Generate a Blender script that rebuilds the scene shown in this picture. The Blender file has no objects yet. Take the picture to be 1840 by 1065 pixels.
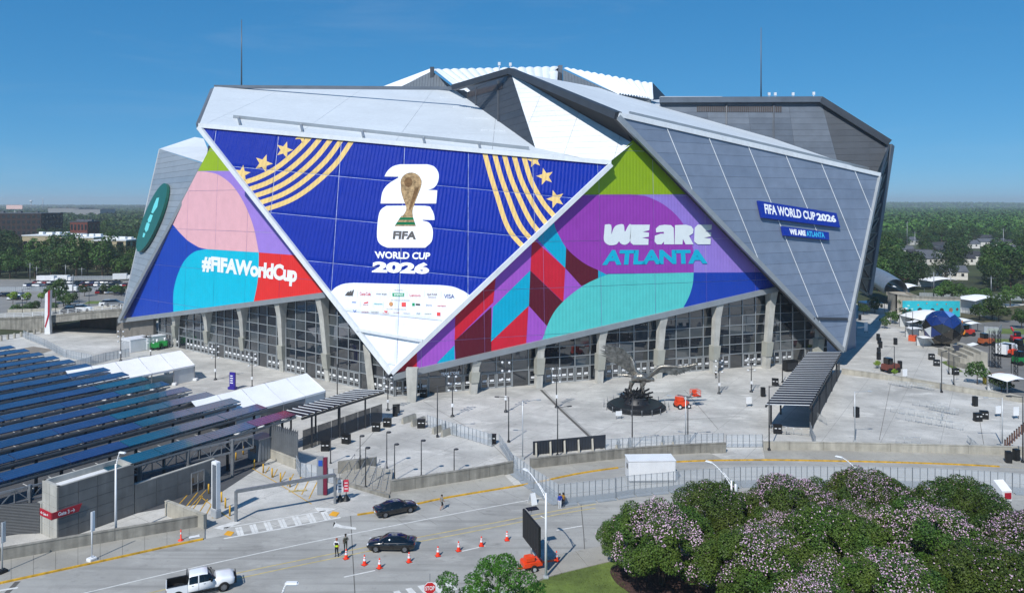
import bpy, bmesh, math, random
from mathutils import Vector, Matrix, noise as mnoise
from mathutils.geometry import tessellate_polygon
random.seed(7)
R = math.radians
V = Vector
sc = bpy.context.scene
col = sc.collection

# ------------------------------------------------------------------ camera, sky, sun, exposure
CAM_H = 36.0; FL = 1300.0; CX = 920.0; CY = 367.0       # camera height, focal length and horizon of the 1840 px wide photograph
cam = bpy.data.cameras.new('camera'); cam_o = bpy.data.objects.new('camera', cam); col.objects.link(cam_o)
cam_o.location = (0, 0, CAM_H); cam_o.rotation_euler = (R(90), 0, 0)
cam.sensor_width = 36; cam.lens = FL/1840*36; cam.shift_y = -(532.5-CY)/1840
cam.clip_start = 0.5; cam.clip_end = 30000
sc.camera = cam_o
HAZE = 0.00013
SUN_EL = 47.0; SUN_DIR = V((-0.45, -0.893, 0)).normalized()*math.cos(R(SUN_EL)) + V((0, 0, math.sin(R(SUN_EL))))
world = bpy.data.worlds.new('World'); sc.world = world; world.use_nodes = True
wn = world.node_tree.nodes; wl = world.node_tree.links
sky = wn.new('ShaderNodeTexSky'); sky.sky_type = 'NISHITA'; sky.sun_disc = False
sky.sun_elevation = R(SUN_EL); sky.sun_rotation = math.atan2(SUN_DIR.x, SUN_DIR.y)
sky.air_density = 0.6; sky.dust_density = 0.0; sky.ozone_density = 10.0; sky.altitude = 0
# one colour response for the whole sky (deeper blue, as the photograph records it) and thin cirrus all round
sep = wn.new('ShaderNodeSeparateColor'); cmb = wn.new('ShaderNodeCombineColor'); wl.new(sky.outputs[0], sep.inputs[0])
for i_, (p_, a_) in enumerate(((.93, .53), (.54, 1.75), (.42, 2.95))):
    pw = wn.new('ShaderNodeMath'); pw.operation = 'POWER'; pw.inputs[1].default_value = p_; ml = wn.new('ShaderNodeMath'); ml.operation = 'MULTIPLY'; ml.inputs[1].default_value = a_
    wl.new(sep.outputs[i_], pw.inputs[0]); wl.new(pw.outputs[0], ml.inputs[0]); wl.new(ml.outputs[0], cmb.inputs[i_])
tc = wn.new('ShaderNodeTexCoord'); mp_ = wn.new('ShaderNodeMapping'); mp_.inputs['Scale'].default_value = (1.6, 1.6, 11.0); mp_.inputs['Rotation'].default_value = (.12, .1, .6); cn = wn.new('ShaderNodeTexNoise'); cn.inputs['Scale'].default_value = 1.7; cn.inputs['Detail'].default_value = 7; cn.inputs['Roughness'].default_value = .62; cn.inputs['Distortion'].default_value = .4
cr = wn.new('ShaderNodeMapRange'); cr.inputs['From Min'].default_value = .52; cr.inputs['From Max'].default_value = .8; cr.inputs["To Max"].default_value = .1; cmx = wn.new('ShaderNodeMix'); cmx.data_type = 'RGBA'; cmx.inputs['B'].default_value = (6.5, 6.9, 7.4, 1)
wl.new(tc.outputs['Generated'], mp_.inputs['Vector']); wl.new(mp_.outputs[0], cn.inputs['Vector']); wl.new(cn.outputs['Fac'], cr.inputs['Value']); wl.new(cr.outputs[0], cmx.inputs['Factor']); wl.new(cmb.outputs[0], cmx.inputs['A']); wl.new(cmx.outputs['Result'], wn['Background'].inputs[0]); wn['Background'].inputs[1].default_value = 0.1
sun = bpy.data.lights.new('sun', 'SUN'); sun_o = bpy.data.objects.new('sun', sun); col.objects.link(sun_o)
sun.energy = 4.4; sun.angle = R(0.5); sun.color = (1.0, 0.965, 0.91)
sun_o.rotation_euler = SUN_DIR.to_track_quat('Z', 'Y').to_euler(); sun_o.location = (0, 0, 300)
sc.view_settings.view_transform = 'Standard'; sc.view_settings.look = 'None'
sc.view_settings.gamma = 1; sc.view_settings.exposure = 0.06
sc.cycles.max_bounces = 6; sc.cycles.transparent_max_bounces = 24
sc.cycles.use_denoising = True; sc.cycles.volume_bounces = 2

# ------------------------------------------------------------------ projection helpers
def G(px, py, z=0.0):
    y = FL*(CAM_H-z)/(py-CY); return V(((px-CX)*y/FL, y, z))
def D(px, py, y): return V(((px-CX)*y/FL, y, CAM_H+(CY-py)*y/FL))
def ray(px, py): return V(((px-CX)/FL, 1.0, (CY-py)/FL))
CAMP = V((0, 0, CAM_H))
def lin(c):
    return tuple(((x/255.)/12.92 if x/255. <= .04045 else ((x/255.+.055)/1.055)**2.4) for x in c[:3])

# ------------------------------------------------------------------ materials
def nd(t, typ, **kw):
    n = t.nodes.new(typ)
    for k, v in kw.items(): setattr(n, k, v)
    return n
MATS = {}
def mat(name, c, rough=.6, metal=0., var=.12, scale=.6, bump=0., bscale=8., rib=None, spec=.5, c2=None, streak=0., emis=None, coat=0., alpha=1., detail=4, trans=0., rib2=None, objvar=0., coatr=.06):
    """principled material with world-space noise mottling; c is linear rgb; rib=(direction, spacing, strength) adds fine relief"""
    if name in MATS: return MATS[name]
    m = bpy.data.materials.new(name); m.use_nodes = True; t = m.node_tree; b = t.nodes['Principled BSDF']
    b.inputs['Roughness'].default_value = rough; b.inputs['Metallic'].default_value = metal
    b.inputs['Specular IOR Level'].default_value = spec; b.inputs['Coat Weight'].default_value = coat; b.inputs['Coat Roughness'].default_value = coatr
    b.inputs['Alpha'].default_value = alpha; b.inputs['Transmission Weight'].default_value = trans
    geo = nd(t, 'ShaderNodeNewGeometry'); pos = geo.outputs['Position']
    c2 = c2 or tuple(x*(1-var*2.2) for x in c)
    cA = tuple(min(1, x*(1+var)) for x in c)
    if var > 0:
        n1 = nd(t, 'ShaderNodeTexNoise'); n1.inputs['Scale'].default_value = scale; n1.inputs['Detail'].default_value = detail; n1.inputs['Roughness'].default_value = .62
        t.links.new(pos, n1.inputs['Vector'])
        mx = nd(t, 'ShaderNodeMix', data_type='RGBA'); mx.inputs['A'].default_value = (*c2, 1); mx.inputs['B'].default_value = (*cA, 1)
        mr = nd(t, 'ShaderNodeMapRange'); mr.inputs['From Min'].default_value = .3; mr.inputs['From Max'].default_value = .7
        t.links.new(n1.outputs['Fac'], mr.inputs['Value']); t.links.new(mr.outputs[0], mx.inputs['Factor'])
        out = mx.outputs['Result']
        if streak > 0:
            mp = nd(t, 'ShaderNodeMapping'); mp.inputs['Scale'].default_value = (1.3, 1.3, .12); t.links.new(pos, mp.inputs['Vector'])
            n2 = nd(t, 'ShaderNodeTexNoise'); n2.inputs['Scale'].default_value = 1.0; n2.inputs['Detail'].default_value = 5; t.links.new(mp.outputs[0], n2.inputs['Vector'])
            m2 = nd(t, 'ShaderNodeMapRange'); m2.inputs['From Min'].default_value = .35; m2.inputs['From Max'].default_value = .7; m2.inputs['To Min'].default_value = 1-streak; m2.inputs['To Max'].default_value = 1.05
            t.links.new(n2.outputs['Fac'], m2.inputs['Value'])
            mm = nd(t, 'ShaderNodeVectorMath', operation='SCALE'); t.links.new(out, mm.inputs[0]); t.links.new(m2.outputs[0], mm.inputs['Scale']); out = mm.outputs[0]
        if objvar > 0:                                   # panels differ a little from one another
            oi = nd(t, 'ShaderNodeObjectInfo'); mo = nd(t, 'ShaderNodeMapRange'); mo.inputs['To Min'].default_value = 1-objvar; mo.inputs['To Max'].default_value = 1+objvar*.7; t.links.new(oi.outputs['Random'], mo.inputs['Value'])
            mv = nd(t, 'ShaderNodeVectorMath', operation='SCALE'); t.links.new(out, mv.inputs[0]); t.links.new(mo.outputs[0], mv.inputs['Scale']); out = mv.outputs[0]
            mq = nd(t, 'ShaderNodeMapRange'); mq.inputs['To Min'].default_value = rough*.8; mq.inputs['To Max'].default_value = min(1, rough*1.25); t.links.new(oi.outputs['Random'], mq.inputs['Value']); t.links.new(mq.outputs[0], b.inputs['Roughness'])
        t.links.new(out, b.inputs['Base Color'])
    else: b.inputs['Base Color'].default_value = (*c, 1)
    hgt = None
    if rib:
        d, sp, st = rib; d = V(d).normalized()
        vm = nd(t, 'ShaderNodeVectorMath', operation='DOT_PRODUCT'); vm.inputs[1].default_value = d*(2*math.pi/sp); t.links.new(pos, vm.inputs[0])
        sn = nd(t, 'ShaderNodeMath', operation='SINE'); t.links.new(vm.outputs['Value'], sn.inputs[0])
        bp = nd(t, 'ShaderNodeBump'); bp.inputs['Strength'].default_value = st; bp.inputs['Distance'].default_value = sp*.12; t.links.new(sn.outputs[0], bp.inputs['Height']); hgt = bp
    if rib2:                                            # shallow cushions between the seams of a panelled face
        fc, du, dv, ou, ov_, sk, wd, dist = rib2
        def math_(op, x, y=None):
            n_ = nd(t, 'ShaderNodeMath', operation=op)
            for i_, q_ in enumerate((x, y)):
                if q_ is None: continue
                if isinstance(q_, (int, float)): n_.inputs[i_].default_value = q_
                else: t.links.new(q_, n_.inputs[i_])
            return n_.outputs[0]
        def dot_(d):
            n_ = nd(t, 'ShaderNodeVectorMath', operation='DOT_PRODUCT'); n_.inputs[1].default_value = d; t.links.new(pos, n_.inputs[0]); return n_.outputs['Value']
        vv = math_('SUBTRACT', dot_(fc.w), fc.p.dot(fc.w)); uu = math_('SUBTRACT', math_('SUBTRACT', dot_(fc.u), fc.p.dot(fc.u)), math_('MULTIPLY', vv, sk))
        hh = None
        for x_, o_, p_ in ((uu, ou, du), (vv, ov_, dv)):
            q_ = math_('PINGPONG', math_('SUBTRACT', x_, o_), p_/2)
            q_ = math_('MINIMUM', math_('DIVIDE', q_, wd), 1.0); q_ = math_('SINE', math_('MULTIPLY', q_, 1.5708))
            hh = q_ if hh is None else math_('MULTIPLY', hh, q_)
        bq = nd(t, 'ShaderNodeBump'); bq.inputs['Strength'].default_value = 1.0; bq.inputs['Distance'].default_value = dist; t.links.new(hh, bq.inputs['Height'])
        if hgt: t.links.new(hgt.outputs[0], bq.inputs['Normal'])
        hgt = bq
    if bump > 0:
        n3 = nd(t, 'ShaderNodeTexNoise'); n3.inputs['Scale'].default_value = bscale; n3.inputs['Detail'].default_value = 3; t.links.new(pos, n3.inputs['Vector'])
        b2 = nd(t, 'ShaderNodeBump'); b2.inputs['Strength'].default_value = bump; b2.inputs['Distance'].default_value = .5/bscale; t.links.new(n3.outputs['Fac'], b2.inputs['Height'])
        if hgt: t.links.new(hgt.outputs[0], b2.inputs['Normal'])
        hgt = b2
    if hgt: t.links.new(hgt.outputs[0], b.inputs['Normal'])
    if emis: b.inputs['Emission Color'].default_value = (*emis[:3], 1); b.inputs['Emission Strength'].default_value = emis[3]
    MATS[name] = m; return m
def S(name, rgb, **kw): return mat(name, lin(rgb), **kw)

# ------------------------------------------------------------------ object helpers
FRAME = {}                                             # object -> world matrix of its root, so parts can be given in world coordinates
def link(o, parent=None):
    col.objects.link(o)
    if parent is not None: o.parent = parent; FRAME[o] = FRAME[parent]
    else: FRAME[o] = Matrix.Identity(4)
    return o
def tag(o, label=None, cat=None, group=None, kind=None):
    for k, v in (('label', label), ('category', cat), ('group', group), ('kind', kind)):
        if v: o[k] = v
    return o
def thing(name, label, cat, loc=(0, 0, 0), rz=0.0, group=None):
    o = bpy.data.objects.new(name, None); col.objects.link(o); o.location = loc; o.rotation_euler = (0, 0, rz); o.empty_display_size = .3
    FRAME[o] = Matrix.Translation(V(loc)) @ Matrix.Rotation(rz, 4, 'Z')
    return tag(o, label, cat, group)
def children(o): return KIDS.get(o, [])
KIDS = {}
class MB:
    """collects polygons, builds one mesh object"""
    def __init__(s): s.v = []; s.f = []; s.m = []; s.sm = []
    def poly(s, pts, mi=0, sm=False):
        n = len(s.v); s.v += [V(p) for p in pts]; s.f.append(list(range(n, n+len(pts)))); s.m.append(mi); s.sm.append(sm); return s
    def grid(s, rows, mi=0, sm=True, close_u=False):
        n = len(s.v); w = len(rows[0])
        for r in rows: s.v += [V(p) for p in r]
        for i in range(len(rows)-1):
            for j in range(w if close_u else w-1):
                k = (j+1) % w
                s.f.append([n+i*w+j, n+i*w+k, n+(i+1)*w+k, n+(i+1)*w+j]); s.m.append(mi); s.sm.append(sm)
        return s
    def hexa(s, p, mi=0):                                # 8 points: bottom 4 ccw, top 4 ccw
        n = len(s.v); s.v += [V(q) for q in p]
        for f in ((3, 2, 1, 0), (4, 5, 6, 7), (0, 1, 5, 4), (1, 2, 6, 5), (2, 3, 7, 6), (3, 0, 4, 7)):
            s.f.append([n+i for i in f]); s.m.append(mi); s.sm.append(False)
        return s
    def box(s, c, size, rz=0., mi=0):                     # c = centre of the base
        c = V(c); x, y, z = size; m = Matrix.Rotation(rz, 3, 'Z'); q = [(-x/2, -y/2), (x/2, -y/2), (x/2, y/2), (-x/2, y/2)]
        return s.hexa([c+m@V((a, b, 0)) for a, b in q]+[c+m@V((a, b, z)) for a, b in q], mi)
    def bbox(s, c, size, bev=.06, rz=0., mi=0):           # bevelled box (base centre)
        bm = bmesh.new(); bmesh.ops.create_cube(bm, size=1)
        for v in bm.verts: v.co = V((v.co.x*size[0], v.co.y*size[1], (v.co.z+.5)*size[2]))
        bmesh.ops.bevel(bm, geom=bm.edges[:], offset=bev, segments=2, affect='EDGES')
        return s.add_bm(bm, Matrix.Translation(V(c)) @ Matrix.Rotation(rz, 4, 'Z'), mi)
    def add_bm(s, bm, M=Matrix.Identity(4), mi=0, sm=False):
        n = len(s.v); bm.verts.index_update(); s.v += [M@v.co for v in bm.verts]
        for f in bm.faces: s.f.append([n+v.index for v in f.verts]); s.m.append(mi); s.sm.append(sm)
        bm.free(); return s
    def bar(s, p, q, w, h=None, mi=0, up=V((0, 0, 1))):    # rectangular bar from p to q
        p, q = V(p), V(q); h = h or w; d = (q-p).normalized()
        if abs(d.dot(up)) > .98: up = V((0, 1, 0))
        a = d.cross(up).normalized()*w/2; b = a.cross(d).normalized()*h/2
        return s.hexa([p-a-b, p+a-b, p+a+b, p-a+b, q-a-b, q+a-b, q+a+b, q-a+b], mi)
    def tube(s, p, q, r0, r1=None, n=8, mi=0, cap=True, sm=True):
        p, q = V(p), V(q); r1 = r0 if r1 is None else r1; d = (q-p).normalized(); up = V((0, 0, 1)) if abs(d.z) < .95 else V((1, 0, 0))
        a = d.cross(up).normalized(); b = d.cross(a)
        c = [a*math.cos(2*math.pi*i/n)+b*math.sin(2*math.pi*i/n) for i in range(n)]
        k = len(s.v); s.v += [p+x*r0 for x in c]+[q+x*r1 for x in c]
        for i in range(n):
            j = (i+1) % n; s.f.append([k+i, k+j, k+n+j, k+n+i]); s.m.append(mi); s.sm.append(sm)
        if cap:
            s.f.append([k+i for i in range(n)][::-1]); s.f.append([k+n+i for i in range(n)]); s.m += [mi, mi]; s.sm += [False, False]
        return s
    def path(s, pts, r, n=6, mi=0):
        for a, b in zip(pts, pts[1:]): s.tube(a, b, r, r, n, mi)
        return s
    def lathe(s, prof, c=(0, 0, 0), n=20, mi=0, sm=True):
        c = V(c)
        return s.grid([[c+V((r*math.cos(2*math.pi*i/n), r*math.sin(2*math.pi*i/n), z)) for i in range(n)] for r, z in prof], mi, sm, True)
    def prism(s, pts, h, mi=0, mi_top=None):               # vertical prism over polygon pts (z of pts = base)
        n = len(pts); a = [V(p) for p in pts]; b = [p+V((0, 0, h)) for p in a]
        s.poly(b, mi if mi_top is None else mi_top); s.poly(a[::-1], mi)
        for i in range(n): j = (i+1) % n; s.poly([a[i], a[j], b[j], b[i]], mi)
        return s
    def slab(s, pts, off, mi=0):                           # polygon extruded by vector off
        n = len(pts); a = [V(p) for p in pts]; b = [p+V(off) for p in a]
        s.poly(b, mi); s.poly(a[::-1], mi)
        for i in range(n): j = (i+1) % n; s.poly([a[i], a[j], b[j], b[i]], mi)
        return s
    def mesh(s, name, mats, inv=None):
        me = bpy.data.meshes.new(name); vs = s.v if inv is None else [inv@p for p in s.v]
        me.from_pydata([tuple(p) for p in vs], [], s.f)
        for m in (mats if isinstance(mats, (list, tuple)) else [mats]): me.materials.append(m)
        me.polygons.foreach_set('material_index', s.m); me.polygons.foreach_set('use_smooth', s.sm); me.update()
        return me
    def build(s, name, mats, parent=None, local=False):
        inv = None
        if parent is not None and not local: inv = FRAME[parent].inverted()
        o = bpy.data.objects.new(name, s.mesh(name, mats, inv)); link(o, parent)
        if parent is not None: KIDS.setdefault(parent, []).append(o)
        return o
def place(name, me, parent=None, M=None):
    """another object on the same mesh data"""
    o = bpy.data.objects.new(name, me); link(o, parent)
    if M is not None: o.matrix_local = M
    if parent is not None: KIDS.setdefault(parent, []).append(o)
    return o
def copy_tree(o, parent=None, loc=None, rz=None, scale=None, label=None, group=None):
    c = o.copy(); col.objects.link(c); c.parent = parent; FRAME[c] = Matrix.Identity(4)
    if loc is not None: c.location = loc
    if rz is not None: c.rotation_euler = (c.rotation_euler[0], c.rotation_euler[1], rz)
    if scale is not None: c.scale = (scale,)*3 if not isinstance(scale, tuple) else scale
    if label: c['label'] = label
    if group: c['group'] = group
    for ch in children(o):
        k = copy_tree(ch, c); KIDS.setdefault(c, []).append(k)
    return c
def struct(o): o['kind'] = 'structure'; return o

# ------------------------------------------------------------------ flat print: planes, clipping, lettering
class Face:
    def __init__(s, p, q, r, u=None):
        s.p = V(p); n = (V(q)-s.p).cross(V(r)-s.p).normalized()
        if n.dot(CAMP-s.p) < 0: n = -n
        s.n = n; s.u = (V(u)-n*V(u).dot(n)).normalized() if u is not None else V((0, 0, 1)).cross(n).normalized()
        s.w = n.cross(s.u)
    def on(s, px, py, off=0.):                             # 3D point where the view line through a pixel meets the plane
        d = ray(px, py); t = (s.p-CAMP).dot(s.n)/d.dot(s.n); return CAMP+d*t+s.n*off
    def uv(s, px, py): q = s.on(px, py)-s.p; return (q.dot(s.u), q.dot(s.w))
    def uvp(s, P): q = V(P)-s.p; return (q.dot(s.u), q.dot(s.w))
    def xyz(s, uv, off=0.): return s.p+s.u*uv[0]+s.w*uv[1]+s.n*off
def area(P): return .5*sum(P[i-1][0]*P[i][1]-P[i][0]*P[i-1][1] for i in range(len(P)))
def ccw(P): return P if area(P) > 0 else P[::-1]
def clip(subj, conv):
    out = list(subj); conv = ccw(list(conv))
    for i in range(len(conv)):
        if not out: return []
        a, b = conv[i-1], conv[i]; ex, ey = b[0]-a[0], b[1]-a[1]; res = []
        dd = [ex*(p[1]-a[1])-ey*(p[0]-a[0]) for p in out]
        for j in range(len(out)):
            p, q, dp, dq = out[j-1], out[j], dd[j-1], dd[j]
            if (dp >= 0) != (dq >= 0):
                t = dp/(dp-dq); res.append((p[0]+(q[0]-p[0])*t, p[1]+(q[1]-p[1])*t))
            if dq >= 0: res.append(q)
        out = res
    return out
def tris(P):
    return [tuple(P[i] for i in t) for t in tessellate_polygon([[V((x, y, 0)) for x, y in P]])]
TXT = {}
def text2d(s, bold=.02, space=1.0):
    """triangles of a word scaled to the unit square, plus its aspect"""
    k = (s, bold, space)
    if k in TXT: return TXT[k]
    cu = bpy.data.curves.new('t', 'FONT'); cu.body = s; cu.offset = bold; cu.resolution_u = 3; cu.space_character = space; cu.fill_mode = 'FRONT'
    ob = bpy.data.objects.new('t', cu); me = bpy.data.meshes.new_from_object(ob)
    vs = [(v.co.x, v.co.y) for v in me.vertices]
    x0, x1 = min(v[0] for v in vs), max(v[0] for v in vs); y0, y1 = min(v[1] for v in vs), max(v[1] for v in vs)
    me.calc_loop_triangles()
    T = [tuple(((vs[i][0]-x0)/(x1-x0), (vs[i][1]-y0)/(y1-y0)) for i in t.vertices) for t in me.loop_triangles]
    bpy.data.objects.remove(ob); bpy.data.curves.remove(cu); bpy.data.meshes.remove(me)
    TXT[k] = (T, (x1-x0)/(y1-y0)); return TXT[k]
def bil(q, x, y):                                          # q: bottom-left, bottom-right, top-right, top-left
    return tuple((q[0][i]*(1-x)+q[1][i]*x)*(1-y)+(q[3][i]*(1-x)+q[2][i]*x)*y for i in (0, 1))
def letter(face, s, quad, m, off, parent, name='lettering', bold=.02, within=None, space=1.0, depth=0.):
    """flat lettering lying on a face; quad given in photo pixels"""
    mb = MB(); T, _ = text2d(s, bold, space)
    for t in T:
        P = [face.uv(*bil(quad, x, y)) for x, y in t]
        if within: P = clip(P, within)
        if len(P) >= 3: mb.poly([face.xyz(p, off) for p in P])
    return mb.build(name, m, parent)
def letter3d(s, origin, right, up, m, parent, name='lettering', bold=.02, h=None):
    """lettering on any plane: origin bottom-left, right and up are full extents"""
    mb = MB(); T, _ = text2d(s, bold); o, r, u = V(origin), V(right), V(up)
    for t in T: mb.poly([o+r*x+u*y for x, y in t])
    return mb.build(name, m, parent)
def circ(cx, cy, r, n=24, ry=None, a0=0, a1=360): 
    ry = ry or r; return [(cx+r*math.cos(R(a0+(a1-a0)*i/n)), cy+ry*math.sin(R(a0+(a1-a0)*i/n))) for i in range(n+(a1-a0 < 360))]
def star(cx, cy, r, rot=0): return [(cx+(r if i % 2 == 0 else r*.42)*math.sin(R(rot+36*i)), cy-(r if i % 2 == 0 else r*.42)*math.cos(R(rot+36*i))) for i in range(10)]
def spline(pts, n=8):
    out = []
    for i in range(len(pts)-1):
        p0 = pts[max(i-1, 0)]; p1 = pts[i]; p2 = pts[i+1]; p3 = pts[min(i+2, len(pts)-1)]
        for k in range(n):
            t = k/n; out.append(tuple(.5*(2*p1[a]+(p2[a]-p0[a])*t+(2*p0[a]-5*p1[a]+4*p2[a]-p3[a])*t*t+(3*p1[a]-p0[a]-3*p2[a]+p3[a])*t**3) for a in range(len(p1))))
    return out+[tuple(pts[-1])]
def ribbon(pts, w):
    L, Rr = [], []
    for i in range(len(pts)):
        a = pts[max(i-1, 0)]; b = pts[min(i+1, len(pts)-1)]; dx, dy = b[0]-a[0], b[1]-a[1]; l = math.hypot(dx, dy) or 1
        L.append((pts[i][0]-dy/l*w/2, pts[i][1]+dx/l*w/2)); Rr.append((pts[i][0]+dy/l*w/2, pts[i][1]-dx/l*w/2))
    return L+Rr[::-1]
# ------------------------------------------------------------------ stadium
stadium = thing('stadium', 'huge angular stadium of folded silver wings wrapped in blue, purple and pink tournament banners', 'stadium', (25, 210, 0))
WL = Face((-22, 135.2, 0), (-106.5, 198, 0), (-22, 135.2, 10))          # left entrance wall plane
WR = Face((-22, 135.2, 0), (78, 168.4, 0), (-22, 135.2, 10))            # right entrance wall plane
PK = Face(WL.p+WL.n*1.2, (-106.5+WL.n.x*1.2, 198+WL.n.y*1.2, 0), WL.p+WL.n*1.2+V((0, 0, 9)))
PU = Face(WR.p+WR.n*1.2, (78+WR.n.x*1.2, 168.4+WR.n.y*1.2, 0), WR.p+WR.n*1.2+V((0, 0, 9)))
T = D(703, 670, 133.4); B1 = D(358, 229, 150.5); B2 = D(1098, 296, 146.8)
BL = Face(T, B1, B2, u=B2-B1)
RBk = D(385, 157, 200); RF1 = Face(B1, B2, RBk)
P1 = D(1110, 210, 146.0); P2 = D(1580, 317, 177); P3 = D(1515, 630, 160.0)
GW = Face(P1, P2, P3)
Q = D(918, 131, 185); RF2 = Face(P1, P2, Q)
C1 = RF1.on(962, 266); A1 = RF1.on(815, 161); APX = PU.on(1137, 258)
DK = Face(A1, Q, C1); WH = Face(Q, C1, APX)
F3 = D(217, 574, 193); F1 = D(287, 268, 214); F2 = D(367, 295, 173.5); FG = Face(F1, F2, F3)
E1a = D(1195, 181, 212); E1b = D(1475, 181, 212); E1c = D(1507, 300, 205); EF = Face(E1a, E1b, E1c)
E2b = D(1597, 261, 204); E2c = D(1582, 330, 190); EG = Face(E1b, E2b, E1c)

white_metal = S('white_metal', (226, 230, 233), rough=.42, metal=.0, var=.04, objvar=.05, scale=.15, streak=.05)
roof_metal = S('roof_membrane', (204, 211, 216), rough=.5, var=.035, scale=.08, streak=.04)
facade_trim = S('facade_trim', (152, 158, 163), rough=.4, metal=.3, var=.05)
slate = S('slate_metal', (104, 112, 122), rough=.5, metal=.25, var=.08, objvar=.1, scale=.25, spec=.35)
dark_shaded = S('dark_and_shaded_metal', (64, 70, 78), rough=.5, metal=.25, var=.08, objvar=.12, scale=.25, spec=.3)  # dark metal parts; also carries the shade painted on two wall facets
shade_grey = S('shade_grey_panel', (126, 139, 158), rough=.5, metal=.2, var=.06, objvar=.05, scale=.3, spec=.35)  # dim light on grey wing and side wall is put into this colour
silver = S('silver_panel', (150, 158, 166), rough=.45, metal=.2, var=.05, objvar=.08, scale=.3)
dark_steel = S('dark_steel', (40, 43, 48), rough=.55, metal=.2, var=.1)
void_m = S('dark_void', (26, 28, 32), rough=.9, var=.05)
joint_m = S('joint_shadow', (58, 62, 68), rough=.8, var=.05)  # dark backing seen through the gaps between panels
louvre_m = S('louvre_brown', (66, 58, 56), rough=.6, var=.1)

def clad(face, px_poly, du, dv, gap, mats, parent, name, thick=.12, prints=(), jitter=0., backing=None, o=(0, 0), skew=0., seam_m=None):
    """split a face into panels, each its own mesh; prints = [(list of pixel polygons, material index)] lie on the panels"""
    poly = ccw([face.uv(*p) for p in px_poly]); us = [p[0]-skew*p[1] for p in poly]; vs = [p[1] for p in poly]
    back = MB().poly([face.xyz(p, -.015) for p in poly]).build(backing or name+'_backing', seam_m or joint_m, parent)
    pr = []
    for polys, mi in prints:
        L = []
        for P in polys:
            for t in tris(P): L.append([face.uv(*q) for q in t])
        pr.append((L, mi))
    i0, i1 = math.floor((min(us)-o[0])/du), math.ceil((max(us)-o[0])/du); j0, j1 = math.floor((min(vs)-o[1])/dv), math.ceil((max(vs)-o[1])/dv)
    for i in range(i0, i1):
        for j in range(j0, j1):
            a, b, c, d = o[0]+i*du+gap, o[0]+(i+1)*du-gap, o[1]+j*dv+gap, o[1]+(j+1)*dv-gap
            cell = clip([(a+skew*c, c), (b+skew*c, c), (b+skew*d, d), (a+skew*d, d)], poly)
            if len(cell) < 3 or abs(area(cell)) < .25: continue
            cell = ccw(cell)
            tk = thick+random.uniform(-jitter, jitter)
            mb = MB(); top = [face.xyz(p, tk) for p in cell]; bot = [face.xyz(p, 0) for p in cell]; mb.poly(top, 0)
            for k in range(len(cell)): mb.poly([bot[k-1], bot[k], top[k], top[k-1]], 0)
            for z, (L, mi) in enumerate(pr):
                for t in L:
                    q = clip(t, cell)
                    if len(q) >= 3 and abs(area(q)) > .002: mb.poly([face.xyz(p, tk+.012*(z+1)) for p in q], mi)
            mb.build(name, mats, back)
    return back
def edge(a, b, w, h, m, name='edge_trim', parent=None):
    return MB().bar(a, b, w, h).build(name, m, parent or stadium)

# print colours shared by the banners
def banner(nm, rgb, face, **kw): 
    return S(nm, rgb, rough=kw.pop('rough', .34), rib2=kw.pop('seam', None), var=.03, scale=.5, rib=(face.u, .75, kw.pop('rs', .12)), spec=kw.pop('spec', .3), bump=kw.pop('crinkle', 0.), bscale=2.2, coatr=kw.pop('coatr', .06), **kw)

# ---- left pink banner wall
def zL(x, y): return (200+x/2.536, 200+y/2.536)
def ZL(L): return [zL(*p) for p in L]
pk_m = [banner('print_lilac_l', (158, 128, 214), PK), banner('print_green_l', (150, 180, 20), PK), banner('print_pink', (228, 176, 184), PK), banner('print_blue_l', (26, 66, 170), PK), banner('print_cyan_l', (8, 186, 214), PK), banner('print_red_l', (224, 50, 48), PK)]
arcB = spline([(285, 520), (310, 550), (350, 590), (400, 620), (432, 628)]); arcC = spline([(432, 628), (380, 640), (335, 680), (305, 740), (288, 800), (283, 850), (284, 930)])
pk_prints = [([ZL([(300, 60), (640, 60), (640, 271), (300, 273)])], 1),
             ([ZL(spline([(400, 274), (440, 277), (490, 290), (545, 330), (590, 390), (625, 460), (650, 530), (665, 600), (673, 643)])+[(440, 628), (400, 620), (350, 590), (310, 550), (285, 520), (200, 500), (300, 274)])], 2),
             ([ZL(arcB+arcC+[(-60, 985), (-60, 700), (200, 440)])], 3),
             ([ZL(arcC[::-1]+[(432, 628), (673, 643)]+spline([(674, 660), (673, 700), (668, 780), (650, 870)])+[(650, 900), (284, 940)])], 4),
             ([ZL([(673, 643), (900, 660), (1100, 860), (640, 900)]+spline([(650, 870), (668, 780), (673, 700), (674, 660)]))], 5)]
pk_part = clad(PK, [(393, 236), (600, 526), (584, 528), (217, 574)], 12.5, 9.3, .035, pk_m, stadium, 'banner_panel', thick=.02, seam_m=S('seam_pale', (206, 200, 222), rough=.5, var=.05), prints=pk_prints, jitter=.006, backing='pink_banner_wall', o=(3, 2), skew=.06)
letter(PK, '#FIFAWorldCup', [zL(414, 742), zL(845, 800), zL(852, 705), zL(416, 655)], S('print_white', (240, 242, 244), rough=.4, var=.02), .12, stadium, 'hashtag_lettering', bold=.05, space=.96)
edge(PK.on(217, 576), PK.on(590, 529), 1.6, 1.1, facade_trim, 'lower_fascia')

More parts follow.
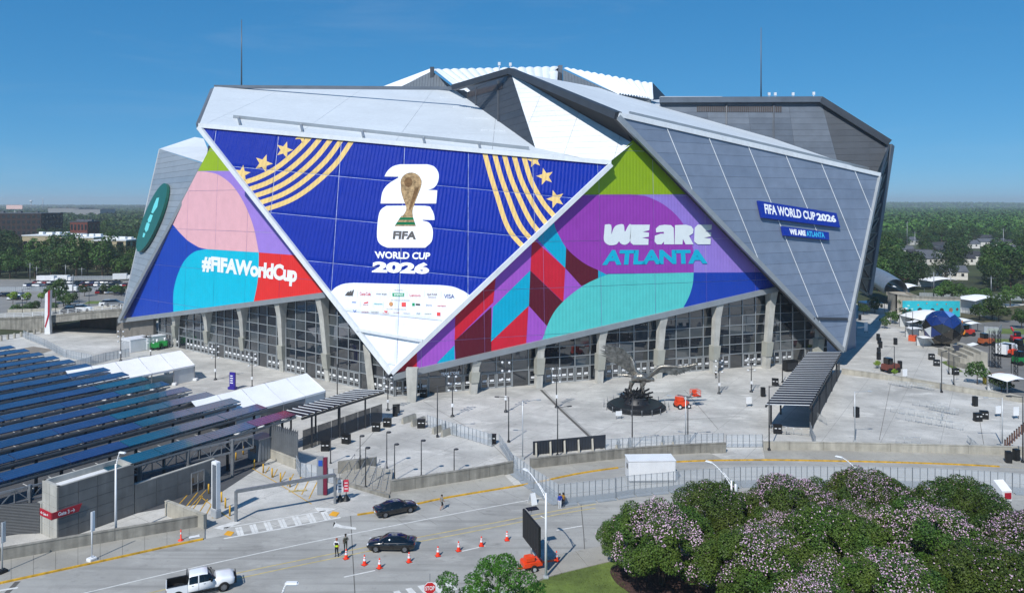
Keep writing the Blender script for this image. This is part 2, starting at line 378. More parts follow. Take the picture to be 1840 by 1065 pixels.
# ---- right purple banner wall
def z6(x, y): return (860+x/3.55, 360+y/3.55)
def Z6(L): return [z6(*p) for p in L]
def z5(x, y): return (580+x/2.6625, 280+y/2.6625)
def Z5(L): return [z5(*p) for p in L]
pu_m = [banner('print_lilac', (150, 125, 212), PU), banner('print_green', (140, 172, 22), PU), banner('print_purple', (150, 62, 172), PU), banner('print_violet', (166, 88, 196), PU), banner('print_red', (206, 34, 56), PU), banner('print_maroon', (92, 22, 40), PU), banner('print_cyan', (6, 170, 204), PU), banner('print_teal', (86, 200, 196), PU), banner('print_blue', (20, 62, 168), PU)]
cirL = [(475, 120), (490, 180), (515, 230), (550, 290), (600, 345), (680, 405), (762, 445), (810, 470)]
teal = spline([(405, 890), (440, 790), (480, 712), (530, 652), (600, 590), (680, 535), (750, 500), (825, 470)])
tealR = spline([(1370, 460), (1366, 520), (1352, 580), (1332, 630), (1300, 690)])
pu_prints = [([Z6([(400, -600), (1500, -600), (1500, -40), (400, -32)])], 1),
  ([Z6([(-400, 300), (475, 110)]+[(810, 470), (810, 560), (300, 960), (-800, 1200)])], 3),
  ([Z6([(340, 238), (552, 432), (540, 648), (330, 447)]), Z6([(318, 670), (302, 930), (60, 1000), (82, 895)]), Z5([(830, 560), (815, 700), (630, 885), (634, 745)]), Z5([(450, 925), (450, 1060), (300, 1080), (300, 990)])], 4),
  ([Z6([(557, 300), (600, 345), (680, 405), (764, 445), (762, 500), (655, 545), (552, 432)]), Z6([(330, 448), (540, 650), (435, 800), (319, 670)]), Z5([(806, 722), (806, 940), (635, 985), (630, 884)])], 5),
  ([Z6([(365, 238), (475, 125)]+cirL[1:4]+[(557, 306), (552, 432)]), Z6([(762, 440), (795, 445), (815, 470), (805, 490), (762, 500)]), Z6([(329, 446), (320, 670), (78, 900), (91, 680)]), Z5([(629, 905), (631, 990), (545, 990)])], 6),
  ([Z6(spline(cirL)+[(830, 466), (1370, 460)]+spline([(1370, 400), (1366, 310), (1342, 220), (1300, 145), (1250, 85), (1190, 35), (1130, 0), (1050, -30), (960, -38)])+[(400, -33)])], 2),
  ([Z6(teal+[(1370, 460)]+tealR+[(1300, 760), (300, 1000)])], 7),
  ([Z6([(1370, 460), (2100, 458), (2100, 800), (1300, 800)]+tealR[::-1])], 8)]
pu_part = clad(PU, [(1137, 252), (1404, 514), (708, 672), (706, 664)], 12.4, 9.2, .035, pu_m, stadium, 'banner_panel', thick=.02, seam_m=MATS['seam_pale'], prints=pu_prints, jitter=.006, backing='purple_banner_wall', o=(5, 1), skew=-.02)
edge(PU.on(706, 676), PU.on(1404, 516), 1.6, 1.1, facade_trim, 'lower_fascia')
pw = S('print_pale', (226, 234, 236), rough=.4, var=.02)
for s_, x0, x1 in (('W', 797, 968), ('E', 962, 1090)):
    pass
# heavy stencil-like capitals of "WE ARE" drawn as filled shapes with thin slits
def glyphs(face, shapes, m, off, name):
    mb = MB()
    for P in shapes:
        for t in tris(P): mb.poly([face.xyz(face.uv(*q), off) for q in t])
    return mb.build(name, m, stadium)
W_ = Z6(spline([(803, 155), (843, 156), (845, 215), (858, 180), (880, 158), (922, 154), (930, 200), (950, 165), (968, 154), (968, 240), (955, 270), (930, 283), (905, 275), (893, 262), (880, 278), (855, 285), (825, 283), (800, 262), (796, 235)], 3))
E_ = Z6([(962, 240), (968, 155), (1090, 155), (1086, 190), (1045, 200), (1085, 206), (1083, 232), (1040, 238), (1082, 246), (1080, 283), (985, 283), (968, 270)])
A_ = Z6([(1120, 262), (1122, 225), (1160, 212), (1180, 212), (1178, 200), (1130, 204), (1128, 180), (1150, 160), (1185, 155), (1225, 158), (1242, 175), (1245, 280), (1180, 280), (1180, 262), (1165, 280), (1135, 280)])
R_ = Z6([(1248, 280), (1250, 158), (1320, 155), (1355, 165), (1368, 185), (1365, 210), (1340, 226), (1368, 280), (1318, 280), (1300, 245), (1298, 280)])
E2_ = Z6([(1372, 262), (1376, 175), (1395, 155), (1486, 155), (1483, 186), (1440, 198), (1482, 204), (1480, 228), (1435, 238), (1478, 244), (1476, 280), (1395, 280)])
glyphs(PU, [W_, E_, A_, R_, E2_], pw, .16, 'slogan_lettering')
letter(PU, 'ATLANTA', [z6(785, 412), z6(1458, 402), z6(1448, 314), z6(800, 316)], S('print_cyan_text', (0, 176, 208), rough=.4, var=.02), .16, stadium, 'city_lettering', bold=.05, space=.94)

# ---- blue front wing
def z2(x, y): return (340+x/3.5385, 120+y/3.5385)
def z3(x, y): return (780+x/3.55, 100+y/3.55)
bl_kw = dict(rs=.3, spec=.06, rough=.45, seam=(BL, 13.2, 9.0, 1, 1.5, -.12, .8, .16), crinkle=.3)
bl_m = [banner('print_royal_blue', (8, 42, 148), BL, coat=.14, coatr=.05, **bl_kw), banner('print_gold', (222, 190, 122), BL, coat=.1, coatr=.05, **bl_kw), banner('print_white_b', (228, 233, 239), BL, rs=.1, rough=.5, spec=.05, seam=bl_kw['seam'])]
aL1 = [(800, 405), (770, 445), (680, 540), (560, 640), (440, 705), (330, 742)]; aL5 = [(1075, 410), (1030, 478), (930, 620), (780, 760), (640, 850), (470, 912)]
aR1 = [(310, 560), (325, 628), (360, 760), (405, 905), (455, 1060), (505, 1150), (585, 1235)]; aR5 = [(545, 560), (575, 655), (620, 800), (690, 930), (750, 1005), (800, 1060), (880, 1140)]
gold = []
for k in range(5):
    t = k/4
    gold.append(ribbon([z2(*[a*(1-t)+b*t for a, b in zip(p, q)]) for p, q in zip(spline(aL1, 5), spline(aL5, 5))], 8.6))
    gold.append(ribbon([z3(*[a*(1-t)+b*t for a, b in zip(p, q)]) for p, q in zip(spline(aR1, 5), spline(aR5, 5))], 8.6))
gold += [star(*z2(605, 530), 16, 18), star(*z2(472, 615), 17, 20), star(*z2(335, 680), 16, 10), star(*z2(718, 442), 14, 30), star(*z3(640, 668), 14, -10), star(*z3(708, 772), 16, -14), star(*z3(775, 915), 17, -18)]
bl_white = [Z5(spline([(-80, 700), (30, 655), (60, 630), (100, 612), (150, 607)], 4)+spline([(560, 618), (620, 625), (660, 640), (700, 664), (820, 760)], 4)+[(400, 1150), (200, 1150)])]
bl_part = clad(BL, [(358, 229), (1098, 296), (703, 670)], 13.2, 9.0, .05, bl_m, stadium, 'wing_panel', thick=.02, seam_m=S('seam_welt', (150, 166, 206), rough=.4, var=.3, scale=.8), prints=[(gold, 1), (bl_white, 2)], jitter=.008, backing='blue_wing', o=(1, 1.5), skew=-.12)
two = Z5(spline([(296, 100), (308, 76), (335, 52), (370, 42)], 3)+spline([(500, 42), (532, 52), (552, 78), (555, 108), (546, 138), (528, 156), (503, 164)], 3)+[(548, 166), (543, 229), (277, 229)]+spline([(277, 229), (284, 180), (300, 150), (325, 128), (362, 106)], 3)[1:]+[(362, 101)])
six = Z5(spline([(305, 240), (490, 240), (520, 255), (533, 285), (535, 308)], 3)+[(535, 308), (478, 307)]+spline([(478, 311), (508, 320), (524, 345), (527, 375), (520, 412), (490, 440)], 3)+spline([(310, 440), (276, 424), (260, 390), (264, 310), (276, 262), (305, 240)], 3)[:-1])
emb = MB()
def fill(mb, P, off, mi=0, face=None):
    face = face or BL
    for t in tris(P): mb.poly([face.xyz(face.uv(*q), off) for q in t], mi)
fill(emb, two, .120); fill(emb, six, .120)
fill(emb, Z5(circ(423, 130, 51, 22, 49)), .140, 1)
fill(emb, Z5(spline([(374, 140), (376, 175), (388, 215), (400, 250), (392, 275), (378, 292)], 4)+spline([(432, 292), (430, 262), (440, 230), (455, 190), (470, 150), (474, 120)], 4)), .150, 1)
fill(emb, Z5([(376, 288), (430, 288), (446, 337), (344, 337)]), .160, 2)
for y0, y1 in ((289, 296), (308, 318), (331, 337)): fill(emb, Z5([(376-(y0-288)*.62, y0), (430+(y0-288)*.32, y0), (430+(y1-288)*.32, y1), (376-(y1-288)*.62, y1)]), .170, 1)
fill(emb, Z5(circ(410, 128, 20, 12, 24)), .165, 3); fill(emb, Z5([(440, 160), (462, 150), (445, 205), (418, 262), (412, 255)]), .165, 3)
ptext = S('print_white_text', (238, 241, 246), rough=.6, var=.02, spec=.05)
emb.build('cup_emblem', [ptext, S('trophy_gold', (176, 148, 110), rough=.6, var=.3, scale=1.6, spec=.05), S('trophy_green', (14, 112, 74), rough=.6, var=.1, spec=.05), S('trophy_brown', (120, 92, 62), rough=.6, var=.2, scale=2, spec=.05)], stadium)
ink = S('print_black', (16, 18, 24), rough=.5, var=.02)
letter(BL, 'FIFA', Z5([(335, 399), (446, 401), (452, 362), (339, 360)]), ink, .180, stadium, 'emblem_lettering', bold=.045)
letter(BL, 'WORLD CUP', Z5([(252, 491), (511, 497), (516, 463), (248, 457)]), ptext, .120, stadium, 'emblem_lettering', bold=.035)
letter(BL, '2026', Z5([(235, 558), (509, 567), (511, 511), (240, 504)]), ptext, .120, stadium, 'emblem_lettering', bold=.06)
spon = [('Coca-Cola', (203, 660), 52, 17, (206, 40, 52)), ('HYUNDAI', (267, 661), 22, 6, (40, 60, 110)), ('KIA', (296, 662), 24, 7, (30, 30, 36)), ('Lenovo', (442, 667), 52, 13, (206, 60, 66)), ('QATAR', (523, 664), 50, 11, (96, 62, 80)), ('AIRWAYS', (523, 677), 38, 6, (120, 90, 104)), ('VISA', (605, 672), 50, 20, (24, 50, 130)),
        ('Hisense', (266, 708), 40, 8, (40, 160, 170)), ('Bank', (207, 712), 26, 5, (170, 70, 80)), ('verizon', (568, 717), 42, 9, (206, 70, 80)), ('Dove', (508, 714), 28, 8, (110, 120, 150)), ('DIAGEO', (250, 748), 34, 7, (120, 120, 124)), ('PIF', (458, 755), 18, 8, (130, 150, 160)), ('aramco', (363, 665), 44, 9, (238, 240, 244)), ('FIFA PARTNERS', (364, 643), 42, 4, (110, 112, 116)), ('FIFA WORLD CUP 2026 SPONSORS', (372, 691), 90, 4, (110, 112, 116)), ('FIFA WORLD CUP 2026 SUPPORTERS', (352, 734), 92, 4, (110, 112, 116)), ('airbnb', (203, 746), 34, 7, (170, 110, 120)), ('DoorDash', (302, 753), 30, 5, (200, 90, 80)), ('THE HOME', (352, 750), 30, 5, (170, 120, 110)), ('ROCK-IT', (504, 756), 32, 5, (80, 80, 84)), ('Globant', (402, 753), 32, 5, (140, 140, 150))]
lg = MB()
fill(lg, Z5([(333, 656), (390, 657), (388, 673), (334, 672)]), .110, 0)
for k in range(3): fill(lg, Z5([(106+k*12, 668), (118+k*12+k, 648-k*1+4-k*4), (126+k*12, 648-k*4), (143, 671) if k == 2 else (128+k*8, 670)]), .110, 1)
fill(lg, Z5(circ(327, 709, 10, 10, 11)), .110, 3); fill(lg, Z5([(377, 701), (398, 701), (398, 722), (377, 721)]), .110, 2); fill(lg, Z5([(428, 704), (440, 704), (440, 718), (428, 718)]), .110, 0); fill(lg, Z5([(445, 706), (466, 708), (466, 716), (445, 715)]), .110, 1)
fill(lg, Z5([(143, 737), (153, 750), (162, 737), (157, 738), (153, 744), (148, 737)]), .110, 4); fill(lg, Z5([(546, 748), (563, 749), (563, 766), (546, 765)]), .110, 2); fill(lg, Z5([(140, 698), (160, 699), (160, 703), (140, 702)]), .110, 4); fill(lg, Z5([(195, 702), (218, 697), (218, 704), (200, 707)]), .110, 2); fill(lg, Z5([(292, 741), (312, 742), (306, 749), (296, 747)]), .110, 2)
for k in (166, 230, 322, 402, 487, 566, 180, 240, 290, 345): 
    y = 648 if k in (166, 230, 322, 402, 487, 566) else 698
    fill(lg, Z5([(k, y), (k+1.2, y), (k+1.2, y+26), (k, y+26)]), .110, 5)
lg.build('sponsor_marks', [S('mark_green', (0, 150, 100), rough=.5, var=.02, spec=.05), ink, S('mark_red', (214, 36, 40), rough=.5, var=.02), S('mark_gold', (190, 130, 70), rough=.5, var=.02), S('mark_blue', (30, 90, 170), rough=.5, var=.02), S('mark_grey', (190, 194, 198), rough=.5, var=.02)], stadium)
for s_, (cx, cy), w, h, rgb in spon:
    sl = .018*w
    letter(BL, s_, Z5([(cx-w/2, cy+h/2-sl/2), (cx+w/2, cy+h/2+sl/2), (cx+w/2, cy-h/2+sl/2), (cx-w/2, cy-h/2-sl/2)]), S('ink_%d_%d_%d' % rgb, rgb, rough=.5, var=0), .125, stadium, 'sponsor_lettering', bold=.012)
# trims, gutter and thickness of the front wing
for a, b in ((B1, T), (T, B2)): edge(a+BL.n*.1, b+BL.n*.1, .8, .9, white_metal, 'wing_edge')
edge(BL.on(642, 592, .3), BL.on(760, 612, .3), .9, .5, white_metal, 'gutter')
edge(B1+V((0, 0, .4)), B2+V((0, 0, .4)), .9, .9, white_metal, 'eaves_edge')
sd = MB()
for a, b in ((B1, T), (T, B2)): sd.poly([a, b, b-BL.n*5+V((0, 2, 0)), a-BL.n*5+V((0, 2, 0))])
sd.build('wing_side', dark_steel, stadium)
# ---- roofs above the front wing
up = V((0, 0, 1))
clad(RF1, [(358, 225), (962, 280), (962, 264), (815, 160), (385, 157)], 21, 60, .03, roof_metal, stadium, 'roof_panel', thick=.1, backing='front_wing_roof', skew=.25)
clad(RF1, [(962, 280), (1100, 293), (962, 264)], 21, 60, .03, roof_metal, stadium, 'roof_panel', thick=.1, backing='roof_tail', skew=.25)
for off, nm in ((.35, 'roof_gutter'),):
    a, b = RF1.on(420, 213, .4), RF1.on(950, 270, .4); edge(a, b, .5, .7, facade_trim, nm)
for x, y in ((428, 214), (540, 226), (650, 238), (760, 250), (860, 261)): edge(RF1.on(x, y, .3), RF1.on(x+3, y+12, .3), .4, .5, facade_trim, 'gutter_rib')
sn = MB()
for (x0, y0, x1) in ((792, 176, 832), (814, 194, 856), (838, 213, 882), (865, 235, 910)):
    for k in range(10): sn.bar(RF1.on(x0+(x1-x0)*k/10, y0+1.6*k/10, .2), RF1.on(x0+(x1-x0)*(k+.6)/10, y0+1.6*(k+.6)/10, .2), .35, .3)
sn.build('snow_guard', white_metal, stadium)
edge(D(386, 156, 201), D(815, 159, 199), 1.0, .8, slate, 'ridge_edge')
MB().slab([D(358, 227, 166.5), D(385, 157, 200.5), D(378, 160, 202), D(352, 222, 168)], (0, .6, -1.5)).build('wing_end', slate, stadium)
clad(DK, [(815, 160), (918, 131), (962, 266)], 16, 1.9, .03, dark_shaded, stadium, 'wall_panel', thick=.06, backing='inner_wall', o=(0, .5))  # this facet's shade is put into the colour as a darker metal
clad(WH, [(918, 131), (962, 266), (1092, 294), (1137, 258)], 11, 2.1, .03, white_metal, stadium, 'white_panel', thick=.06, backing='white_wall', o=(0, .3))
lv = MB()
for k in range(24):
    t = k/24; x = 841+t*63; y = 166-t*16.5; lv.poly([DK.xyz(DK.uv(*p), .25) for p in ((x, y), (x+1.9, y-.5), (x+1.9, y+9.5), (x, y+10))])
lv.build('louvre', louvre_m, stadium)
for x, y0, y1 in ((856, 158, 192), (896, 146, 220)): edge(DK.on(x, y0, .2), DK.on(x, y1, .2), .35, .3, dark_shaded, 'downpipe')
edge(D(815, 158, 198), D(918, 128, 184.5), 1.6, 1.5, dark_shaded, 'roof_edge'); edge(D(918, 128, 184.5), P1+V((0, -.3, .2)), 1.6, 1.5, dark_shaded, 'roof_edge')
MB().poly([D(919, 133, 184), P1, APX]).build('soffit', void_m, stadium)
# ---- grey right wing
clad(GW, [(1110, 210), (1580, 317), (1515, 630)], 10.4, 2.4, .022, shade_grey, stadium, 'metal_panel', thick=.08, backing='grey_wing', o=(1, 0), skew=-.33)
gp = ccw([GW.uv(1110, 210), GW.uv(1580, 317), GW.uv(1515, 630)])
for i in range(-6, 14):
    u0 = 1+i*10.4; seg = clip([(u0-.08-.33*-90, -90), (u0+.08-.33*-90, -90), (u0+.08-.33*90, 90), (u0-.08-.33*90, 90)], gp)
    if len(seg) >= 3:
        vs_ = sorted(seg, key=lambda p: p[1]); edge(GW.xyz(vs_[0], .14), GW.xyz(vs_[-1], .14), .2, .12, white_metal, 'seam_cap')
for a, b in ((P1, P3), (P3, P2)): edge(a+GW.n*.1, b+GW.n*.1, .8, 1.0, facade_trim, 'wing_edge')
edge(P1+V((0, 0, .4)), P2+V((0, 0, .4)), .9, .9, white_metal, 'eaves_edge')
edge(GW.on(1459, 572, .3), GW.on(1520, 573, .3), .5, .5, dark_shaded, 'gutter')
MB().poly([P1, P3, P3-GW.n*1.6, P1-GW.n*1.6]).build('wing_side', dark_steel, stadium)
clad(RF2, [(918, 129), (1110, 209), (1190, 228), (1190, 180)], 15, 60, .03, roof_metal, stadium, 'roof_panel', thick=.1, backing='right_wing_roof', skew=.4)
clad(RF2, [(1190, 228), (1580, 316), (1190, 180)], 15, 60, .03, roof_metal, stadium, 'roof_panel', thick=.1, backing='right_wing_roof', skew=.4)
edge(RF2.on(1130, 205, .3), RF2.on(1560, 305, .3), .4, .6, facade_trim, 'roof_gutter')
# sign boards on the grey wing
def z4(x, y): return (1080+x/3.132, 140+y/3.132)
board_b = S('sign_board_blue', (18, 46, 150), rough=.35, var=.03)
def board(q, texts, lab):
    P = [GW.on(*z4(*p), .35) for p in q]
    b_ = MB().slab(P, GW.n*.5).build('sign_board', [board_b], stadium); b_['label'] = lab
    for s_, tq, m_, bo in texts: letter(GW, s_, [z4(*p) for p in tq], m_, .88, b_, 'lettering', bold=bo)
    return b_
board([(890, 790), (1330, 845), (1308, 765), (868, 695)], [('FIFA WORLD CUP', [(908, 768), (1192, 806), (1186, 760), (900, 712)], ptext, .035), ('2026', [(1200, 806), (1308, 818), (1300, 778), (1192, 762)], ptext, .05)], 'blue sign board reading FIFA WORLD CUP 2026')
board([(1013, 890), (1268, 915), (1265, 872), (1003, 838)], [('WE ARE', [(1046, 884), (1136, 893), (1132, 862), (1042, 852)], ptext, .06), ('ATLANTA', [(1140, 894), (1242, 904), (1238, 874), (1136, 864)], S('sign_cyan', (60, 180, 225), rough=.4, var=.02), .04)], 'small blue sign board reading WE ARE ATLANTA')
# ---- left grey wing with the oval sign
clad(FG, [(287, 268), (367, 295), (217, 574)], 60, 1.6, .03, silver, stadium, 'side_panel', thick=.08, backing='left_wing', skew=.2)
edge(F1, F3, .3, .4, slate, 'wing_edge'); edge(F2+FG.n*.1, F3+FG.n*.1, .8, 1.0, facade_trim, 'wing_edge')
RFF = Face(F1, F2, D(352, 247, 232)); clad(RFF, [(287, 268), (367, 293), (374, 270), (366, 250), (350, 247)], 40, 30, .03, white_metal, stadium, 'roof_panel', thick=.1, backing='left_wing_roof')
MB().poly([F2+V((0, 1, 0)), D(374, 262, 178), D(389, 262, 176), D(372, 292, 176)]).build('wing_side', dark_shaded, stadium)
ov = MB(); a_, b_, c_ = zL(201, 488), zL(263, 333), zL(234, 502)
L = [(a_[0]+(b_[0]-a_[0])*math.cos(t)+(c_[0]-a_[0])*math.sin(t), a_[1]+(b_[1]-a_[1])*math.cos(t)+(c_[1]-a_[1])*math.sin(t)) for t in [2*math.pi*i/36 for i in range(36)]]
ov.slab([FG.on(*p, .3) for p in L], FG.n*.7); oval = ov.build('oval_sign', S('oval_green', (24, 92, 78), rough=.4, var=.04), stadium); oval['label'] = 'dark green oval sign with cyan lettering'
mk = MB(); m_cy = S('oval_cyan', (110, 215, 215), rough=.4, var=.03)
for q in ([(225, 400), (236, 398), (228, 440), (208, 470), (200, 466), (212, 430)], [(196, 474), (208, 478), (198, 508), (186, 512), (184, 498)], [(180, 510), (194, 516), (186, 545), (176, 556), (170, 540)], [(164, 558), (174, 560), (168, 578), (160, 578)]):
    for t in tris(ZL(q)): mk.poly([FG.xyz(FG.uv(*p), 1.03) for p in t])
mk.build('sign_mark', m_cy, oval)
# ---- upper retractable roof
pil = S('roof_pillow', (226, 232, 238), rough=.35, var=.03, scale=.3)
def pillow(q, n, name, bulge=.45):
    """ribbed air cushions between two edges q = a,b (upper) and d,c (lower)"""
    a, b, c, d = q
    rt = MB()
    for i in range(n):
        rows = []
        for s in range(5):
            t = (i+s/4*.985+.007)/n; h = bulge*math.sin(math.pi*s/4)
            rows.append([(a.lerp(b, t)).lerp(d.lerp(c, t), k/4)+V((0, -h*.55, h*.8)) for k in range(5)])
        MB().grid(rows).build('roof_cushion', pil, PILL)
PILL = MB().box((0, 262, 40), (96, 74, 25)).build('upper_roof', dark_shaded, stadium)
pillow((D(779, 126, 232), D(1003, 121, 238), D(1000, 170, 214), D(840, 166, 214)), 15, 'cushion')
pillow((D(1013, 123, 236), D(1166, 151, 224), D(1171, 178, 216), D(1112, 170, 214)), 12, 'cushion', .6)
MB().slab([D(683, 157.5, 229), D(776, 122.5, 232), D(778, 128, 231), D(716, 158, 228)], (0, 2, 0)).build('roof_verge', white_metal, stadium)
MB().slab([D(712, 159, 228), D(776, 128, 231), D(818, 160, 226)], (0, 1, 0)).build('gable_wall', S('gable_ribbed', (98, 106, 114), rough=.5, var=.06, rib=((1, 0, 0), .9, .8)), stadium)
MB().bar(D(776.5, 121, 230), D(776.5, 165, 230), 1.2, 1.2).build('roof_post', dark_shaded, stadium)
MB().slab([D(779, 124, 230), D(784, 124, 230), D(836, 162, 213), D(826, 162, 213)], (0, 1, .2)).build('roof_verge', white_metal, stadium)
MB().slab([D(973, 138, 233), D(1003, 119, 236), D(1010, 122, 236), D(1010, 165, 225), D(973, 160, 225)], (0, 1.2, 0)).build('gable_wall', dark_shaded, stadium)
MB().slab([D(974, 137, 231), D(1001, 119, 234), D(1003, 122, 234), D(980, 140, 231)], (0, 1, .2)).build('roof_verge', white_metal, stadium)
MB().bar(D(1007, 118, 234), D(1007, 165, 234), 1.3, 1.3).build('roof_post', slate, stadium)
MB().slab([D(1012, 126, 234), D(1110, 170, 214.5), D(1170, 178, 215), D(1170, 190, 215), D(1012, 170, 226)], (0, .8, 0)).build('gable_wall', MATS['gable_ribbed'], stadium)
MB().slab([D(1166, 148, 223), D(1172, 148, 222), D(1174, 178, 214), D(1168, 178, 214)], (0, 1.5, 0)).build('roof_verge', white_metal, stadium)
MB().poly([D(1173, 149, 223), D(1200, 178, 235), D(1173, 180, 216)]).build('gable_wall', dark_shaded, stadium)
# ---- right-hand block behind
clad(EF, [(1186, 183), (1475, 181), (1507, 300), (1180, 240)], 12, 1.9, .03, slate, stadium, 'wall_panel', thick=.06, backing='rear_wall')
clad(EG, [(1475, 181), (1597, 261), (1584, 330), (1507, 300)], 12, 1.9, .03, dark_shaded, stadium, 'wall_panel', thick=.06, backing='rear_wall')  # shade of the turned facet is put into a darker metal colour
lv = MB()
for k in range(40):
    x = 1252+k*3.82; y = 191+k*.02; lv.poly([EF.xyz(EF.uv(*p), .25) for p in ((x, y), (x+2.7, y), (x+2.7, y+10.5), (x, y+10.5))])
lv.build('louvre', louvre_m, stadium)
for x, y1 in ((1305, 226), (1390, 256)): edge(EF.on(x, 186, .25), EF.on(x, y1, .25), .35, .3, dark_shaded, 'downpipe')
edge(D(1186, 180, 211), D(1476, 179, 211), 1.6, 1.6, slate, 'roof_edge'); edge(D(1475, 179, 211), E2b+V((0, -.5, .6)), 1.8, 1.8, dark_shaded, 'roof_edge')
edge(D(1186, 178, 214), D(1296, 178, 214), 2.0, 1.2, white_metal, 'roof_edge')
O2 = D(1559, 528, 196)
edge(E2b+V((.4, 0, 0)), O2, 1.7, 1.7, slate, 'wing_edge')
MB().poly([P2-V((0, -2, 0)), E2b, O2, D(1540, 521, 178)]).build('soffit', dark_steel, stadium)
tr = MB(); e0, e1, f0, f1 = P2, D(1541, 520, 176), E2b, O2
for k in range(11):
    p = e0.lerp(e1, k/10.0); q = f0.lerp(f1, k/10.0); tr.bar(p+V((.5, .6, 0)), q+V((-.3, -.8, 0)), .4)
    if k < 10: tr.bar(p+V((.5, .6, 0)), f0.lerp(f1, (k+1)/10.0)+V((-.3, -.8, 0)), .3)
tr.build('truss', dark_shaded, stadium)
cw = [G(1508, 648), V((86.5, 182, 0)), V((104, 214, 0)), V((104, 330, 0)), V((-100, 330, 0)), V((-112, 205, 0)), V((-104, 200, 0)), V((-60, 172, 0)), V((-22, 146, 0)), V((70, 177, 0))]
MB().prism([V((74, 170, 0)), V((86.5, 182, 0)), V((98, 206, 0)), V((98, 225, 0)), V((74, 225, 0))], 17).build('side_wall', shade_grey, stadium)
MB().prism([V((80, 190, 17)), V((102, 214, 17)), V((102, 330, 17)), V((-98, 330, 17)), V((-98, 214, 17)), V((-55, 182, 17)), V((-12, 163, 17)), V((60, 187, 17))], 21).build('bowl', dark_shaded, stadium)
MB().prism([V((80, 215, 38)), V((80, 310, 38)), V((-70, 310, 38)), V((-70, 228, 38)), V((-2, 205, 38))], 12).build('upper_bowl', dark_shaded, stadium)
# masts and roof gear
for x, y0, y1, Y in ((434, 36, 160, 204), (1367.5, 50, 182, 214)):
    MB().tube(D(x, y1, Y), D(x, y0, Y), .22, .1, 6).build('mast', slate, stadium)
for x, y, Y in ((1382, 178, 213), (1393, 178, 213), (1425, 178, 213), (1462, 177, 213), (897, 124, 200), (917, 125, 200), (440, 214, 170)):
    MB().tube(D(x, y+2, Y), D(x, y-5, Y), .12, .12, 6).box(D(x, y-6, Y), (.7, .4, .9)).build('roof_antenna', white_metal, stadium)
# ---- columns, glass, doors
conc_col = S('column_concrete', (184, 183, 176), rough=.8, var=.1, scale=.5, streak=.14, bump=.15, bscale=3)
knee_m = S('knee_panel', (160, 160, 150), rough=.55, var=.06)
def column(face, bx, by, tx, ty):
    b = G(bx, by); t = face.on(tx, ty, -.6); d = face.n; u = face.u
    if t.z < 8: ks, kh = t.z*.35, t.z*.3
    else: ks, kh = 2.7, 3.0
    mb = MB()
    def ring(z, w, dp, back=0.):
        f = z/t.z; c = b.lerp(t, f) if z > ks else V((b.x, b.y, 0)).lerp(t, f); c = V((c.x, c.y, z))
        return [c-u*w/2+d*dp/2, c+u*w/2+d*dp/2, c+u*w/2-d*dp/2, c-u*w/2-d*dp/2]
    mb.hexa(ring(0, 1.3, 1.3)+ring(ks, 1.3, 1.3))
    mb.hexa(ring(ks, 1.2, 1.1)+ring(t.z*.72+ks*.28, 1.45, 1.3)); mb.hexa(ring(t.z*.72+ks*.28, 1.45, 1.3)+ring(t.z, 1.75, 2.4))
    c = mb.build('column', conc_col, stadium)
    k = MB(); k.hexa(ring(ks-.1, 1.5, 1.7)+ring(ks+kh, 1.7, 1.9)); k.build('knee_box', knee_m, c)
for a in ((319, 622, 311, 563), (377, 634, 367, 557), (441, 648, 431, 549), (510, 666, 500, 541), (592, 684, 574, 531)): column(PK, *a)
for a in ((850, 706, 856, 648), (967, 696, 973, 615), (1076, 687, 1084, 591), (1182, 678, 1192, 566), (1282, 669, 1292, 543), (1376, 661, 1390, 520), (1468, 655, 1478, 560)): column(PU, *a)
MB().hexa([G(738, 722)+V(p) for p in ((-.6, 0, 0), (.9, 0, 0), (.9, 1.5, 0), (-.6, 1.5, 0), (-.9, 0, 6), (1.2, 0, 6), (1.2, 1.8, 6), (-.9, 1.8, 6))]).build('column', conc_col, stadium)
MB().hexa([G(667, 704)+V(p) for p in ((-.6, 0, 0), (.7, 0, 0), (.7, 1.3, 0), (-.6, 1.3, 0), (-1.6, 0, 9), (-.4, 0, 9), (-.4, 1.6, 9), (-1.6, 1.6, 9))]).build('column', conc_col, stadium)
def glass_mat():
    m = bpy.data.materials.new('facade_glass'); m.use_nodes = True; t = m.node_tree; b = t.nodes['Principled BSDF']
    b.inputs['Base Color'].default_value = (.012, .016, .022, 1); b.inputs['Roughness'].default_value = .02; b.inputs['IOR'].default_value = 1.75; b.inputs['Specular IOR Level'].default_value = .75
    b.inputs['Coat Weight'].default_value = .6; b.inputs['Coat Roughness'].default_value = .01
    return m
glass = glass_mat()
glass2 = glass.copy(); glass2.name = 'facade_glass_blue'; glass2.node_tree.nodes['Principled BSDF'].inputs['Base Color'].default_value = (.03, .045, .06, 1)
glass3 = glass.copy(); glass3.name = 'facade_glass_clear'; glass3.node_tree.nodes['Principled BSDF'].inputs['Base Color'].default_value = (.06, .07, .075, 1); glass3.node_tree.nodes['Principled BSDF'].inputs['Roughness'].default_value = .06
mull_m = S('mullion_aluminium', (150, 156, 160), rough=.4, metal=.3, var=.04)
door_frame = S('door_frame', (168, 172, 174), rough=.45, metal=.2, var=.05); sticker = S('white_sticker', (228, 230, 232), rough=.6, var=.02)
pw_, ph_ = 3.35, 2.1
pane_me = MB().poly([V((.04, 0, .04)), V((pw_-.04, 0, .04)), V((pw_-.04, 0, ph_-.04)), V((.04, 0, ph_-.04))]).mesh('glass_pane', glass)
pane_mes = [pane_me]
for g_ in (glass, glass2, glass3): q_ = pane_me.copy(); q_.materials[0] = g_; pane_mes.append(q_)
dmb = MB()
for x in (0, 1.35): dmb.box((x, -.06, 0), (.12, .14, 2.9))
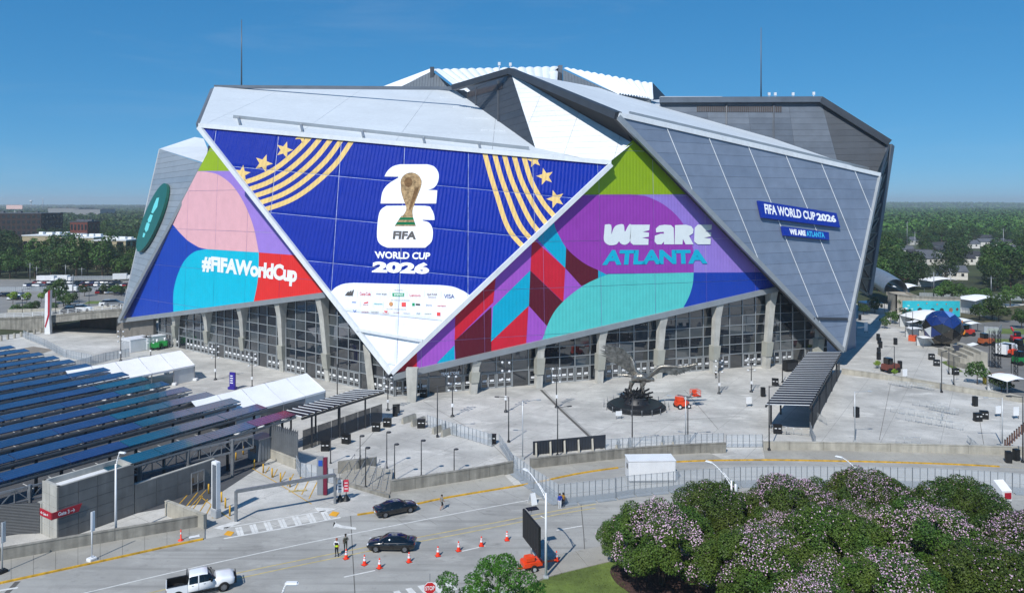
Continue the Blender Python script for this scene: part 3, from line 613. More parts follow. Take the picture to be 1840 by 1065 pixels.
dmb.box((.675, -.06, 2.8), (1.47, .14, .14)).box((.675, -.06, 0), (1.3, .1, .25)).box((.675, -.06, .95), (1.3, .1, .12)).poly([V((.25, -.14, 1.3)), V((1.1, -.14, 1.3)), V((1.1, -.14, 1.72)), V((.25, -.14, 1.72))], 1)
door_me = dmb.mesh('door', [door_frame, sticker])
def glass_wall(face, length, ztop, name, sgn):
    """ztop(s): height of the banner's lower edge at distance s from the corner"""
    rz = math.atan2(face.u.y, face.u.x); o0 = face.p-face.n*.6; n = int(length/pw_)
    back = MB().poly([o0-face.n*.25, o0-face.n*.25+face.u*sgn*length, o0-face.n*.25+face.u*sgn*length+V((0, 0, 22)), o0-face.n*.25+face.u*sgn*30+V((0, 0, 20)), o0-face.n*.25+V((0, 0, 6))]).build(name, void_m, stadium)
    inv = FRAME[stadium].inverted(); Rz = Matrix.Rotation(rz, 4, 'Z')
    for i in range(n):
        s = (i*pw_) if sgn > 0 else -(i+1)*pw_; zt = max(ztop(i*pw_), ztop((i+1)*pw_))+1.2
        nr = max(1, math.ceil((zt-3.1)/ph_))
        for j in range(nr):
            p = o0+face.u*s+V((0, 0, 3.1+j*ph_))
            place('glass_pane', random.choice(pane_mes), back, inv @ Matrix.Translation(p) @ Rz @ Matrix.Rotation(random.gauss(0, .006), 4, 'X') @ Matrix.Rotation(random.gauss(0, .004), 4, 'Z'))
        p = o0+face.u*s
        MB().bar(p+face.n*.1, p+face.n*.1+V((0, 0, zt)), .16, .24).build('mullion', mull_m, back)
        place('glass_pane', pane_me, back, inv @ Matrix.Translation(p) @ Rz @ Matrix.Scale(1.47, 4, V((0, 0, 1))))
        if i % 5 not in (2,):
            for k in range(2):
                q = p+face.u*(.25+k*1.5)+face.n*.02
                place('door', door_me, back, inv @ Matrix.Translation(q) @ Rz)
    for j in range(8):
        z = 3.1+j*ph_; s0 = next((s for s in range(0, int(length)) if ztop(s)+1.0 > z), None)
        if s0 is None: continue
        s1 = max(s for s in range(0, int(length)+1) if ztop(s)+1.0 > z)
        MB().bar(o0+face.u*sgn*s0+face.n*.1+V((0, 0, z)), o0+face.u*sgn*s1+face.n*.1+V((0, 0, z)), .2, .14).build('transom', mull_m, back)
    return back
def zt_line(face, p, q, sgn):
    a, b = face.on(*p), face.on(*q); sa, sb = (a-face.p).dot(face.u)*sgn, (b-face.p).dot(face.u)*sgn
    return lambda s: a.z+(b.z-a.z)*(s-sa)/(sb-sa)
sgnR = 1 if WR.u.x > 0 else -1; sgnL = 1 if WL.u.x < 0 else -1
zl = zt_line(PK, (217, 575), (590, 529), sgnL); zr = zt_line(PU, (690, 679), (1404, 515), sgnR)
glass_wall(WR, 100, lambda s: zr(s) if s < 81 else 19-(s-81)*.75, 'glass_wall', sgnR)
glass_wall(WL, 88, lambda s: zl(s) if s > 22 else 5+s*.5, 'glass_wall', sgnL)
MB().bar(WL.p+WL.u*sgnL*88+V((0, 0, 3)), WL.p+WL.u*sgnL*108+V((0, 0, 3)), .8, 9).build('service_wall', S('service_wall', (120, 116, 110), rough=.8, var=.1, streak=.15), stadium)
MB().slab([PK.on(217, 576, -.2), PK.on(590, 529, -.2), WL.p+WL.u*sgnL*20+V((0, 0, 18)), WL.p+WL.u*sgnL*104+V((0, 0, 6))], (0, 0, .4)).build('soffit', dark_shaded, stadium)
MB().slab([PU.on(690, 680, -.2), PU.on(1404, 516, -.2), WR.p+WR.u*sgnR*84+V((0, 0, 18.5)), WR.p+V((0, 0, 5.2))], (0, 0, .4)).build('soffit', dark_shaded, stadium)
letter3d('TEAM STORE', G(793, 706)+V((0, -.6, 3.5)), (3.4, 1.1, 0), (0, 0, .55), ptext, stadium, 'store_lettering', bold=.03)
# ------------------------------------------------------------------ ground, road, pavements
U_ = V((.83, -.56, 0)).normalized(); V_ = V((.56, .83, 0)).normalized()      # the site's two building directions
ANG = math.atan2(V_.y, V_.x)
def tint_noise(name, base, spots, **kw): return S(name, base, **kw)
ground_m = S('ground_soil', (62, 72, 40), rough=.95, var=.3, scale=.02)
def concrete_mat(name, base, dark, joint=None, rough=.85, tyre=None):
    """weathered concrete: blotches, fine grain, long wash streaks, tyre and water stains"""
    m = bpy.data.materials.new(name); m.use_nodes = True; t = m.node_tree; b = t.nodes['Principled BSDF']; b.inputs['Roughness'].default_value = rough
    pos = nd(t, 'ShaderNodeNewGeometry').outputs['Position']
    def nz(scale, detail, sx=1, sy=1, rot=0, lo=.35, hi=.65):
        mp = nd(t, 'ShaderNodeMapping'); mp.inputs['Scale'].default_value = (sx, sy, 1); mp.inputs['Rotation'].default_value = (0, 0, rot); t.links.new(pos, mp.inputs['Vector'])
        n = nd(t, 'ShaderNodeTexNoise'); n.inputs['Scale'].default_value = scale; n.inputs['Detail'].default_value = detail; n.inputs['Roughness'].default_value = .65; t.links.new(mp.outputs[0], n.inputs['Vector'])
        r = nd(t, 'ShaderNodeMapRange'); r.inputs['From Min'].default_value = lo; r.inputs['From Max'].default_value = hi; t.links.new(n.outputs['Fac'], r.inputs['Value']); return r.outputs[0]
    def mixc(f, a, b_, amt):
        mu = nd(t, 'ShaderNodeMath', operation='MULTIPLY'); t.links.new(f, mu.inputs[0]); mu.inputs[1].default_value = amt
        mx = nd(t, 'ShaderNodeMix', data_type='RGBA'); t.links.new(mu.outputs[0], mx.inputs['Factor'])
        for k, q in (('A', a), ('B', b_)):
            if isinstance(q, tuple): mx.inputs[k].default_value = (*q, 1)
            else: t.links.new(q, mx.inputs[k])
        return mx.outputs['Result']
    B = lin(base); Dk = lin(dark); Lt = tuple(min(1, x*1.22) for x in B)
    c = mixc(nz(.09, 6), B, Dk, .75)
    c = mixc(nz(.05, 5, 1, 3.2, -.25, .5, .72), c, Dk, .55)
    c = mixc(nz(.16, 6, 1, 2.2, .5, .55, .7), c, Lt, .7)
    c = mixc(nz(1.1, 5, lo=.58, hi=.72), c, tuple(x*.72 for x in Dk), .55)
    c = mixc(nz(7, 3), c, tuple(x*.85 for x in Dk), .25)
    if tyre is not None:                                 # long dark wheel tracks along the lane
        c = mixc(nz(.5, 4, .06, 1.6, -tyre, .5, .68), c, tuple(x*.7 for x in Dk), .5); c = mixc(nz(.35, 5, .5, 1.0, -tyre, .6, .68), c, tuple(x*.6 for x in Dk), .45)
    if joint:
        for d in (U_, V_):
            dp = nd(t, 'ShaderNodeVectorMath', operation='DOT_PRODUCT'); dp.inputs[1].default_value = d; t.links.new(pos, dp.inputs[0])
            pp = nd(t, 'ShaderNodeMath', operation='PINGPONG'); t.links.new(dp.outputs['Value'], pp.inputs[0]); pp.inputs[1].default_value = joint/2
            lt = nd(t, 'ShaderNodeMath', operation='LESS_THAN'); t.links.new(pp.outputs[0], lt.inputs[0]); lt.inputs[1].default_value = .035; c = mixc(lt.outputs[0], c, tuple(x*.6 for x in Dk), .55)
    t.links.new(c, b.inputs['Base Color'])
    n = nd(t, 'ShaderNodeTexNoise'); n.inputs['Scale'].default_value = 14; t.links.new(pos, n.inputs['Vector'])
    bp = nd(t, 'ShaderNodeBump'); bp.inputs['Strength'].default_value = .15; bp.inputs['Distance'].default_value = .03; t.links.new(n.outputs['Fac'], bp.inputs['Height']); t.links.new(bp.outputs[0], b.inputs['Normal'])
    MATS[name] = m; return m
plaza_m = concrete_mat('plaza_concrete', (206, 204, 198), (144, 143, 139), joint=7.5)
road_m = concrete_mat('road_surface', (172, 171, 166), (138, 137, 133), tyre=.42)
walk_m = concrete_mat('walk_concrete', (170, 167, 158), (136, 133, 126))
deck_m = concrete_mat('deck_asphalt', (84, 85, 88), (58, 60, 63))
wall_m = S('wall_concrete', (150, 147, 138), rough=.85, var=.16, scale=.5, streak=.38, bump=.2, bscale=4)
wall_l = S('wall_concrete_light', (176, 172, 160), rough=.85, var=.1, scale=.5, streak=.22, bump=.2, bscale=4)
yellow_p = S('yellow_paint', (206, 160, 40), rough=.6, var=.22, scale=1.4)
faded_y = S('faded_yellow_paint', (188, 172, 122), rough=.7, var=.14, scale=1.2)
white_p = S('white_paint', (214, 214, 210), rough=.65, var=.1, scale=1.2)
groove = S('joint_groove', (92, 90, 86), rough=.9, var=.1)
def sheet(name, pts, z, m, kind='structure'):
    P = [V((p.x, p.y, z)) for p in pts]; mb = MB()
    for t in tris([(p.x, p.y) for p in P]): mb.poly([V((q[0], q[1], z)) for q in t])
    o = mb.build(name, m)
    if kind: o['kind'] = kind
    return o
g = MB(); N = 40
gx = [-9000+18000*i/N for i in range(N+1)]
ys = [-60, 60, 150, 300, 600, 1000, 1600, 2400, 3400, 4600, 6000, 7600, 9500, 12000]
def gz(x, y):
    if y < 500: return -.12
    k = min(1, (y-500)/5500); return -.12-2*k+k*k*(10+26*mnoise.noise(V((x*.00035, y*.0004, 3))))+(14*k if x > 0 and y > 5000 else 0)
g.grid([[V((x, y, gz(x, y))) for x in gx] for y in ys]); struct(g.build('ground', ground_m))
struct(sheet('plaza', [V((-190, 20, 0)), V((150, 20, 0)), V((210, 120, 0)), V((230, 262, 0)), V((120, 262, 0)), V((-60, 262, 0)), V((-140, 200, 0)), V((-190, 150, 0))], -.02, plaza_m))
kerb_px = spline([(-330, 1118), (-120, 1073), (0, 1047), (180, 1008), (365, 968), (520, 942), (690, 917), (800, 894), (950, 869), (1030, 852), (1110, 840), (1220, 829), (1360, 826), (1480, 827.5), (1600, 830), (1740, 835), (1900, 844), (2100, 860)], 4)
K = [G(*p) for p in kerb_px]
near = [V((75, 76, 0)), V((47, 75.5, 0)), V((30, 74, 0)), V((20, 73.5, 0)), G(1066, 983), G(960, 1008), G(880, 1030), G(838, 1052), V((-3.5, 62, 0)), V((-6, 55, 0)), V((-10, 40, 0)), V((-90, 20, 0)), V((-95, 50, 0))]
struct(sheet('road', K+near, 0.0, road_m))
# pavement slabs between kerb and parapet wall
wallL = spline([(-330, 1070), (0, 1009), (372, 945)], 4); wallR = spline([(702, 886), (800, 871), (880, 858), (925, 849)], 4); wallS = spline([(953, 843), (1103, 826), (1200, 818), (1305, 813)], 4); wallT = spline([(1372, 809), (1480, 810), (1600, 812.5), (1740, 816), (1900, 821), (2100, 832)], 4)
def seg_at(L, px):
    for a, b in zip(L, L[1:]):
        if a[0] <= px <= b[0]: t = (px-a[0])/(b[0]-a[0]); return (px, a[1]+(b[1]-a[1])*t)
    return L[0] if px < L[0][0] else L[-1]
SL = []; pmb = MB()
def pave(wall, x0, x1, step, skew):
    x = x0
    while x < x1-4:
        xe = min(x+step, x1); a, b = seg_at(kerb_px, x), seg_at(kerb_px, xe); c, d = seg_at(wall, xe+skew), seg_at(wall, x+skew)
        P = [G(*a), G(*b), G(*c), G(*d)]; pmb.poly([p+V((0, 0, .06)) for p in P])
        gap = .012; dirv = (P[1]-P[0]).normalized(); SL.append([P[0]+dirv*gap, P[1]-dirv*gap, P[2]-dirv*gap, P[3]+dirv*gap]); x = xe
pave(wallL, -300, 368, 40, 0); pave(wallR, 700, 925, 42, -20); pave(wallS, 955, 1300, 46, -25); pave(wallT, 1375, 1900, 48, -30)
pav = struct(pmb.build('pavement', groove))
for P in SL: MB().prism([p+V((0, 0, -.01)) for p in P], .13+random.uniform(-.006, .006)).build('paving_slab', walk_m, pav)
def kerb(x0, x1, painted=True):
    mb = MB(); n = max(2, int((x1-x0)/25)); off = V((0, 0, 0))
    for i in range(n):
        a, b = G(*seg_at(kerb_px, x0+(x1-x0)*i/n)), G(*seg_at(kerb_px, x0+(x1-x0)*(i+1)/n)); d = (b-a).normalized(); nn = V((d.y, -d.x, 0))*.24
        mb.prism([a+nn+V((0, 0, -.01)), b+nn-d*.015+V((0, 0, -.01)), b-d*.015+V((0, 0, -.01)), a+V((0, 0, -.01))], .155)
    struct(mb.build('kerb', yellow_p if painted else walk_m))
kerb(-300, 365); kerb(642, 1110); kerb(1215, 1795); kerb(1795, 1900, False)
# lane paint
def line(pts, w, m, name='lane_marking', z=.006):
    P = [G(*p) for p in pts]; mb = MB()
    L = ribbon([(p.x, p.y) for p in P], w); n = len(P)
    for i in range(n-1): mb.poly([V((*L[i], z)), V((*L[2*n-1-i], z)), V((*L[2*n-2-i], z)), V((*L[i+1], z))][::-1])
    o = mb.build(name, m); return struct(o)
line(spline([(-200, 1135), (0, 1097), (150, 1065), (300, 1030), (480, 990), (640, 957), (840, 918), (1000, 889)], 4), .16, white_p)
line(spline([(-40, 1130), (200, 1080), (430, 1028), (660, 982), (840, 948), (1000, 917), (1070, 905)], 4), .2, faded_y)
line(spline([(-40, 1143), (200, 1091), (430, 1038), (660, 990), (840, 956), (1000, 924), (1070, 912)], 4), .2, faded_y)
line([(618, 1036), (674, 1024)], .18, white_p); line([(828, 990), (872, 980)], .18, white_p); line([(1000, 952), (1046, 944)], .18, white_p)
line([(630, 926), (634, 1000), (638, 1070)], .09, groove, 'road_joint', .004); line([(1044, 905), (1049, 960), (1052, 1015)], .09, groove, 'road_joint', .004)
line([(12, 1065), (32, 1044)], .5, groove, 'road_joint', .004); line([(0, 1060), (32, 1055)], .3, white_p)
for k in range(9): line([(690+k*42, 915-k*7), (742+k*44, 952-k*9)], .03, groove, 'road_joint', .003)
# driveway crossing (ladder), tactile pads, turn arrow, near crossing
line([(402, 948), (480, 935), (585, 917)], .25, white_p, 'crossing_marking'); line([(402, 967), (500, 950), (612, 929)], .28, white_p, 'crossing_marking')
for k in range(7):
    for e in (0, 6):
        x = 425+k*25.5+e; y = 947-k*4.7-e*.2; line([(x, y), (x+5+k*.5, y+14.5)], .32, white_p, 'crossing_marking', .007)
for x, y in ((411, 957), (600, 922)):
    P = [G(x-9, y+3), G(x+4, y+5.5), G(x+10, y-1.5), G(x-2, y-4)]; struct(MB().prism([p+V((0, 0, .004)) for p in P], .03).build('tactile_pad', S('tactile_yellow', (226, 164, 40), rough=.7, var=.1)))
sheet('crossing_apron', [G(400, 951), G(434, 938), G(420, 936), G(382, 948)], .006, white_p); sheet('crossing_apron', [G(565, 911), G(606, 913), G(580, 922), G(570, 917)], .006, white_p)
ar = [(600, 937), (613, 943), (640, 947), (640, 951), (612, 948), (604, 946), (598, 948), (604, 936)]
sheet('turn_arrow', [G(*p) for p in ar], .007, white_p)
for k in range(5):
    x = 706+k*22; y = 1062-k*5; sheet('crossing_bar', [G(x, y), G(x+11, y-2), G(x+28, y+16), G(x+16, y+19)], .007, white_p)
# near pavement, lawn, mulch bed
ns = [G(1075, 981), G(960, 1006), G(880, 1028), G(838, 1050), G(800, 1090), G(830, 1120), V((2, 55, 0)), G(930, 1066), G(985, 1036), G(1060, 1014), G(1150, 1000), V((30, 69.5, 0)), V((30, 74, 0))]
np_ = MB()
for i in range(9):
    t0, t1 = i/9, (i+.985)/9
    a = [(1180, 962), (960, 1006), (838, 1050)]; b = [(1200, 985), (985, 1036), (925, 1062)]
    def at(L, t): 
        k = t*2; q = min(1, int(k)); f = k-q; return G(L[q][0]+(L[q+1][0]-L[q][0])*f, L[q][1]+(L[q+1][1]-L[q][1])*f)
    if i == 0: npav = struct(sheet('near_pavement', [at(a, 0), at(a, .5), at(a, .999), at(b, .999), at(b, .5), at(b, 0)], .04, groove))
    MB().prism([at(a, t0), at(b, t0), at(b, t1), at(a, t1)], .12).build('paving_slab', walk_m, npav)
MB().prism([G(838, 1051), G(925, 1063), G(905, 1100), G(800, 1100)], .1).build('paving_slab', S('ramp_concrete', (186, 188, 184), rough=.85, var=.08), npav)
grass_m = S('lawn_grass', (98, 116, 52), rough=.95, var=.22, scale=.35, bump=.6, bscale=9)
lawn_pts = [G(925, 1064), G(985, 1037.5), G(1060, 1016), G(1200, 987), V((34, 72, 0)), V((75, 74, 0)), V((75, 40, 0)), V((0, 48, 0))]
struct(sheet('lawn', lawn_pts, .05, grass_m))
mul = [G(*p) for p in spline([(1200, 995), (1135, 1008), (1098, 1022), (1105, 1045), (1130, 1065), (1150, 1085)], 5)]+[V((16, 52, 0)), V((72, 44, 0)), V((72, 72, 0)), V((34, 71, 0))]
struct(sheet('mulch_bed', mul, .058, S('bark_mulch', (74, 52, 46), rough=1, var=.4, scale=3, bump=.8, bscale=10)))
# grass blades along the lawn as real tufts
tf = MB(); 
for k in range(9000):
    x = random.uniform(-1, 16); y = random.uniform(56, 73)
    px = 920+1300*x/y; py = 367+1300*36/y
    if py < 1037-(px-985)*.26 or py < 1064-(px-925)*.45 or (px-1098) > (1022-py)*-.9 and px > 1098: continue
    a = random.uniform(0, 6.28); h = random.uniform(.04, .1); w = .05; d = V((math.cos(a)*w, math.sin(a)*w, 0)); p = V((x, y, .05)); tf.poly([p-d, p+d, p+V((random.gauss(0, .03), random.gauss(0, .03), h))])
tf.build('lawn_tufts', grass_m)['kind'] = 'stuff'
# ------------------------------------------------------------------ parapet walls
def parapet(L, h, label, seg=12, m=wall_m, name='parapet_wall', back=.35):
    P = [G(*p) for p in L]; r = thing(name, label, 'wall', P[0])
    n = len(P)-1
    for i in range(n):
        a, b = P[i], P[i+1]; d = (b-a).normalized(); nn = V((-d.y, d.x, 0))*back
        MB().prism([a+d*.02, b-d*.02, b-d*.02+nn, a+d*.02+nn], h).build('wall_segment', m, r)
        MB().prism([a+d*.02+V((0, 0, h))-nn*.12, b-d*.02+V((0, 0, h))-nn*.12, b-d*.02+nn*1.12+V((0, 0, h)), a+d*.02+nn*1.12+V((0, 0, h))], .09).build('coping', m, r)
    return r
parapet(wallL[::2], 1.25, 'stained concrete parapet wall along the pavement in front of the Gate 3 building')
parapet(wallR[::2], 1.5, 'concrete parapet wall between the stair railings and the walking pedestrian')
parapet(wallS[::2], 1.35, 'curved concrete parapet wall behind the white trailer')
parapet(wallT[::2], 1.2, 'long pale concrete parapet wall behind the fenced lane', m=wall_l)
parapet([(1512, 671), (1620, 686), (1730, 705), (1850, 725), (1960, 742)], 1.0, 'low concrete wall between upper and lower right plaza', m=wall_l, name='low_wall')
line([(972, 700), (1010, 738), (1050, 775), (1082, 806)], .5, groove, 'drain_channel', .004); line([(977, 700), (1015, 738), (1055, 775), (1087, 806)], .12, S('drain_steel', (120, 122, 124), rough=.5, var=.1), 'drain_channel', .008)
for a, b in (((640, 810), (700, 745)), ((845, 770), (760, 720)), ((880, 793), (917, 830)), ((1100, 760), (1330, 748)), ((1230, 700), (1290, 770)), ((1580, 790), (1600, 690)), ((1760, 752), (1768, 800))): line([a, b], .06, groove, 'plaza_joint', .003)
# ------------------------------------------------------------------ solar parking canopies on the left
steel_m = S('galvanised_steel', (138, 142, 146), rough=.45, metal=.5, var=.1, scale=2)
dgrey = S('dark_paint_steel', (46, 48, 52), rough=.5, var=.1)
black_m = S('black_plastic', (20, 21, 23), rough=.5, var=.15)
white_m = S('white_gloss', (226, 228, 230), rough=.35, var=.04)
def pv_mat(name, rgb):
    m = S(name, rgb, rough=.22, var=.14, scale=.35, coat=.5, rib=(U_, .55, .12)); return m
pv_b = pv_mat('solar_blue', (30, 54, 96)); pv_t = pv_mat('solar_teal', (14, 76, 98)); pv_p = pv_mat('solar_plum', (84, 48, 74)); pv_d = S('solar_dark', (24, 27, 38), rough=.5, var=.12, spec=.2); pv_i = pv_mat('solar_indigo', (32, 48, 98))
sheet('parking_deck', [G(-300, 600), G(20, 633), G(300, 702), G(536, 776), G(470, 836), G(365, 905), V((-41, 86, 0)), V((-52, 80, 0)), V((-140, 40, 0))], -.008, deck_m)
E0 = G(24, 623, 5.2); E1 = G(522, 742, 5.2)
NR = 15
for k in range(NR):
    e = E0.lerp(E1, k/(NR-1)); W = 2.5; tilt = .1
    # run towards the camera until the row leaves the view on the left
    Lr = 6.0
    while Lr < 95:
        p = e-V_*(Lr); px = CX+FL*p.x/p.y if p.y > 5 else -9999
        if px < -120: break
        if k == NR-1 and px < 206: break
        Lr += 3.0
    r = thing('solar_canopy', 'long tilted row of blue solar panels carried on steel trusses over the parking deck', 'solar canopy', (e.x, e.y, 0), group='rows of the solar parking canopy')
    if k > 7: r['label'] = 'long solar panel row with a teal coloured end over the parking deck'
    if k == NR-1: r['label'] = 'solar panel row with teal and plum coloured end running behind the Gate 3 building'; del r['group']
    n = max(1, round(Lr/7.5)); s = Lr/n
    for i in range(n):
        a = e-V_*(i*s+.06); b = e-V_*((i+1)*s-.06); m = pv_b; dz = random.uniform(-.03, .03)
        d = i*s
        if k >= 8 and d < (k-7)*3.0: m = pv_t
        elif k >= 8 and d < (k-7)*3.0+7: m = pv_i
        if k == NR-1 and i == 0: m = pv_p
        hi = V((0, 0, tilt+dz))
        MB().slab([a-U_*W/2+hi, a+U_*W/2-V((0, 0, tilt-dz)), b+U_*W/2-V((0, 0, tilt-dz)), b-U_*W/2+hi], (0, 0, .12)).build('panel_bank', [m], r)
    tr = MB()
    for off, dz in ((-1.2, .1), (1.2, -.45)): tr.bar(e+U_*off+V((0, 0, dz)), e-V_*Lr+U_*off+V((0, 0, dz)), .14, .2)
    q = e+V((0, 0, -1.0)); tr.bar(q, q-V_*Lr, .16, .2)
    d = 0; up_ = True
    while d < min(Lr, 60)-1.5:
        a = e-V_*d+V((0, 0, -.95)); tr.bar(a, e-V_*(d+1.5)+V((0, 0, -.15))+U_*(1.2 if up_ else -1.2), .08); tr.bar(e-V_*(d+1.5)+V((0, 0, -.15))+U_*(1.2 if up_ else -1.2), e-V_*(d+3)+V((0, 0, -.95)), .08); d += 3; up_ = not up_
    tr.build('truss', steel_m, r)
    d = 1.5
    while d < Lr:
        p = e-V_*d; MB().tube((p.x, p.y, 0), (p.x, p.y, 4.2), .2, .2, 8).build('post', dgrey, r); d += 9
# bay lines and parked gear in the shade
for k in range(12):
    e = E0.lerp(E1, (k+.5)/(NR-1))
    for d in range(0, 40, 3):
        a = e-V_*(d+1)+U_*1.6; b = e-V_*(d+1)-U_*1.6; px = CX+FL*a.x/a.y
        if px < -60 or (k > 9 and d > 28): continue
        mb = MB(); w = V_*.06; mb.poly([V((*(a-w).xy, 0)), V((*(a+w).xy, 0)), V((*(b+w).xy, 0)), V((*(b-w).xy, 0))][::-1]); o = struct(mb.build('bay_line', white_p))
# long lattice truss along the array's near edge
r = thing('lattice_truss', 'long grey lattice truss on posts along the near edge of the solar canopies', 'truss', G(-40, 893, 4.4)*1.0)
a, b = G(-60, 899, 4.5), G(455, 783, 4.7); L = (b-a).length; d = (b-a).normalized(); n = 22
t_ = MB().bar(a, b, .2, .22).bar(a-V((0, 0, 1.5)), b-V((0, 0, 1.5)), .2, .22)
for i in range(n+1):
    p = a.lerp(b, i/n); t_.bar(p, p-V((0, 0, 1.5)), .1)
    if i < n: q = a.lerp(b, (i+1)/n); t_.bar(p-V((0, 0, 1.5 if i % 2 == 0 else 0)), q-V((0, 0, 0 if i % 2 == 0 else 1.5)), .1)
t_.build('lattice', steel_m, r)
for i in range(0, 23, 4):
    p = a.lerp(b, i/n); MB().bar((p.x, p.y, 0), (p.x, p.y, p.z+.2), .35).build('post', steel_m, r)
# ------------------------------------------------------------------ Gate 3 building
c0 = V((-48.6, 77.4, 0)); VB = V_; UB = U_
gb = thing('gate_building', 'grey concrete gatehouse with a red Gate 3 arrow sign round its corner', 'building', c0)
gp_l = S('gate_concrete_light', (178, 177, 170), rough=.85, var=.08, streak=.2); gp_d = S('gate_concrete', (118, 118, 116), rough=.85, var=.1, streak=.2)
H3 = 5.8; wd = 3.4; ln = 8.2
A_c, B_c, C_c, D_c = c0, c0+VB*ln, c0+VB*ln-UB*wd, c0-UB*wd
for nm, p, q, z0 in (('front', A_c, B_c, 0), ('left', D_c, A_c, 0)):
    nu = 2 if nm == 'left' else 4; nzs = 5
    for i in range(nu):
        for j in range(nzs):
            a = p.lerp(q, i/nu); b = p.lerp(q, (i+1)/nu); d = (b-a).normalized(); nn = V((d.y, -d.x, 0)); z0 = H3*j/nzs; z1 = H3*(j+1)/nzs; e_ = .02
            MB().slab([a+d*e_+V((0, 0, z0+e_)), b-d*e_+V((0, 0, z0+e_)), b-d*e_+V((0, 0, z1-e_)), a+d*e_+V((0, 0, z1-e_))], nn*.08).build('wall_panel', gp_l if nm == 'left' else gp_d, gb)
MB().prism([A_c, B_c, C_c, D_c], H3-.7, 0).build('core', gp_d, gb)
pr = MB()
for p, q in ((A_c, B_c), (B_c, C_c), (C_c, D_c), (D_c, A_c)):
    d = (q-p).normalized(); nn = V((-d.y, d.x, 0))*.3; pr.prism([p+V((0, 0, H3-.7)), q+V((0, 0, H3-.7)), q+nn+V((0, 0, H3-.7)), p+nn+V((0, 0, H3-.7))], .72)
pr.build('parapet', gp_l, gb)
MB().prism([p.lerp((A_c+C_c)/2, .12)+V((0, 0, H3-.69)) for p in (A_c, B_c, C_c, D_c)], .05).build('roof', white_m, gb)
GF = Face(A_c+U_*.12, B_c+U_*.12, A_c+U_*.12+V((0, 0, 2))); GL_ = Face(A_c-V_*.12, D_c-V_*.12, A_c-V_*.12+V((0, 0, 2)))
sign_red = S('sign_red', (168, 22, 44), rough=.5, var=.05)
def zc(x, y): return (x/5.196, 860+y/5.196)
sg = MB()
sg.slab([GF.on(*zc(*p)) for p in ((484, 318), (484, 382), (733, 300), (765, 225))], U_*.06); sg.slab([GL_.on(*zc(*p)) for p in ((484, 318), (484, 382), (370, 330), (357, 257))], -V_*.06)
sg_o = sg.build('corner_sign', sign_red, gb)
letter(GF, 'Gate 3', [zc(540, 346), zc(646, 316), zc(645, 280), zc(539, 310)], white_m, .08, sg_o, bold=.03)
letter(GL_, 'Gate 4', [zc(408, 330), zc(455, 346), zc(455, 322), zc(408, 306)], white_m, .08, sg_o, bold=.03)
aw = MB(); 
for P in ([(655, 300), (692, 290), (692, 284), (655, 294)], [(680, 270), (698, 285), (684, 306), (680, 303), (690, 287), (676, 275)]):
    for t in tris([zc(*q) for q in P]): aw.poly([GF.xyz(GF.uv(*q), .08) for q in t])
for P in ([(388, 305), (405, 311), (405, 316), (388, 310)], [(394, 296), (384, 307), (394, 322), (398, 320), (390, 308), (398, 299)]):
    for t in tris([zc(*q) for q in P]): aw.poly([GL_.xyz(GL_.uv(*q), .08) for q in t])
aw.build('arrow', white_m, sg_o)
# lower wing wall of the gatehouse with its window frame
ww = thing('gate_wall', 'lower grey concrete wall with a metal window frame beside the gatehouse', 'wall', B_c)
q0 = B_c+U_*.0; L2 = 10.4
for i in range(4):
    for j in range(2):
        a = q0+VB*(L2*i/4+.02+.1); b = q0+VB*(L2*(i+1)/4-.02+.1); z0, z1 = 3.35*j/2+.015, 3.35*(j+1)/2-.015
        MB().slab([a+V((0, 0, z0)), b+V((0, 0, z0)), b+V((0, 0, z1)), a+V((0, 0, z1))], U_*.08).build('wall_panel', gp_d, ww)
MB().prism([q0+VB*.1, q0+VB*(L2+.1), q0+VB*(L2+.1)-U_*.4, q0+VB*.1-U_*.4], 3.4).build('core', gp_l, ww)
wf = MB(); o_ = q0+VB*7.2+U_*.1
for i in range(3): wf.bar(o_+VB*i*.85, o_+VB*i*.85+V((0, 0, 2.5)), .14)
for j in (0, 1.1, 2.5): wf.bar(o_+V((0, 0, j)), o_+VB*1.7+V((0, 0, j)), .14)
win = wf.build('window_frame', steel_m, ww); MB().poly([o_-U_*.0+V((0, 0, 0)), o_+VB*1.7, o_+VB*1.7+V((0, 0, 2.5)), o_+V((0, 0, 2.5))]).build('pane', glass, win)
# louvred screen at the far left
ls = thing('louvre_screen', 'grey slatted metal screen left of the gatehouse behind the parapet', 'screen', G(20, 985))
pA, pB = D_c-UB*.4-VB*.2, D_c-UB*9-VB*7.5
MB().slab([pA, pB, pB+V((0, 0, 3.3)), pA+V((0, 0, 3.3))], -U_*.1).build('backing', dgrey, ls)
for j in range(20): MB().bar(pA+U_*.12+V((0, 0, .1+j*.165)), pB+U_*.12+V((0, 0, .1+j*.165)), .05, .09).build('slat', S('slat_grey', (104, 106, 108), rough=.5, var=.06), ls)
MB().prism([D_c-V_*.15, D_c-UB*.9-V_*.15, D_c-UB*.9+V_*.3, D_c+V_*.3], 3.3).build('pier', gp_l, ls)
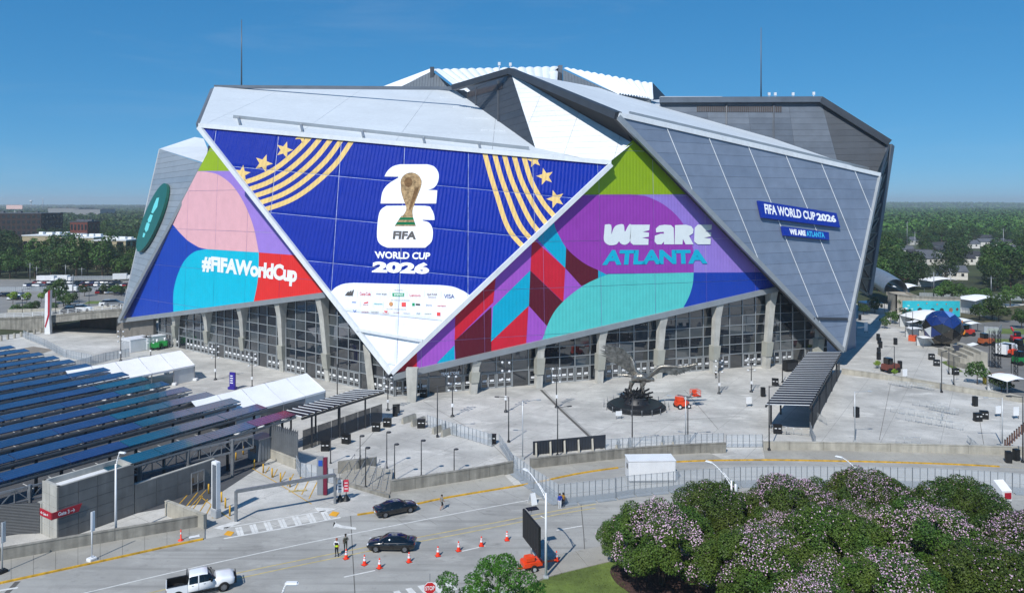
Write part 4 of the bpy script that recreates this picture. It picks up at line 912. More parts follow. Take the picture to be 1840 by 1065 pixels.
# white information tower, clearance gantry, booth
tw = thing('information_tower', 'tall white display tower with a dark vertical screen panel by the driveway', 'tower', G(388, 928), ANG-math.pi/2)
MB().bbox((0, 0, .9), (.95, .6, 5.5), .06).build('cabinet', white_m, tw, True); MB().bbox((0, 0, 0), (1.05, .7, .9), .05).build('plinth', S('plinth_grey', (168, 174, 180), rough=.5, var=.06), tw, True)
MB().box((.12, -.32, 1.1), (.62, .05, 5.0)).build('screen', S('screen_grey', (96, 102, 110), rough=.4, var=.05), tw, True)
gn = thing('clearance_gantry', 'grey steel height gantry spanning the driveway entrance', 'gantry', G(424, 935))
p0, p1 = G(424, 936), G(602, 904); hh = V((0, 0, 3.45))
MB().bar(p0, p0+hh, .28).build('post', steel_m, gn); MB().bar(p1, p1+hh, .28).build('post', steel_m, gn); MB().bar(p0+hh-V((0, 0, .05)), p1+hh, .34, .34).build('beam', steel_m, gn)
# yellow bollards and driveway paint
bol = thing('bollard', 'yellow steel bollard at the driveway edge', 'bollard', G(375, 886), group='yellow bollards along the driveway'); MB().tube((0, 0, 0), (0, 0, 1.15), .1, .1, 10).lathe([(.1, 1.15), (.08, 1.2), (0.01, 1.23)], n=10).build('tube', yellow_p, bol, True)
for x, y in ((398, 901), (405, 912), (413, 926), (457, 840), (473, 849), (489, 857), (504, 865), (521, 874), (437, 816), (424, 826), (447, 822)): copy_tree(bol, loc=G(x, y))
line([(452, 840), (500, 868), (560, 905)], .12, yellow_p, 'driveway_line'); line([(370, 880), (340, 912)], .1, yellow_p, 'driveway_line'); line([(358, 890), (414, 932)], .12, yellow_p, 'driveway_line')
for k in range(7): line([(477+k*13, 850+k*7.6), (484+k*14.5, 838+k*4.2)], .12, yellow_p, 'driveway_line')
for k in range(6): line([(322+k*12, 905+k*5), (346+k*9, 878+k*6)], .12, yellow_p, 'driveway_line')
bo = thing('ticket_booth', 'grey ribbed metal ticket booth under the canopy edge beside the driveway', 'booth', G(452, 828), ANG-math.pi/2)
MB().bbox((0, 1.5, 0), (2.6, 2.4, 3.0), .05).build('body', S('booth_grey', (128, 133, 138), rough=.5, var=.06, rib=((1, .2, 0), .35, .6)), bo, True); MB().box((0, .26, 1.2), (1.2, .06, 1.0)).build('window', glass, bo, True); MB().box((0, 1.5, 3.0), (2.9, 2.7, .14)).build('roof', steel_m, bo, True)
cwv = thing('corrugated_wall', 'dark corrugated metal screen wall at the end of the Gate 3 canopy', 'wall', G(510, 836))
pa, pb = G(484, 822), G(535, 838); 
for i in range(14):
    a, b = pa.lerp(pb, i/14), pa.lerp(pb, (i+.94)/14); MB().slab([a, b, b+V((0, 0, 5.0)), a+V((0, 0, 4.0))], V_*.1).build('sheet', S('corrugated_grey', (112, 116, 120), rough=.5, metal=.3, var=.08), cwv)
parapet([(484, 822), (510, 834), (531, 842)], 1.2, 'short pale concrete wall below the corrugated screen', m=wall_l, name='low_wall')
parapet([(296, 925), (330, 938), (366, 952)], 1.6, 'sloping concrete ramp wall behind the display tower', m=wall_l, name='ramp_wall')
# ------------------------------------------------------------------ frame tents
tent_white = S('tent_fabric', (236, 238, 240), rough=.55, var=.03, scale=.4, spec=.3)
def tent(ridge, label, n=5, bay=4.5, hw=5.0, he=3.2, hr=5.6):
    t = thing('frame_tent', label, 'tent', (ridge.x, ridge.y, 0))
    for i in range(n):
        a = V((ridge.x, ridge.y, 0))-V_*(i*bay+.03); b = V((ridge.x, ridge.y, 0))-V_*((i+1)*bay-.03)
        for s in (1, -1):
            rows = []
            for k in range(5):
                f = k/4; sag = -.12*math.sin(math.pi*f)
                rows.append([p+U_*s*hw*f+V((0, 0, hr+(he-hr)*f+sag)) for p in (a, a.lerp(b, .5)-V((0, 0, .06)), b)])
            MB().grid(rows).build('roof_panel', tent_white, t)
            e1, e2 = a+U_*s*hw+V((0, 0, he)), b+U_*s*hw+V((0, 0, he)); MB().slab([e1, e2, e2-V((0, 0, .35)), e1-V((0, 0, .35))], U_*s*.02).build('valance', tent_white, t)
        for s in (1, -1): p = a+U_*s*hw*.985; MB().bar(p, p+V((0, 0, he)), .14).build('leg', steel_m, t); MB().bbox(p-V((0, 0, 0))+U_*s*.3, (.8, .8, .5), .06).build('weight', white_m, t)
        if i == 0 or i == 3:
            p, q = a+U_*hw*.97, b+U_*hw*.97; MB().slab([p, q, q+V((0, 0, he)), p+V((0, 0, he))], U_*.03).build('side_wall', S('tent_wall', (200, 204, 206), rough=.5, var=.04), t)
    e = V((ridge.x, ridge.y, 0)); MB().poly([e+U_*hw+V((0, 0, he)), e-U_*hw+V((0, 0, he)), e+V((0, 0, hr))]).build('gable', tent_white, t)
    return t
tent(G(325, 629, 5.6), 'white frame tent nearest the glass wall columns behind the solar rows')
tent(G(551, 670, 5.6), 'white frame tent beside the Gate 3 solar walkway roof')
# ------------------------------------------------------------------ solar walkway canopies
def walkway(a, b, c, d, z, n, label, nm='walkway_canopy', bars=True, screen=1):
    """roof corners given in plan, near-left a, near-right b, far-right c, far-left d"""
    t = thing(nm, label, 'canopy', ((a+b)/2).xy.to_3d())
    for i in range(n):
        e = .08/((d-a).length/n)
        p, q = a.lerp(d, (i+e)/n), b.lerp(c, (i+e)/n); r_, s_ = b.lerp(c, (i+1-e)/n), a.lerp(d, (i+1-e)/n)
        MB().slab([p, q, r_, s_], (0, 0, .08)).build('solar_strip', pv_d, t)
    fr = MB()
    for i in range(n+1): fr.bar(a.lerp(d, i/n)+V((0, 0, .1)), b.lerp(c, i/n)+V((0, 0, .07)), .07 if nm == 'entrance_canopy' else .12, .1)
    fr.build('roof_bars', white_metal, t)
    for p, q in ((a, d), (b, c)): MB().bar(p-V((0, 0, .25)), q-V((0, 0, .25)), .22, .3).build('edge_beam', dgrey, t)
    m = max(3, n//5)
    for i in range(m):
        for p, q in ((a, d), (b, c)):
            k = p.lerp(q, (i+.3)/m).lerp((a+b+c+d)/4, .04); MB().bar((k.x, k.y, 0), (k.x, k.y, z-.3), .24).build('post', dgrey, t)
    if screen:
        mesh_d = MATS.get('mesh_dark') or mesh_mat('mesh_dark', (.02, .022, .026), .93)  # near-black mesh also stands in for the shade under the roof
        for i in range(m*2):
            p, q = b.lerp(c, i/(m*2)).lerp((a+b+c+d)/4, .03), b.lerp(c, (i+.97)/(m*2)).lerp((a+b+c+d)/4, .03); p = V((p.x, p.y, .1)); q = V((q.x, q.y, .1))
            MB().poly([p, q, q+V((0, 0, 2.9)), p+V((0, 0, 2.9))]).build('mesh_panel', mesh_d, t)
    return t
def mesh_mat(name, c, alpha):
    m = bpy.data.materials.new(name); m.use_nodes = True; t = m.node_tree; b = t.nodes['Principled BSDF']; b.inputs['Base Color'].default_value = (*c, 1); b.inputs['Roughness'].default_value = .6
    pos = nd(t, 'ShaderNodeNewGeometry').outputs['Position']; n = nd(t, 'ShaderNodeTexNoise'); n.inputs['Scale'].default_value = .7; t.links.new(pos, n.inputs['Vector'])
    r = nd(t, 'ShaderNodeMapRange'); r.inputs['To Min'].default_value = alpha*.8; r.inputs['To Max'].default_value = min(1, alpha*1.2); t.links.new(n.outputs['Fac'], r.inputs['Value']); t.links.new(r.outputs[0], b.inputs['Alpha'])
    MATS[name] = m; return m
wk = walkway(G(505, 741, 5), G(542, 749, 5), G(690, 702.5, 5), G(637, 700, 5), 5, 14, 'solar roofed walkway with dark mesh sides leading to Gate 3')
letter3d('GATE 3', G(579, 743, 3.4), G(602, 736, 3.4)-G(579, 743, 3.4), (0, 0, .75), S('letter_red', (170, 70, 64), rough=.5, var=.05), wk, 'gate_lettering', bold=.03)
walkway(G(1376, 727, 4.6), G(1455, 728.5, 4.6), G(1511, 633, 4.6), G(1452, 633, 4.6), 4.6, 27, 'long dark solar canopy reaching from the right plaza to the grey wing', nm='entrance_canopy')
# purple info sign, containers and green machines by the left wall
s_ = thing('info_sign', 'purple standing sign board on the plaza between the white tents', 'sign', G(418, 699), -.35)
MB().bbox((0, 0, .5), (1.3, .35, 2.8), .03).build('panel', S('sign_purple', (50, 36, 140), rough=.4, var=.05), s_, True); MB().bbox((0, 0, 0), (1.7, .9, .5), .05).build('base', MATS['sign_purple'], s_, True)
for k in range(4): MB().box((-.1, -.19, 1.2+k*.45), (.7-.12*(k % 2), .03, .16)).build('text_bar', ptext, s_, True)
for (x, y, w, l, lab) in ((225, 632, 4.6, 5.5, 'large white equipment container beside the left service wall'), (259, 628, 2.6, 5.0, 'smaller white container next to the green machines')):
    c = thing('container', lab, 'container', G(x, y), ANG-math.pi/2)
    MB().bbox((0, l/2, 0), (w, l, 3.0), .06).build('body', white_m, c, True); MB().box((0, -.03, .15), (w*.86, .05, 2.6)).build('door', S('container_door', (170, 174, 178), rough=.5, var=.08, rib=((1, 0, 0), .3, .4)), c, True)
    MB().box((0, l/2, 3.0), (w+.08, l+.08, .1)).build('roof', white_m, c, True)
for x, y, lab in ((279, 628, 'green generator trailer close to the white containers'), (293, 625, 'green wheeled machine nearer the glass wall')):
    c = thing('generator', lab, 'generator', G(x, y), .3)
    MB().bbox((0, 0, .45), (2.2, 1.4, 1.3), .15).build('housing', S('machine_green', (28, 140, 60), rough=.4, var=.08), c, True); MB().tube((.4, 0, 1.7), (.4, 0, 2.6), .25).build('stack', white_m, c, True)
    for sx in (-.7, .7):
        for sy in (-.75, .75): MB().tube((sx, sy-.1, .35), (sx, sy+.1, .35), .35, .35, 12).build('wheel', black_m, c, True)
# pylon sign and overpass on the far left
py = thing('pylon_sign', 'tall bent white pylon with a red stripe beside the overpass', 'sign', G(84, 600))
Yp = G(84, 600).y
P = [D(80, 600, Yp), D(90, 600, Yp), D(88, 568, Yp), D(90, 521, Yp), D(81, 528, Yp), D(80, 570, Yp)]
MB().slab(P, (0, 1.0, 0)).build('blade', white_m, py); MB().slab([D(86, 524, Yp)-V((0, .06, 0)), D(90, 520, Yp)-V((0, .06, 0)), D(89, 566, Yp)-V((0, .06, 0)), D(82, 589, Yp)-V((0, .06, 0)), D(80.5, 586, Yp)-V((0, .06, 0)), D(86, 565, Yp)-V((0, .06, 0))], (0, .05, 0)).build('stripe', sign_red, py)
# ------------------------------------------------------------------ lamp posts
def where(x, y):
    if x < 460: return 'by the white tents and left glass wall'
    if x < 640: return 'beside the Gate 3 walkway'
    if x < 720: return 'between the Gate 3 walkway and the parapet'
    if x < 860: return 'near the lattice fence and jersey barriers'
    if x < 960: return 'near the stepped mesh fence'
    if x < 1110: return 'by the drain channel and stairwell'
    if x < 1265: return 'near the bird statue'
    if x < 1330: return 'before the glass doors past the statue'
    if x < 1470: return 'beside the long entrance canopy'
    if y < 690: return 'on the upper plaza beyond the low wall'
    if x > 1785 and y > 780: return 'at the rusty post row on the parapet corner'
    return 'on the open plaza before the low wall'
def vh(base_px, top_py):                                   # height of something standing at a ground pixel
    b = G(*base_px); return (base_px[1]-top_py)*b.y/FL
def saucer_lamp():
    t = thing('plaza_lamp', 'slim dark lamp post with a saucer head beside the plaza stairs', 'lamp post', group='saucer lamps around the plaza stairs')
    MB().tube((0, 0, 0), (0, 0, 4.9), .075, .06, 8).build('pole', dgrey, t, True); MB().lathe([(.14, 0), (.14, .25), (.08, .3)], n=10).build('base', dgrey, t, True)
    MB().lathe([(.01, 4.98), (.3, 4.95), (.34, 4.86), (.3, 4.8), (.01, 4.78)], (.28, 0, 0), 16).build('head', dgrey, t, True); MB().bar((0, 0, 4.85), (.3, 0, 4.88), .06).build('arm', dgrey, t, True)
    return t
sl = None
for x, y, yt in ((657, 876, 803), (709, 862, 797), (647, 848, 782), (695, 841, 775), (757, 856, 790), (816, 848, 806), (594, 832, 787)):
    o = saucer_lamp() if sl is None else copy_tree(sl); sl = sl or o; o.location = G(x, y); o.scale = (1, 1, vh((x, y), yt)/4.95); o.rotation_euler = (0, 0, random.uniform(-.2, .3))
def camera_pole():
    t = thing('camera_pole', 'tall dark pole with white security cameras on the plaza', 'pole', group='security camera poles on the plaza')
    MB().tube((0, 0, 0), (0, 0, 9), .1, .07, 8).build('pole', dgrey, t, True); MB().lathe([(.35, 0), (.3, .3), (.12, .35)], n=12).build('base', dgrey, t, True)
    for k, z in enumerate((8.4, 7.0, 5.6)):
        MB().bar((-.6, 0, z), (.6, 0, z), .07).build('arm', dgrey, t, True)
        for sx in (-.62, .62): MB().lathe([(.01, .22), (.2, .12), (.22, 0), (.12, -.18), (.01, -.22)], (sx, 0, z-.25), 10).build('camera', white_m, t, True)
    MB().bbox((0, -.14, 2.0), (.4, .25, .7), .04).build('junction_box', white_m, t, True)
    return t
cp = None
for x, y, yt in ((909, 740, 642), (1000, 732, 655), (813, 748, 669), (1292, 707, 642), (1350, 704, 638), (387, 682, 616), (453, 696, 630), (697, 737, 672), (271, 640, 600), (217, 648, 590)):
    o = camera_pole() if cp is None else copy_tree(cp); cp = cp or o; o['label'] = 'tall dark pole with white cameras '+where(x, y); o.location = G(x, y); o.scale = (1, 1, vh((x, y), yt)/9.0); o.rotation_euler = (0, 0, random.uniform(-.3, .3))
def arm_lamp(label, mat_, group, arm=1.6):
    t = thing('arm_lamp', label, 'lamp post', group=group)
    MB().tube((0, 0, 0), (0, 0, 8), .1, .07, 8).build('pole', mat_, t, True); MB().bbox((0, 0, 0), (.4, .4, .35), .05).build('base', mat_, t, True)
    MB().bar((0, 0, 7.9), (arm, 0, 8.0), .07).build('arm', mat_, t, True); MB().bbox((arm+.2, 0, 7.9), (.75, .35, .14), .05).build('head', mat_, t, True)
    return t
al = None
for x, y, yt, rz in ((606, 712, 654, .4), (786, 785, 693, .2), (914, 794, 713, 3.0), (1002, 819, 731, .3), (1136, 806, 717, .1), (1236, 799, 713, .2), (1382, 810, 693, 0), (1406, 687, 632, .4), (1607, 671, 622, 3.1), (1692, 705, 632, .6), (1705, 672, 625, .4), (1714, 692, 640, .4), (1838, 832, 712, 3.0), (1640, 612, 560, 2.8), (1628, 600, 556, 2.8)):
    o = arm_lamp('dark square-armed lamp post standing on the concrete plaza', dgrey, 'dark arm lamps on the plaza') if al is None else copy_tree(al); al = al or o; o['label'] = 'dark square-armed lamp post '+where(x, y)
    o.location = G(x, y); o.rotation_euler = (0, 0, rz); o.scale = (1, 1, vh((x, y), yt)/8)
ll = None; lsteel = S('light_steel', (190, 194, 196), rough=.4, metal=.3, var=.05)
for x, y, yt, rz in ((1536, 794, 703, .1), (1801, 800, 714, 3.1), (939, 825, 720, .3), (1232, 800, 712, 2.9)):
    o = arm_lamp('pale galvanised lamp post just behind the long parapet', lsteel, 'pale lamp posts behind the parapet', 2.2) if ll is None else copy_tree(ll); ll = ll or o
    o.location = G(x, y); o.rotation_euler = (0, 0, rz); o.scale = (1, 1, vh((x, y), yt)/8)
# white street lights
def street_light(base, h, hx, hy, label, arm2=False):
    t = thing('street_light', label, 'street light', base)
    MB().tube((0, 0, 0), (0, 0, h), .14, .09, 10).build('pole', white_m, t, True); MB().bbox((0, 0, 0), (.5, .5, .25), .05).build('base', lsteel, t, True)
    a = spline([(0, 0, h-.6), (hx*.35, hy*.35, h+.3), (hx*.75, hy*.75, h+1.0), (hx, hy, h+1.25)], 4); MB().path(a, .06).build('arm', white_m, t, True)
    MB().path([(0, 0, h-.2), (hx*.4, hy*.4, h+.6)], .04).build('brace', white_m, t, True)
    d = V((hx, hy, 0)).normalized(); MB().bbox((hx+d.x*.3, hy+d.y*.3, h+1.15), (.85, .34, .2), .08, math.atan2(hy, hx)).build('head', white_m, t, True)
    return t
sl1 = street_light(G(981, 1038), 8.2, -1.7, 2.4, 'white street light with a curved arm beside the message board trailer')
MB().tube((-.5, 0, 6.0), (0, 0, 5.7), .03).build('bracket', white_m, sl1, True)
p = V((22.6, 74.5, 0)); sl2 = street_light(p, 4.2+3.4, -1.6, 1.6, 'white street light with silver canister rising from the flowering shrubs')
MB().lathe([(.01, 5.6), (.26, 5.6), (.26, 6.5), (.16, 6.6), (.2, 7.2), (.01, 7.3)], (.45, 0, 0), 12).build('canister', lsteel, sl2, True)
street_light(V((38.5, 79, 0)), 6.6, -1.8, 1.5, 'white street light in front of the long fence')
street_light(G(208, 966), 8.0, .5, -.1, 'white lamp post in front of the gatehouse wall')
street_light(V((-14.6, 45, 0)), 11.2, .6, 0, 'low white lamp at the foot of the road')
# tall signs on the pavement, left
for x, y, lab, mm in ((165, 1008, 'white banner post on a square base by the yellow kerb', white_m), (4, 1030, 'grey sign post on a dark weighted base at the pavement end', lsteel)):
    t = thing('banner_post', lab, 'sign post', G(x, y), ANG+.1)
    MB().bbox((0, 0, 0), (.75, .75, .4), .05).build('base', mm if x > 100 else black_m, t, True); MB().tube((0, 0, .3), (0, 0, 5.0), .07, .07, 8).build('pole', mm, t, True); MB().bbox((.1, 0, 3.0), (.42, .1, 2.0), .02).build('panel', mm, t, True)
# ------------------------------------------------------------------ bins and speakers
def bin_():
    t = thing('litter_bin', 'black twin litter bin standing on the plaza concrete', 'bin', group='black twin bins on the plaza')
    MB().bbox((0, 0, 0), (1.25, .75, 1.25), .05).build('body', black_m, t, True); MB().bbox((0, 0, 1.25), (1.3, .8, .12), .04).build('lid', black_m, t, True)
    for sx in (-.3, .3): MB().box((sx, -.385, .8), (.34, .03, .12)).build('label_plate', white_m, t, True)
    return t
b0 = None
for x, y in ((585, 809), (622, 796), (676, 774), (696, 766), (757, 768), (761, 713), (884, 796), (1393, 692), (1397, 778), (1757, 756), (1768, 752), (1717, 673), (1674, 646), (1683, 657)):
    o = bin_() if b0 is None else copy_tree(b0); b0 = b0 or o; o['label'] = 'black twin litter bin '+where(x, y); o.location = G(x, y); o.rotation_euler = (0, 0, random.uniform(-.15, .35)-.2)
def slim():
    t = thing('recycling_bin', 'slim black recycling bin on the right plaza', 'bin', group='slim black bins on the right plaza')
    MB().bbox((0, 0, 0), (.75, .7, 1.6), .06).build('body', black_m, t, True); MB().lathe([(.01, .01), (.2, 0.0)], (0, 0, 0), 8).build('foot', black_m, t, True); MB().bbox((0, 0, 1.6), (.8, .75, .1), .04).build('lid', black_m, t, True)
    return t
b1 = None
for x, y in ((1578, 611), (1580, 618), (1582, 625), (1579, 637), (1579, 646), (1609, 619), (1617, 662), (1752, 729), (1812, 832), (1826, 828), (1539, 749), (710, 747), (1371, 712), (1545, 575)):
    o = slim() if b1 is None else copy_tree(b1); b1 = b1 or o; o['label'] = 'slim black recycling bin '+where(x, y); o.location = G(x, y); o.rotation_euler = (0, 0, random.uniform(-.3, .3))
t = thing('speaker_crate', 'big black equipment crate beside the canopy at the glass doors', 'crate', G(1420, 666), .3); MB().bbox((0, 0, .1), (3.0, 1.6, 2.2), .06).build('body', black_m, t, True); MB().box((0, -.82, .5), (2.6, .04, 1.4)).build('grille', dgrey, t, True)
t = thing('plaza_bin_grey', 'dark grey box bin near the walkway mesh end', 'bin', G(712, 741), .2); t.name = 'grey_bin'; MB().bbox((0, 0, 0), (1.2, .7, 1.3), .05).build('body', dgrey, t, True); MB().bbox((0, 0, 1.3), (1.25, .75, .1), .03).build('lid', black_m, t, True)
# ------------------------------------------------------------------ fences and barriers
mesh_l = mesh_mat('mesh_light', (.52, .57, .62), .5); mesh_b = mesh_mat('mesh_base', (.34, .38, .42), .75)
def fence_me(w, h, name, base=True):
    mb = MB()
    for x in (0, w/3, 2*w/3, w): mb.bar((x, 0, 0), (x, 0, h), .055, .05, 3)
    for z in (.08, h-.04, h*.5): mb.bar((0, 0, z), (w, 0, z), .04)
    mb.poly([(0, .01, .05), (w, .01, .05), (w, .01, h), (0, .01, h)], 1)
    if base: mb.poly([(0, -.04, .05), (w, -.04, .05), (w, -.04, h*.3), (0, -.04, h*.3)], 2); mb.box((w/2, -.35, 0), (w*.9, .6, .12), 0, 2)
    return mb.mesh(name, [lsteel, mesh_l, mesh_b, S('fence_post_grey', (104, 112, 120), rough=.5, var=.08)])
fpan = fence_me(2.4, 2.5, 'fence_panel')
def fence(px, label, me=fpan, w=2.4, name='mesh_fence', pts=None):
    P = pts or [G(*p) for p in px]; t = thing(name, label, 'fence', P[0]); inv = FRAME[t].inverted()
    for a, b in zip(P, P[1:]):
        L = (b-a).length; n = max(1, round(L/w)); s = L/n; rz = math.atan2(b.y-a.y, b.x-a.x)
        for i in range(n): place('fence_panel', me, t, inv @ Matrix.Translation(a.lerp(b, i/n)) @ Matrix.Rotation(rz+random.gauss(0, .02), 4, 'Z') @ Matrix.Scale(s/w, 4, V((1, 0, 0))))
    return t
fence([(923, 850), (960, 878), (1003, 907)], 'pale mesh fence crossing the road from the parapet to the couple')
fence([(1003, 907), (1070, 899), (1140, 889), (1230, 880), (1330, 873), (1450, 872), (1560, 873), (1680, 876), (1780, 882), (1900, 892)], 'long pale mesh fence running along the lane behind the shrubs')
low = fence_me(2.4, 1.9, 'fence_panel', False)
fence([(768, 766), (800, 777), (842, 789), (884, 802)], 'lattice mesh fence on the plaza beside a black bin', low)
fence([(897, 802), (910, 822), (922, 846)], 'short mesh fence stepping down to the parapet end', low)
fence([(532, 842), (540, 856), (600, 868)], 'grey railing fence beside the corrugated screen', low)
fence([(1455, 778), (1464, 806)], 'mesh fence at the foot of the dark solar canopy', low)
fence([(1088, 812), (1150, 808), (1240, 803), (1300, 800)], 'mesh fence and gates behind the curved parapet', low)
fence([(1305, 803), (1335, 803), (1370, 803)], 'pair of mesh swing gates in the parapet opening', low, name='swing_gate')
fence([(232, 640), (190, 648), (120, 668)], 'light mesh fence behind the far solar rows', low)
# crowd barriers
cb = MB()
for x in (0, 2.3): cb.tube((x, 0, .1), (x, 0, 1.1), .025, n=6)
cb.tube((0, 0, 1.1), (2.3, 0, 1.1), .025, n=6).tube((0, 0, .25), (2.3, 0, .25), .02, n=6)
for k in range(1, 16): cb.bar((k*.144, 0, .25), (k*.144, 0, 1.1), .015)
for x in (.35, 1.95): cb.bar((x, -.35, .03), (x, .35, .03), .05)
cb_me = cb.mesh('barrier_frame', lsteel)
for (a, b), n in ((((1600, 740), (1700, 757)), 6), (((1610, 752), (1720, 771)), 6), (((1640, 728), (1690, 735)), 4), (((1695, 748), (1690, 762)), 2), (((1596, 690), (1622, 695)), 5), (((1628, 694), (1660, 699)), 6), (((1670, 736), (1700, 742)), 6), (((1738, 795), (1752, 806)), 3), (((1610, 797), (1640, 798)), 2), (((1452, 745), (1484, 762)), 3), (((1762, 812), (1790, 813)), 1), (((1385, 775), (1440, 782)), 4), (((1140, 790), (1165, 792)), 2)):
    A, B = G(*a), G(*b); rz = math.atan2(B.y-A.y, B.x-A.x)
    for i in range(n):
        o = tag(place('crowd_barrier', cb_me), 'grey steel crowd barrier '+where(*a), 'barrier', 'crowd barriers on the plaza'); o.location = A.lerp(B, i/n); o.rotation_euler = (0, 0, rz+random.gauss(0, .04))
# stairwell pit: added dark screen stands for its shaded recess; concrete fins, drain covers
t = thing('stairwell', 'stairwell recess suggested by an added dark slatted screen with concrete fins behind the curved parapet', 'stairwell', G(1020, 812))
a, b, c, d = G(958, 822), G(1090, 808), G(1082, 797), G(958, 806)
MB().slab([a+V((0, 1.2, .0)), b+V((0, 1.0, 0)), b+V((0, 1.0, 1.9)), a+V((0, 1.2, 1.9))], (0, .15, 0)).build('screen', S('recess_shade_screen', (44, 50, 60), rough=.6, var=.12, rib=((0, 0, 1), .12, .5)), t)
for k in range(26):
    p = a.lerp(b, (k+.5)/26)+V((0, 1.05, 0)); MB().bar(p, p+V((0, 0, 1.95)), .05).build('slat', dgrey, t)
for k in range(5):
    p = a.lerp(b, k/5.2+.03); MB().slab([p, p+V((0, 1.2, 0)), p+V((0, 1.2, 1.7)), p+V((0, .25, .5))], (.25, 0, 0)).build('fin', wall_l, t)
# terrace stairs: shallow treads, cheek wall and handrails
st = thing('plaza_stairs', 'broad concrete stairs with steel handrails between the plaza and the pavement', 'stairs', G(660, 870))
q = [G(603, 866), G(700, 892), G(706, 850), G(632, 836)]
for k in range(9):
    f, f2 = k/9, (k+1)/9
    MB().prism([q[0].lerp(q[3], f)+V((0, 0, -.01)), q[1].lerp(q[2], f)+V((0, 0, -.01)), q[1].lerp(q[2], f2-.006)+V((0, 0, -.01)), q[0].lerp(q[3], f2-.006)+V((0, 0, -.01))], .08+k*.055).build('step', walk_m, st)
for k in range(6):
    a, b = q[0].lerp(q[1], (k+.5)/6.5), q[3].lerp(q[2], (k+.5)/6.5); h = MB()
    for i in range(3): p = a.lerp(b, i/2); h.bar(p, p+V((0, 0, 1.25+i*.2)), .05)
    h.bar(a+V((0, 0, 1.25)), b+V((0, 0, 1.65)), .06); h.build('handrail', steel_m, st)
MB().prism([q[0]+V((-.3, 0, 0)), q[1]+V((0, -.5, 0)), q[1], q[0]+V((-.3, .5, 0))], .35).build('cheek_wall', wall_m, st)
MB().slab([G(607, 850), G(640, 848), G(675, 838), G(675, 838)+V((0, 0, 1.3)), G(640, 848)+V((0, 0, 1.6)), G(607, 850)+V((0, 0, 1.6))], (.1, .3, 0)).build('planter_wall', wall_m, st)
t = thing('entry_pylon', 'maroon entry pylon with a blue parking sign by the stairs', 'sign', G(585, 888)); MB().bbox((0, 0, 0), (.45, .45, 4.6), .03).build('panel', S('maroon', (110, 20, 50), rough=.4, var=.05), t, True); MB().bbox((-.65, .05, 0), (.75, .35, 4.7), .03).build('column', S('pylon_grey', (132, 138, 144), rough=.5, var=.05), t, True); MB().box((-.6, -.16, 3.6), (.5, .04, .7)).build('parking_plate', S('plate_blue', (30, 80, 170), rough=.4, var=.02), t, True)
for x, y, m_, lab in ((611, 899, white_m, 'white notice board on a black weighted stand by the stairs'), (622, 898, S('notice_red', (190, 50, 70), rough=.5, var=.05), 'pinkish red notice board on a black weighted stand')):
    t = thing('notice_board', lab, 'sign', G(x, y), .1); MB().bbox((0, 0, 1.0), (.6, .06, 1.5), .015).build('panel', m_, t, True); MB().lathe([(.5, 0), (.42, .15), (.06, .75), (.03, 1.0)], n=10).build('stand', black_m, t, True)
    for k in range(3): MB().box((0, -.04, 1.35+k*.36), (.38, .02, .1)).build('text_bar', dgrey if m_ is white_m else white_m, t, True)
t = thing('parking_kerb', 'pale yellow wooden parking bump on the driveway', 'parking bump', G(535, 882), .2); MB().bbox((0, 0, 0), (2.2, .2, .16), .03).build('block', faded_y, t, True); MB().box((0, 0, .16), (.2, .1, .02)).build('bolt', dgrey, t, True)
t = thing('rubber_mat', 'crumpled white sheet lying beside an orange post on the pavement', 'sheet', G(340, 970), .5); MB().grid([[V((x*.35, y*.3, .14+.05*random.random())) for x in range(4)] for y in range(3)]).build('cloth', white_m, t, True)
# crates of concrete jersey blocks by the gates
for k, (x, y) in enumerate(((735, 757), (752, 762), (790, 775), (806, 780), (1110, 806), (1130, 803), (1190, 800), (1210, 799))):
    t = thing('jersey_barrier', 'weathered concrete jersey barrier by the plaza fence', 'barrier', G(x, y), .9 if k < 4 else 1.3, group='concrete jersey barriers at the fences')
    MB().hexa([V(p) for p in ((-1.5, -.3, 0), (1.5, -.3, 0), (1.5, .3, 0), (-1.5, .3, 0), (-1.5, -.1, 1.0), (1.5, -.1, 1.0), (1.5, .1, 1.0), (-1.5, .1, 1.0))]).build('block', wall_l, t, True); MB().bar((-1.3, 0, 1.0), (1.3, 0, 1.06), .1, .06).build('rail', steel_m, t, True)
# ------------------------------------------------------------------ bird of prey statue
stt = thing('bird_statue', 'silver statue of a bird of prey landing with wings raised on a black round plinth', 'statue', G(1143, 731))
bz = G(1143, 731)
steelbird = S('bird_steel', (148, 144, 136), rough=.33, metal=.75, var=.3, scale=1.5, bump=.5, bscale=5); plinth_m = S('plinth_black', (30, 32, 36), rough=.5, var=.15)
R0 = 53*bz.y/FL
MB().lathe([(R0, 0), (R0, .25), (R0*.94, .27), (R0*.94, .5), (R0*.87, .52), (R0*.86, .75), (.01, .95)], n=48, sm=False).build('plinth', plinth_m, stt, True)
k_ = bz.y/FL
def S3(px, py, dy=0.): p = D(px, py, bz.y+dy)-bz; return p
nb = MB(); random.seed(3)
for k in range(90):                                        # nest of twisted blades under the talons
    a = random.uniform(0, 6.28); r = random.uniform(.2, 2.2); z = random.uniform(1.2, 2.6); p = V((math.cos(a)*r, math.sin(a)*r*.8, z)); d = V((random.gauss(0, 1), random.gauss(0, 1), random.uniform(.1, 1))).normalized()*random.uniform(.8, 1.7)
    nb.bar(p, p+d, .12, .3)
nb.lathe([(2.3, .8), (1.9, 1.5), (1.1, 2.2), (.01, 2.5)], n=14); nb.build('nest', plinth_m, stt, True)
def z8(x, y): return (1060+x/6.657, 600+y/6.657)
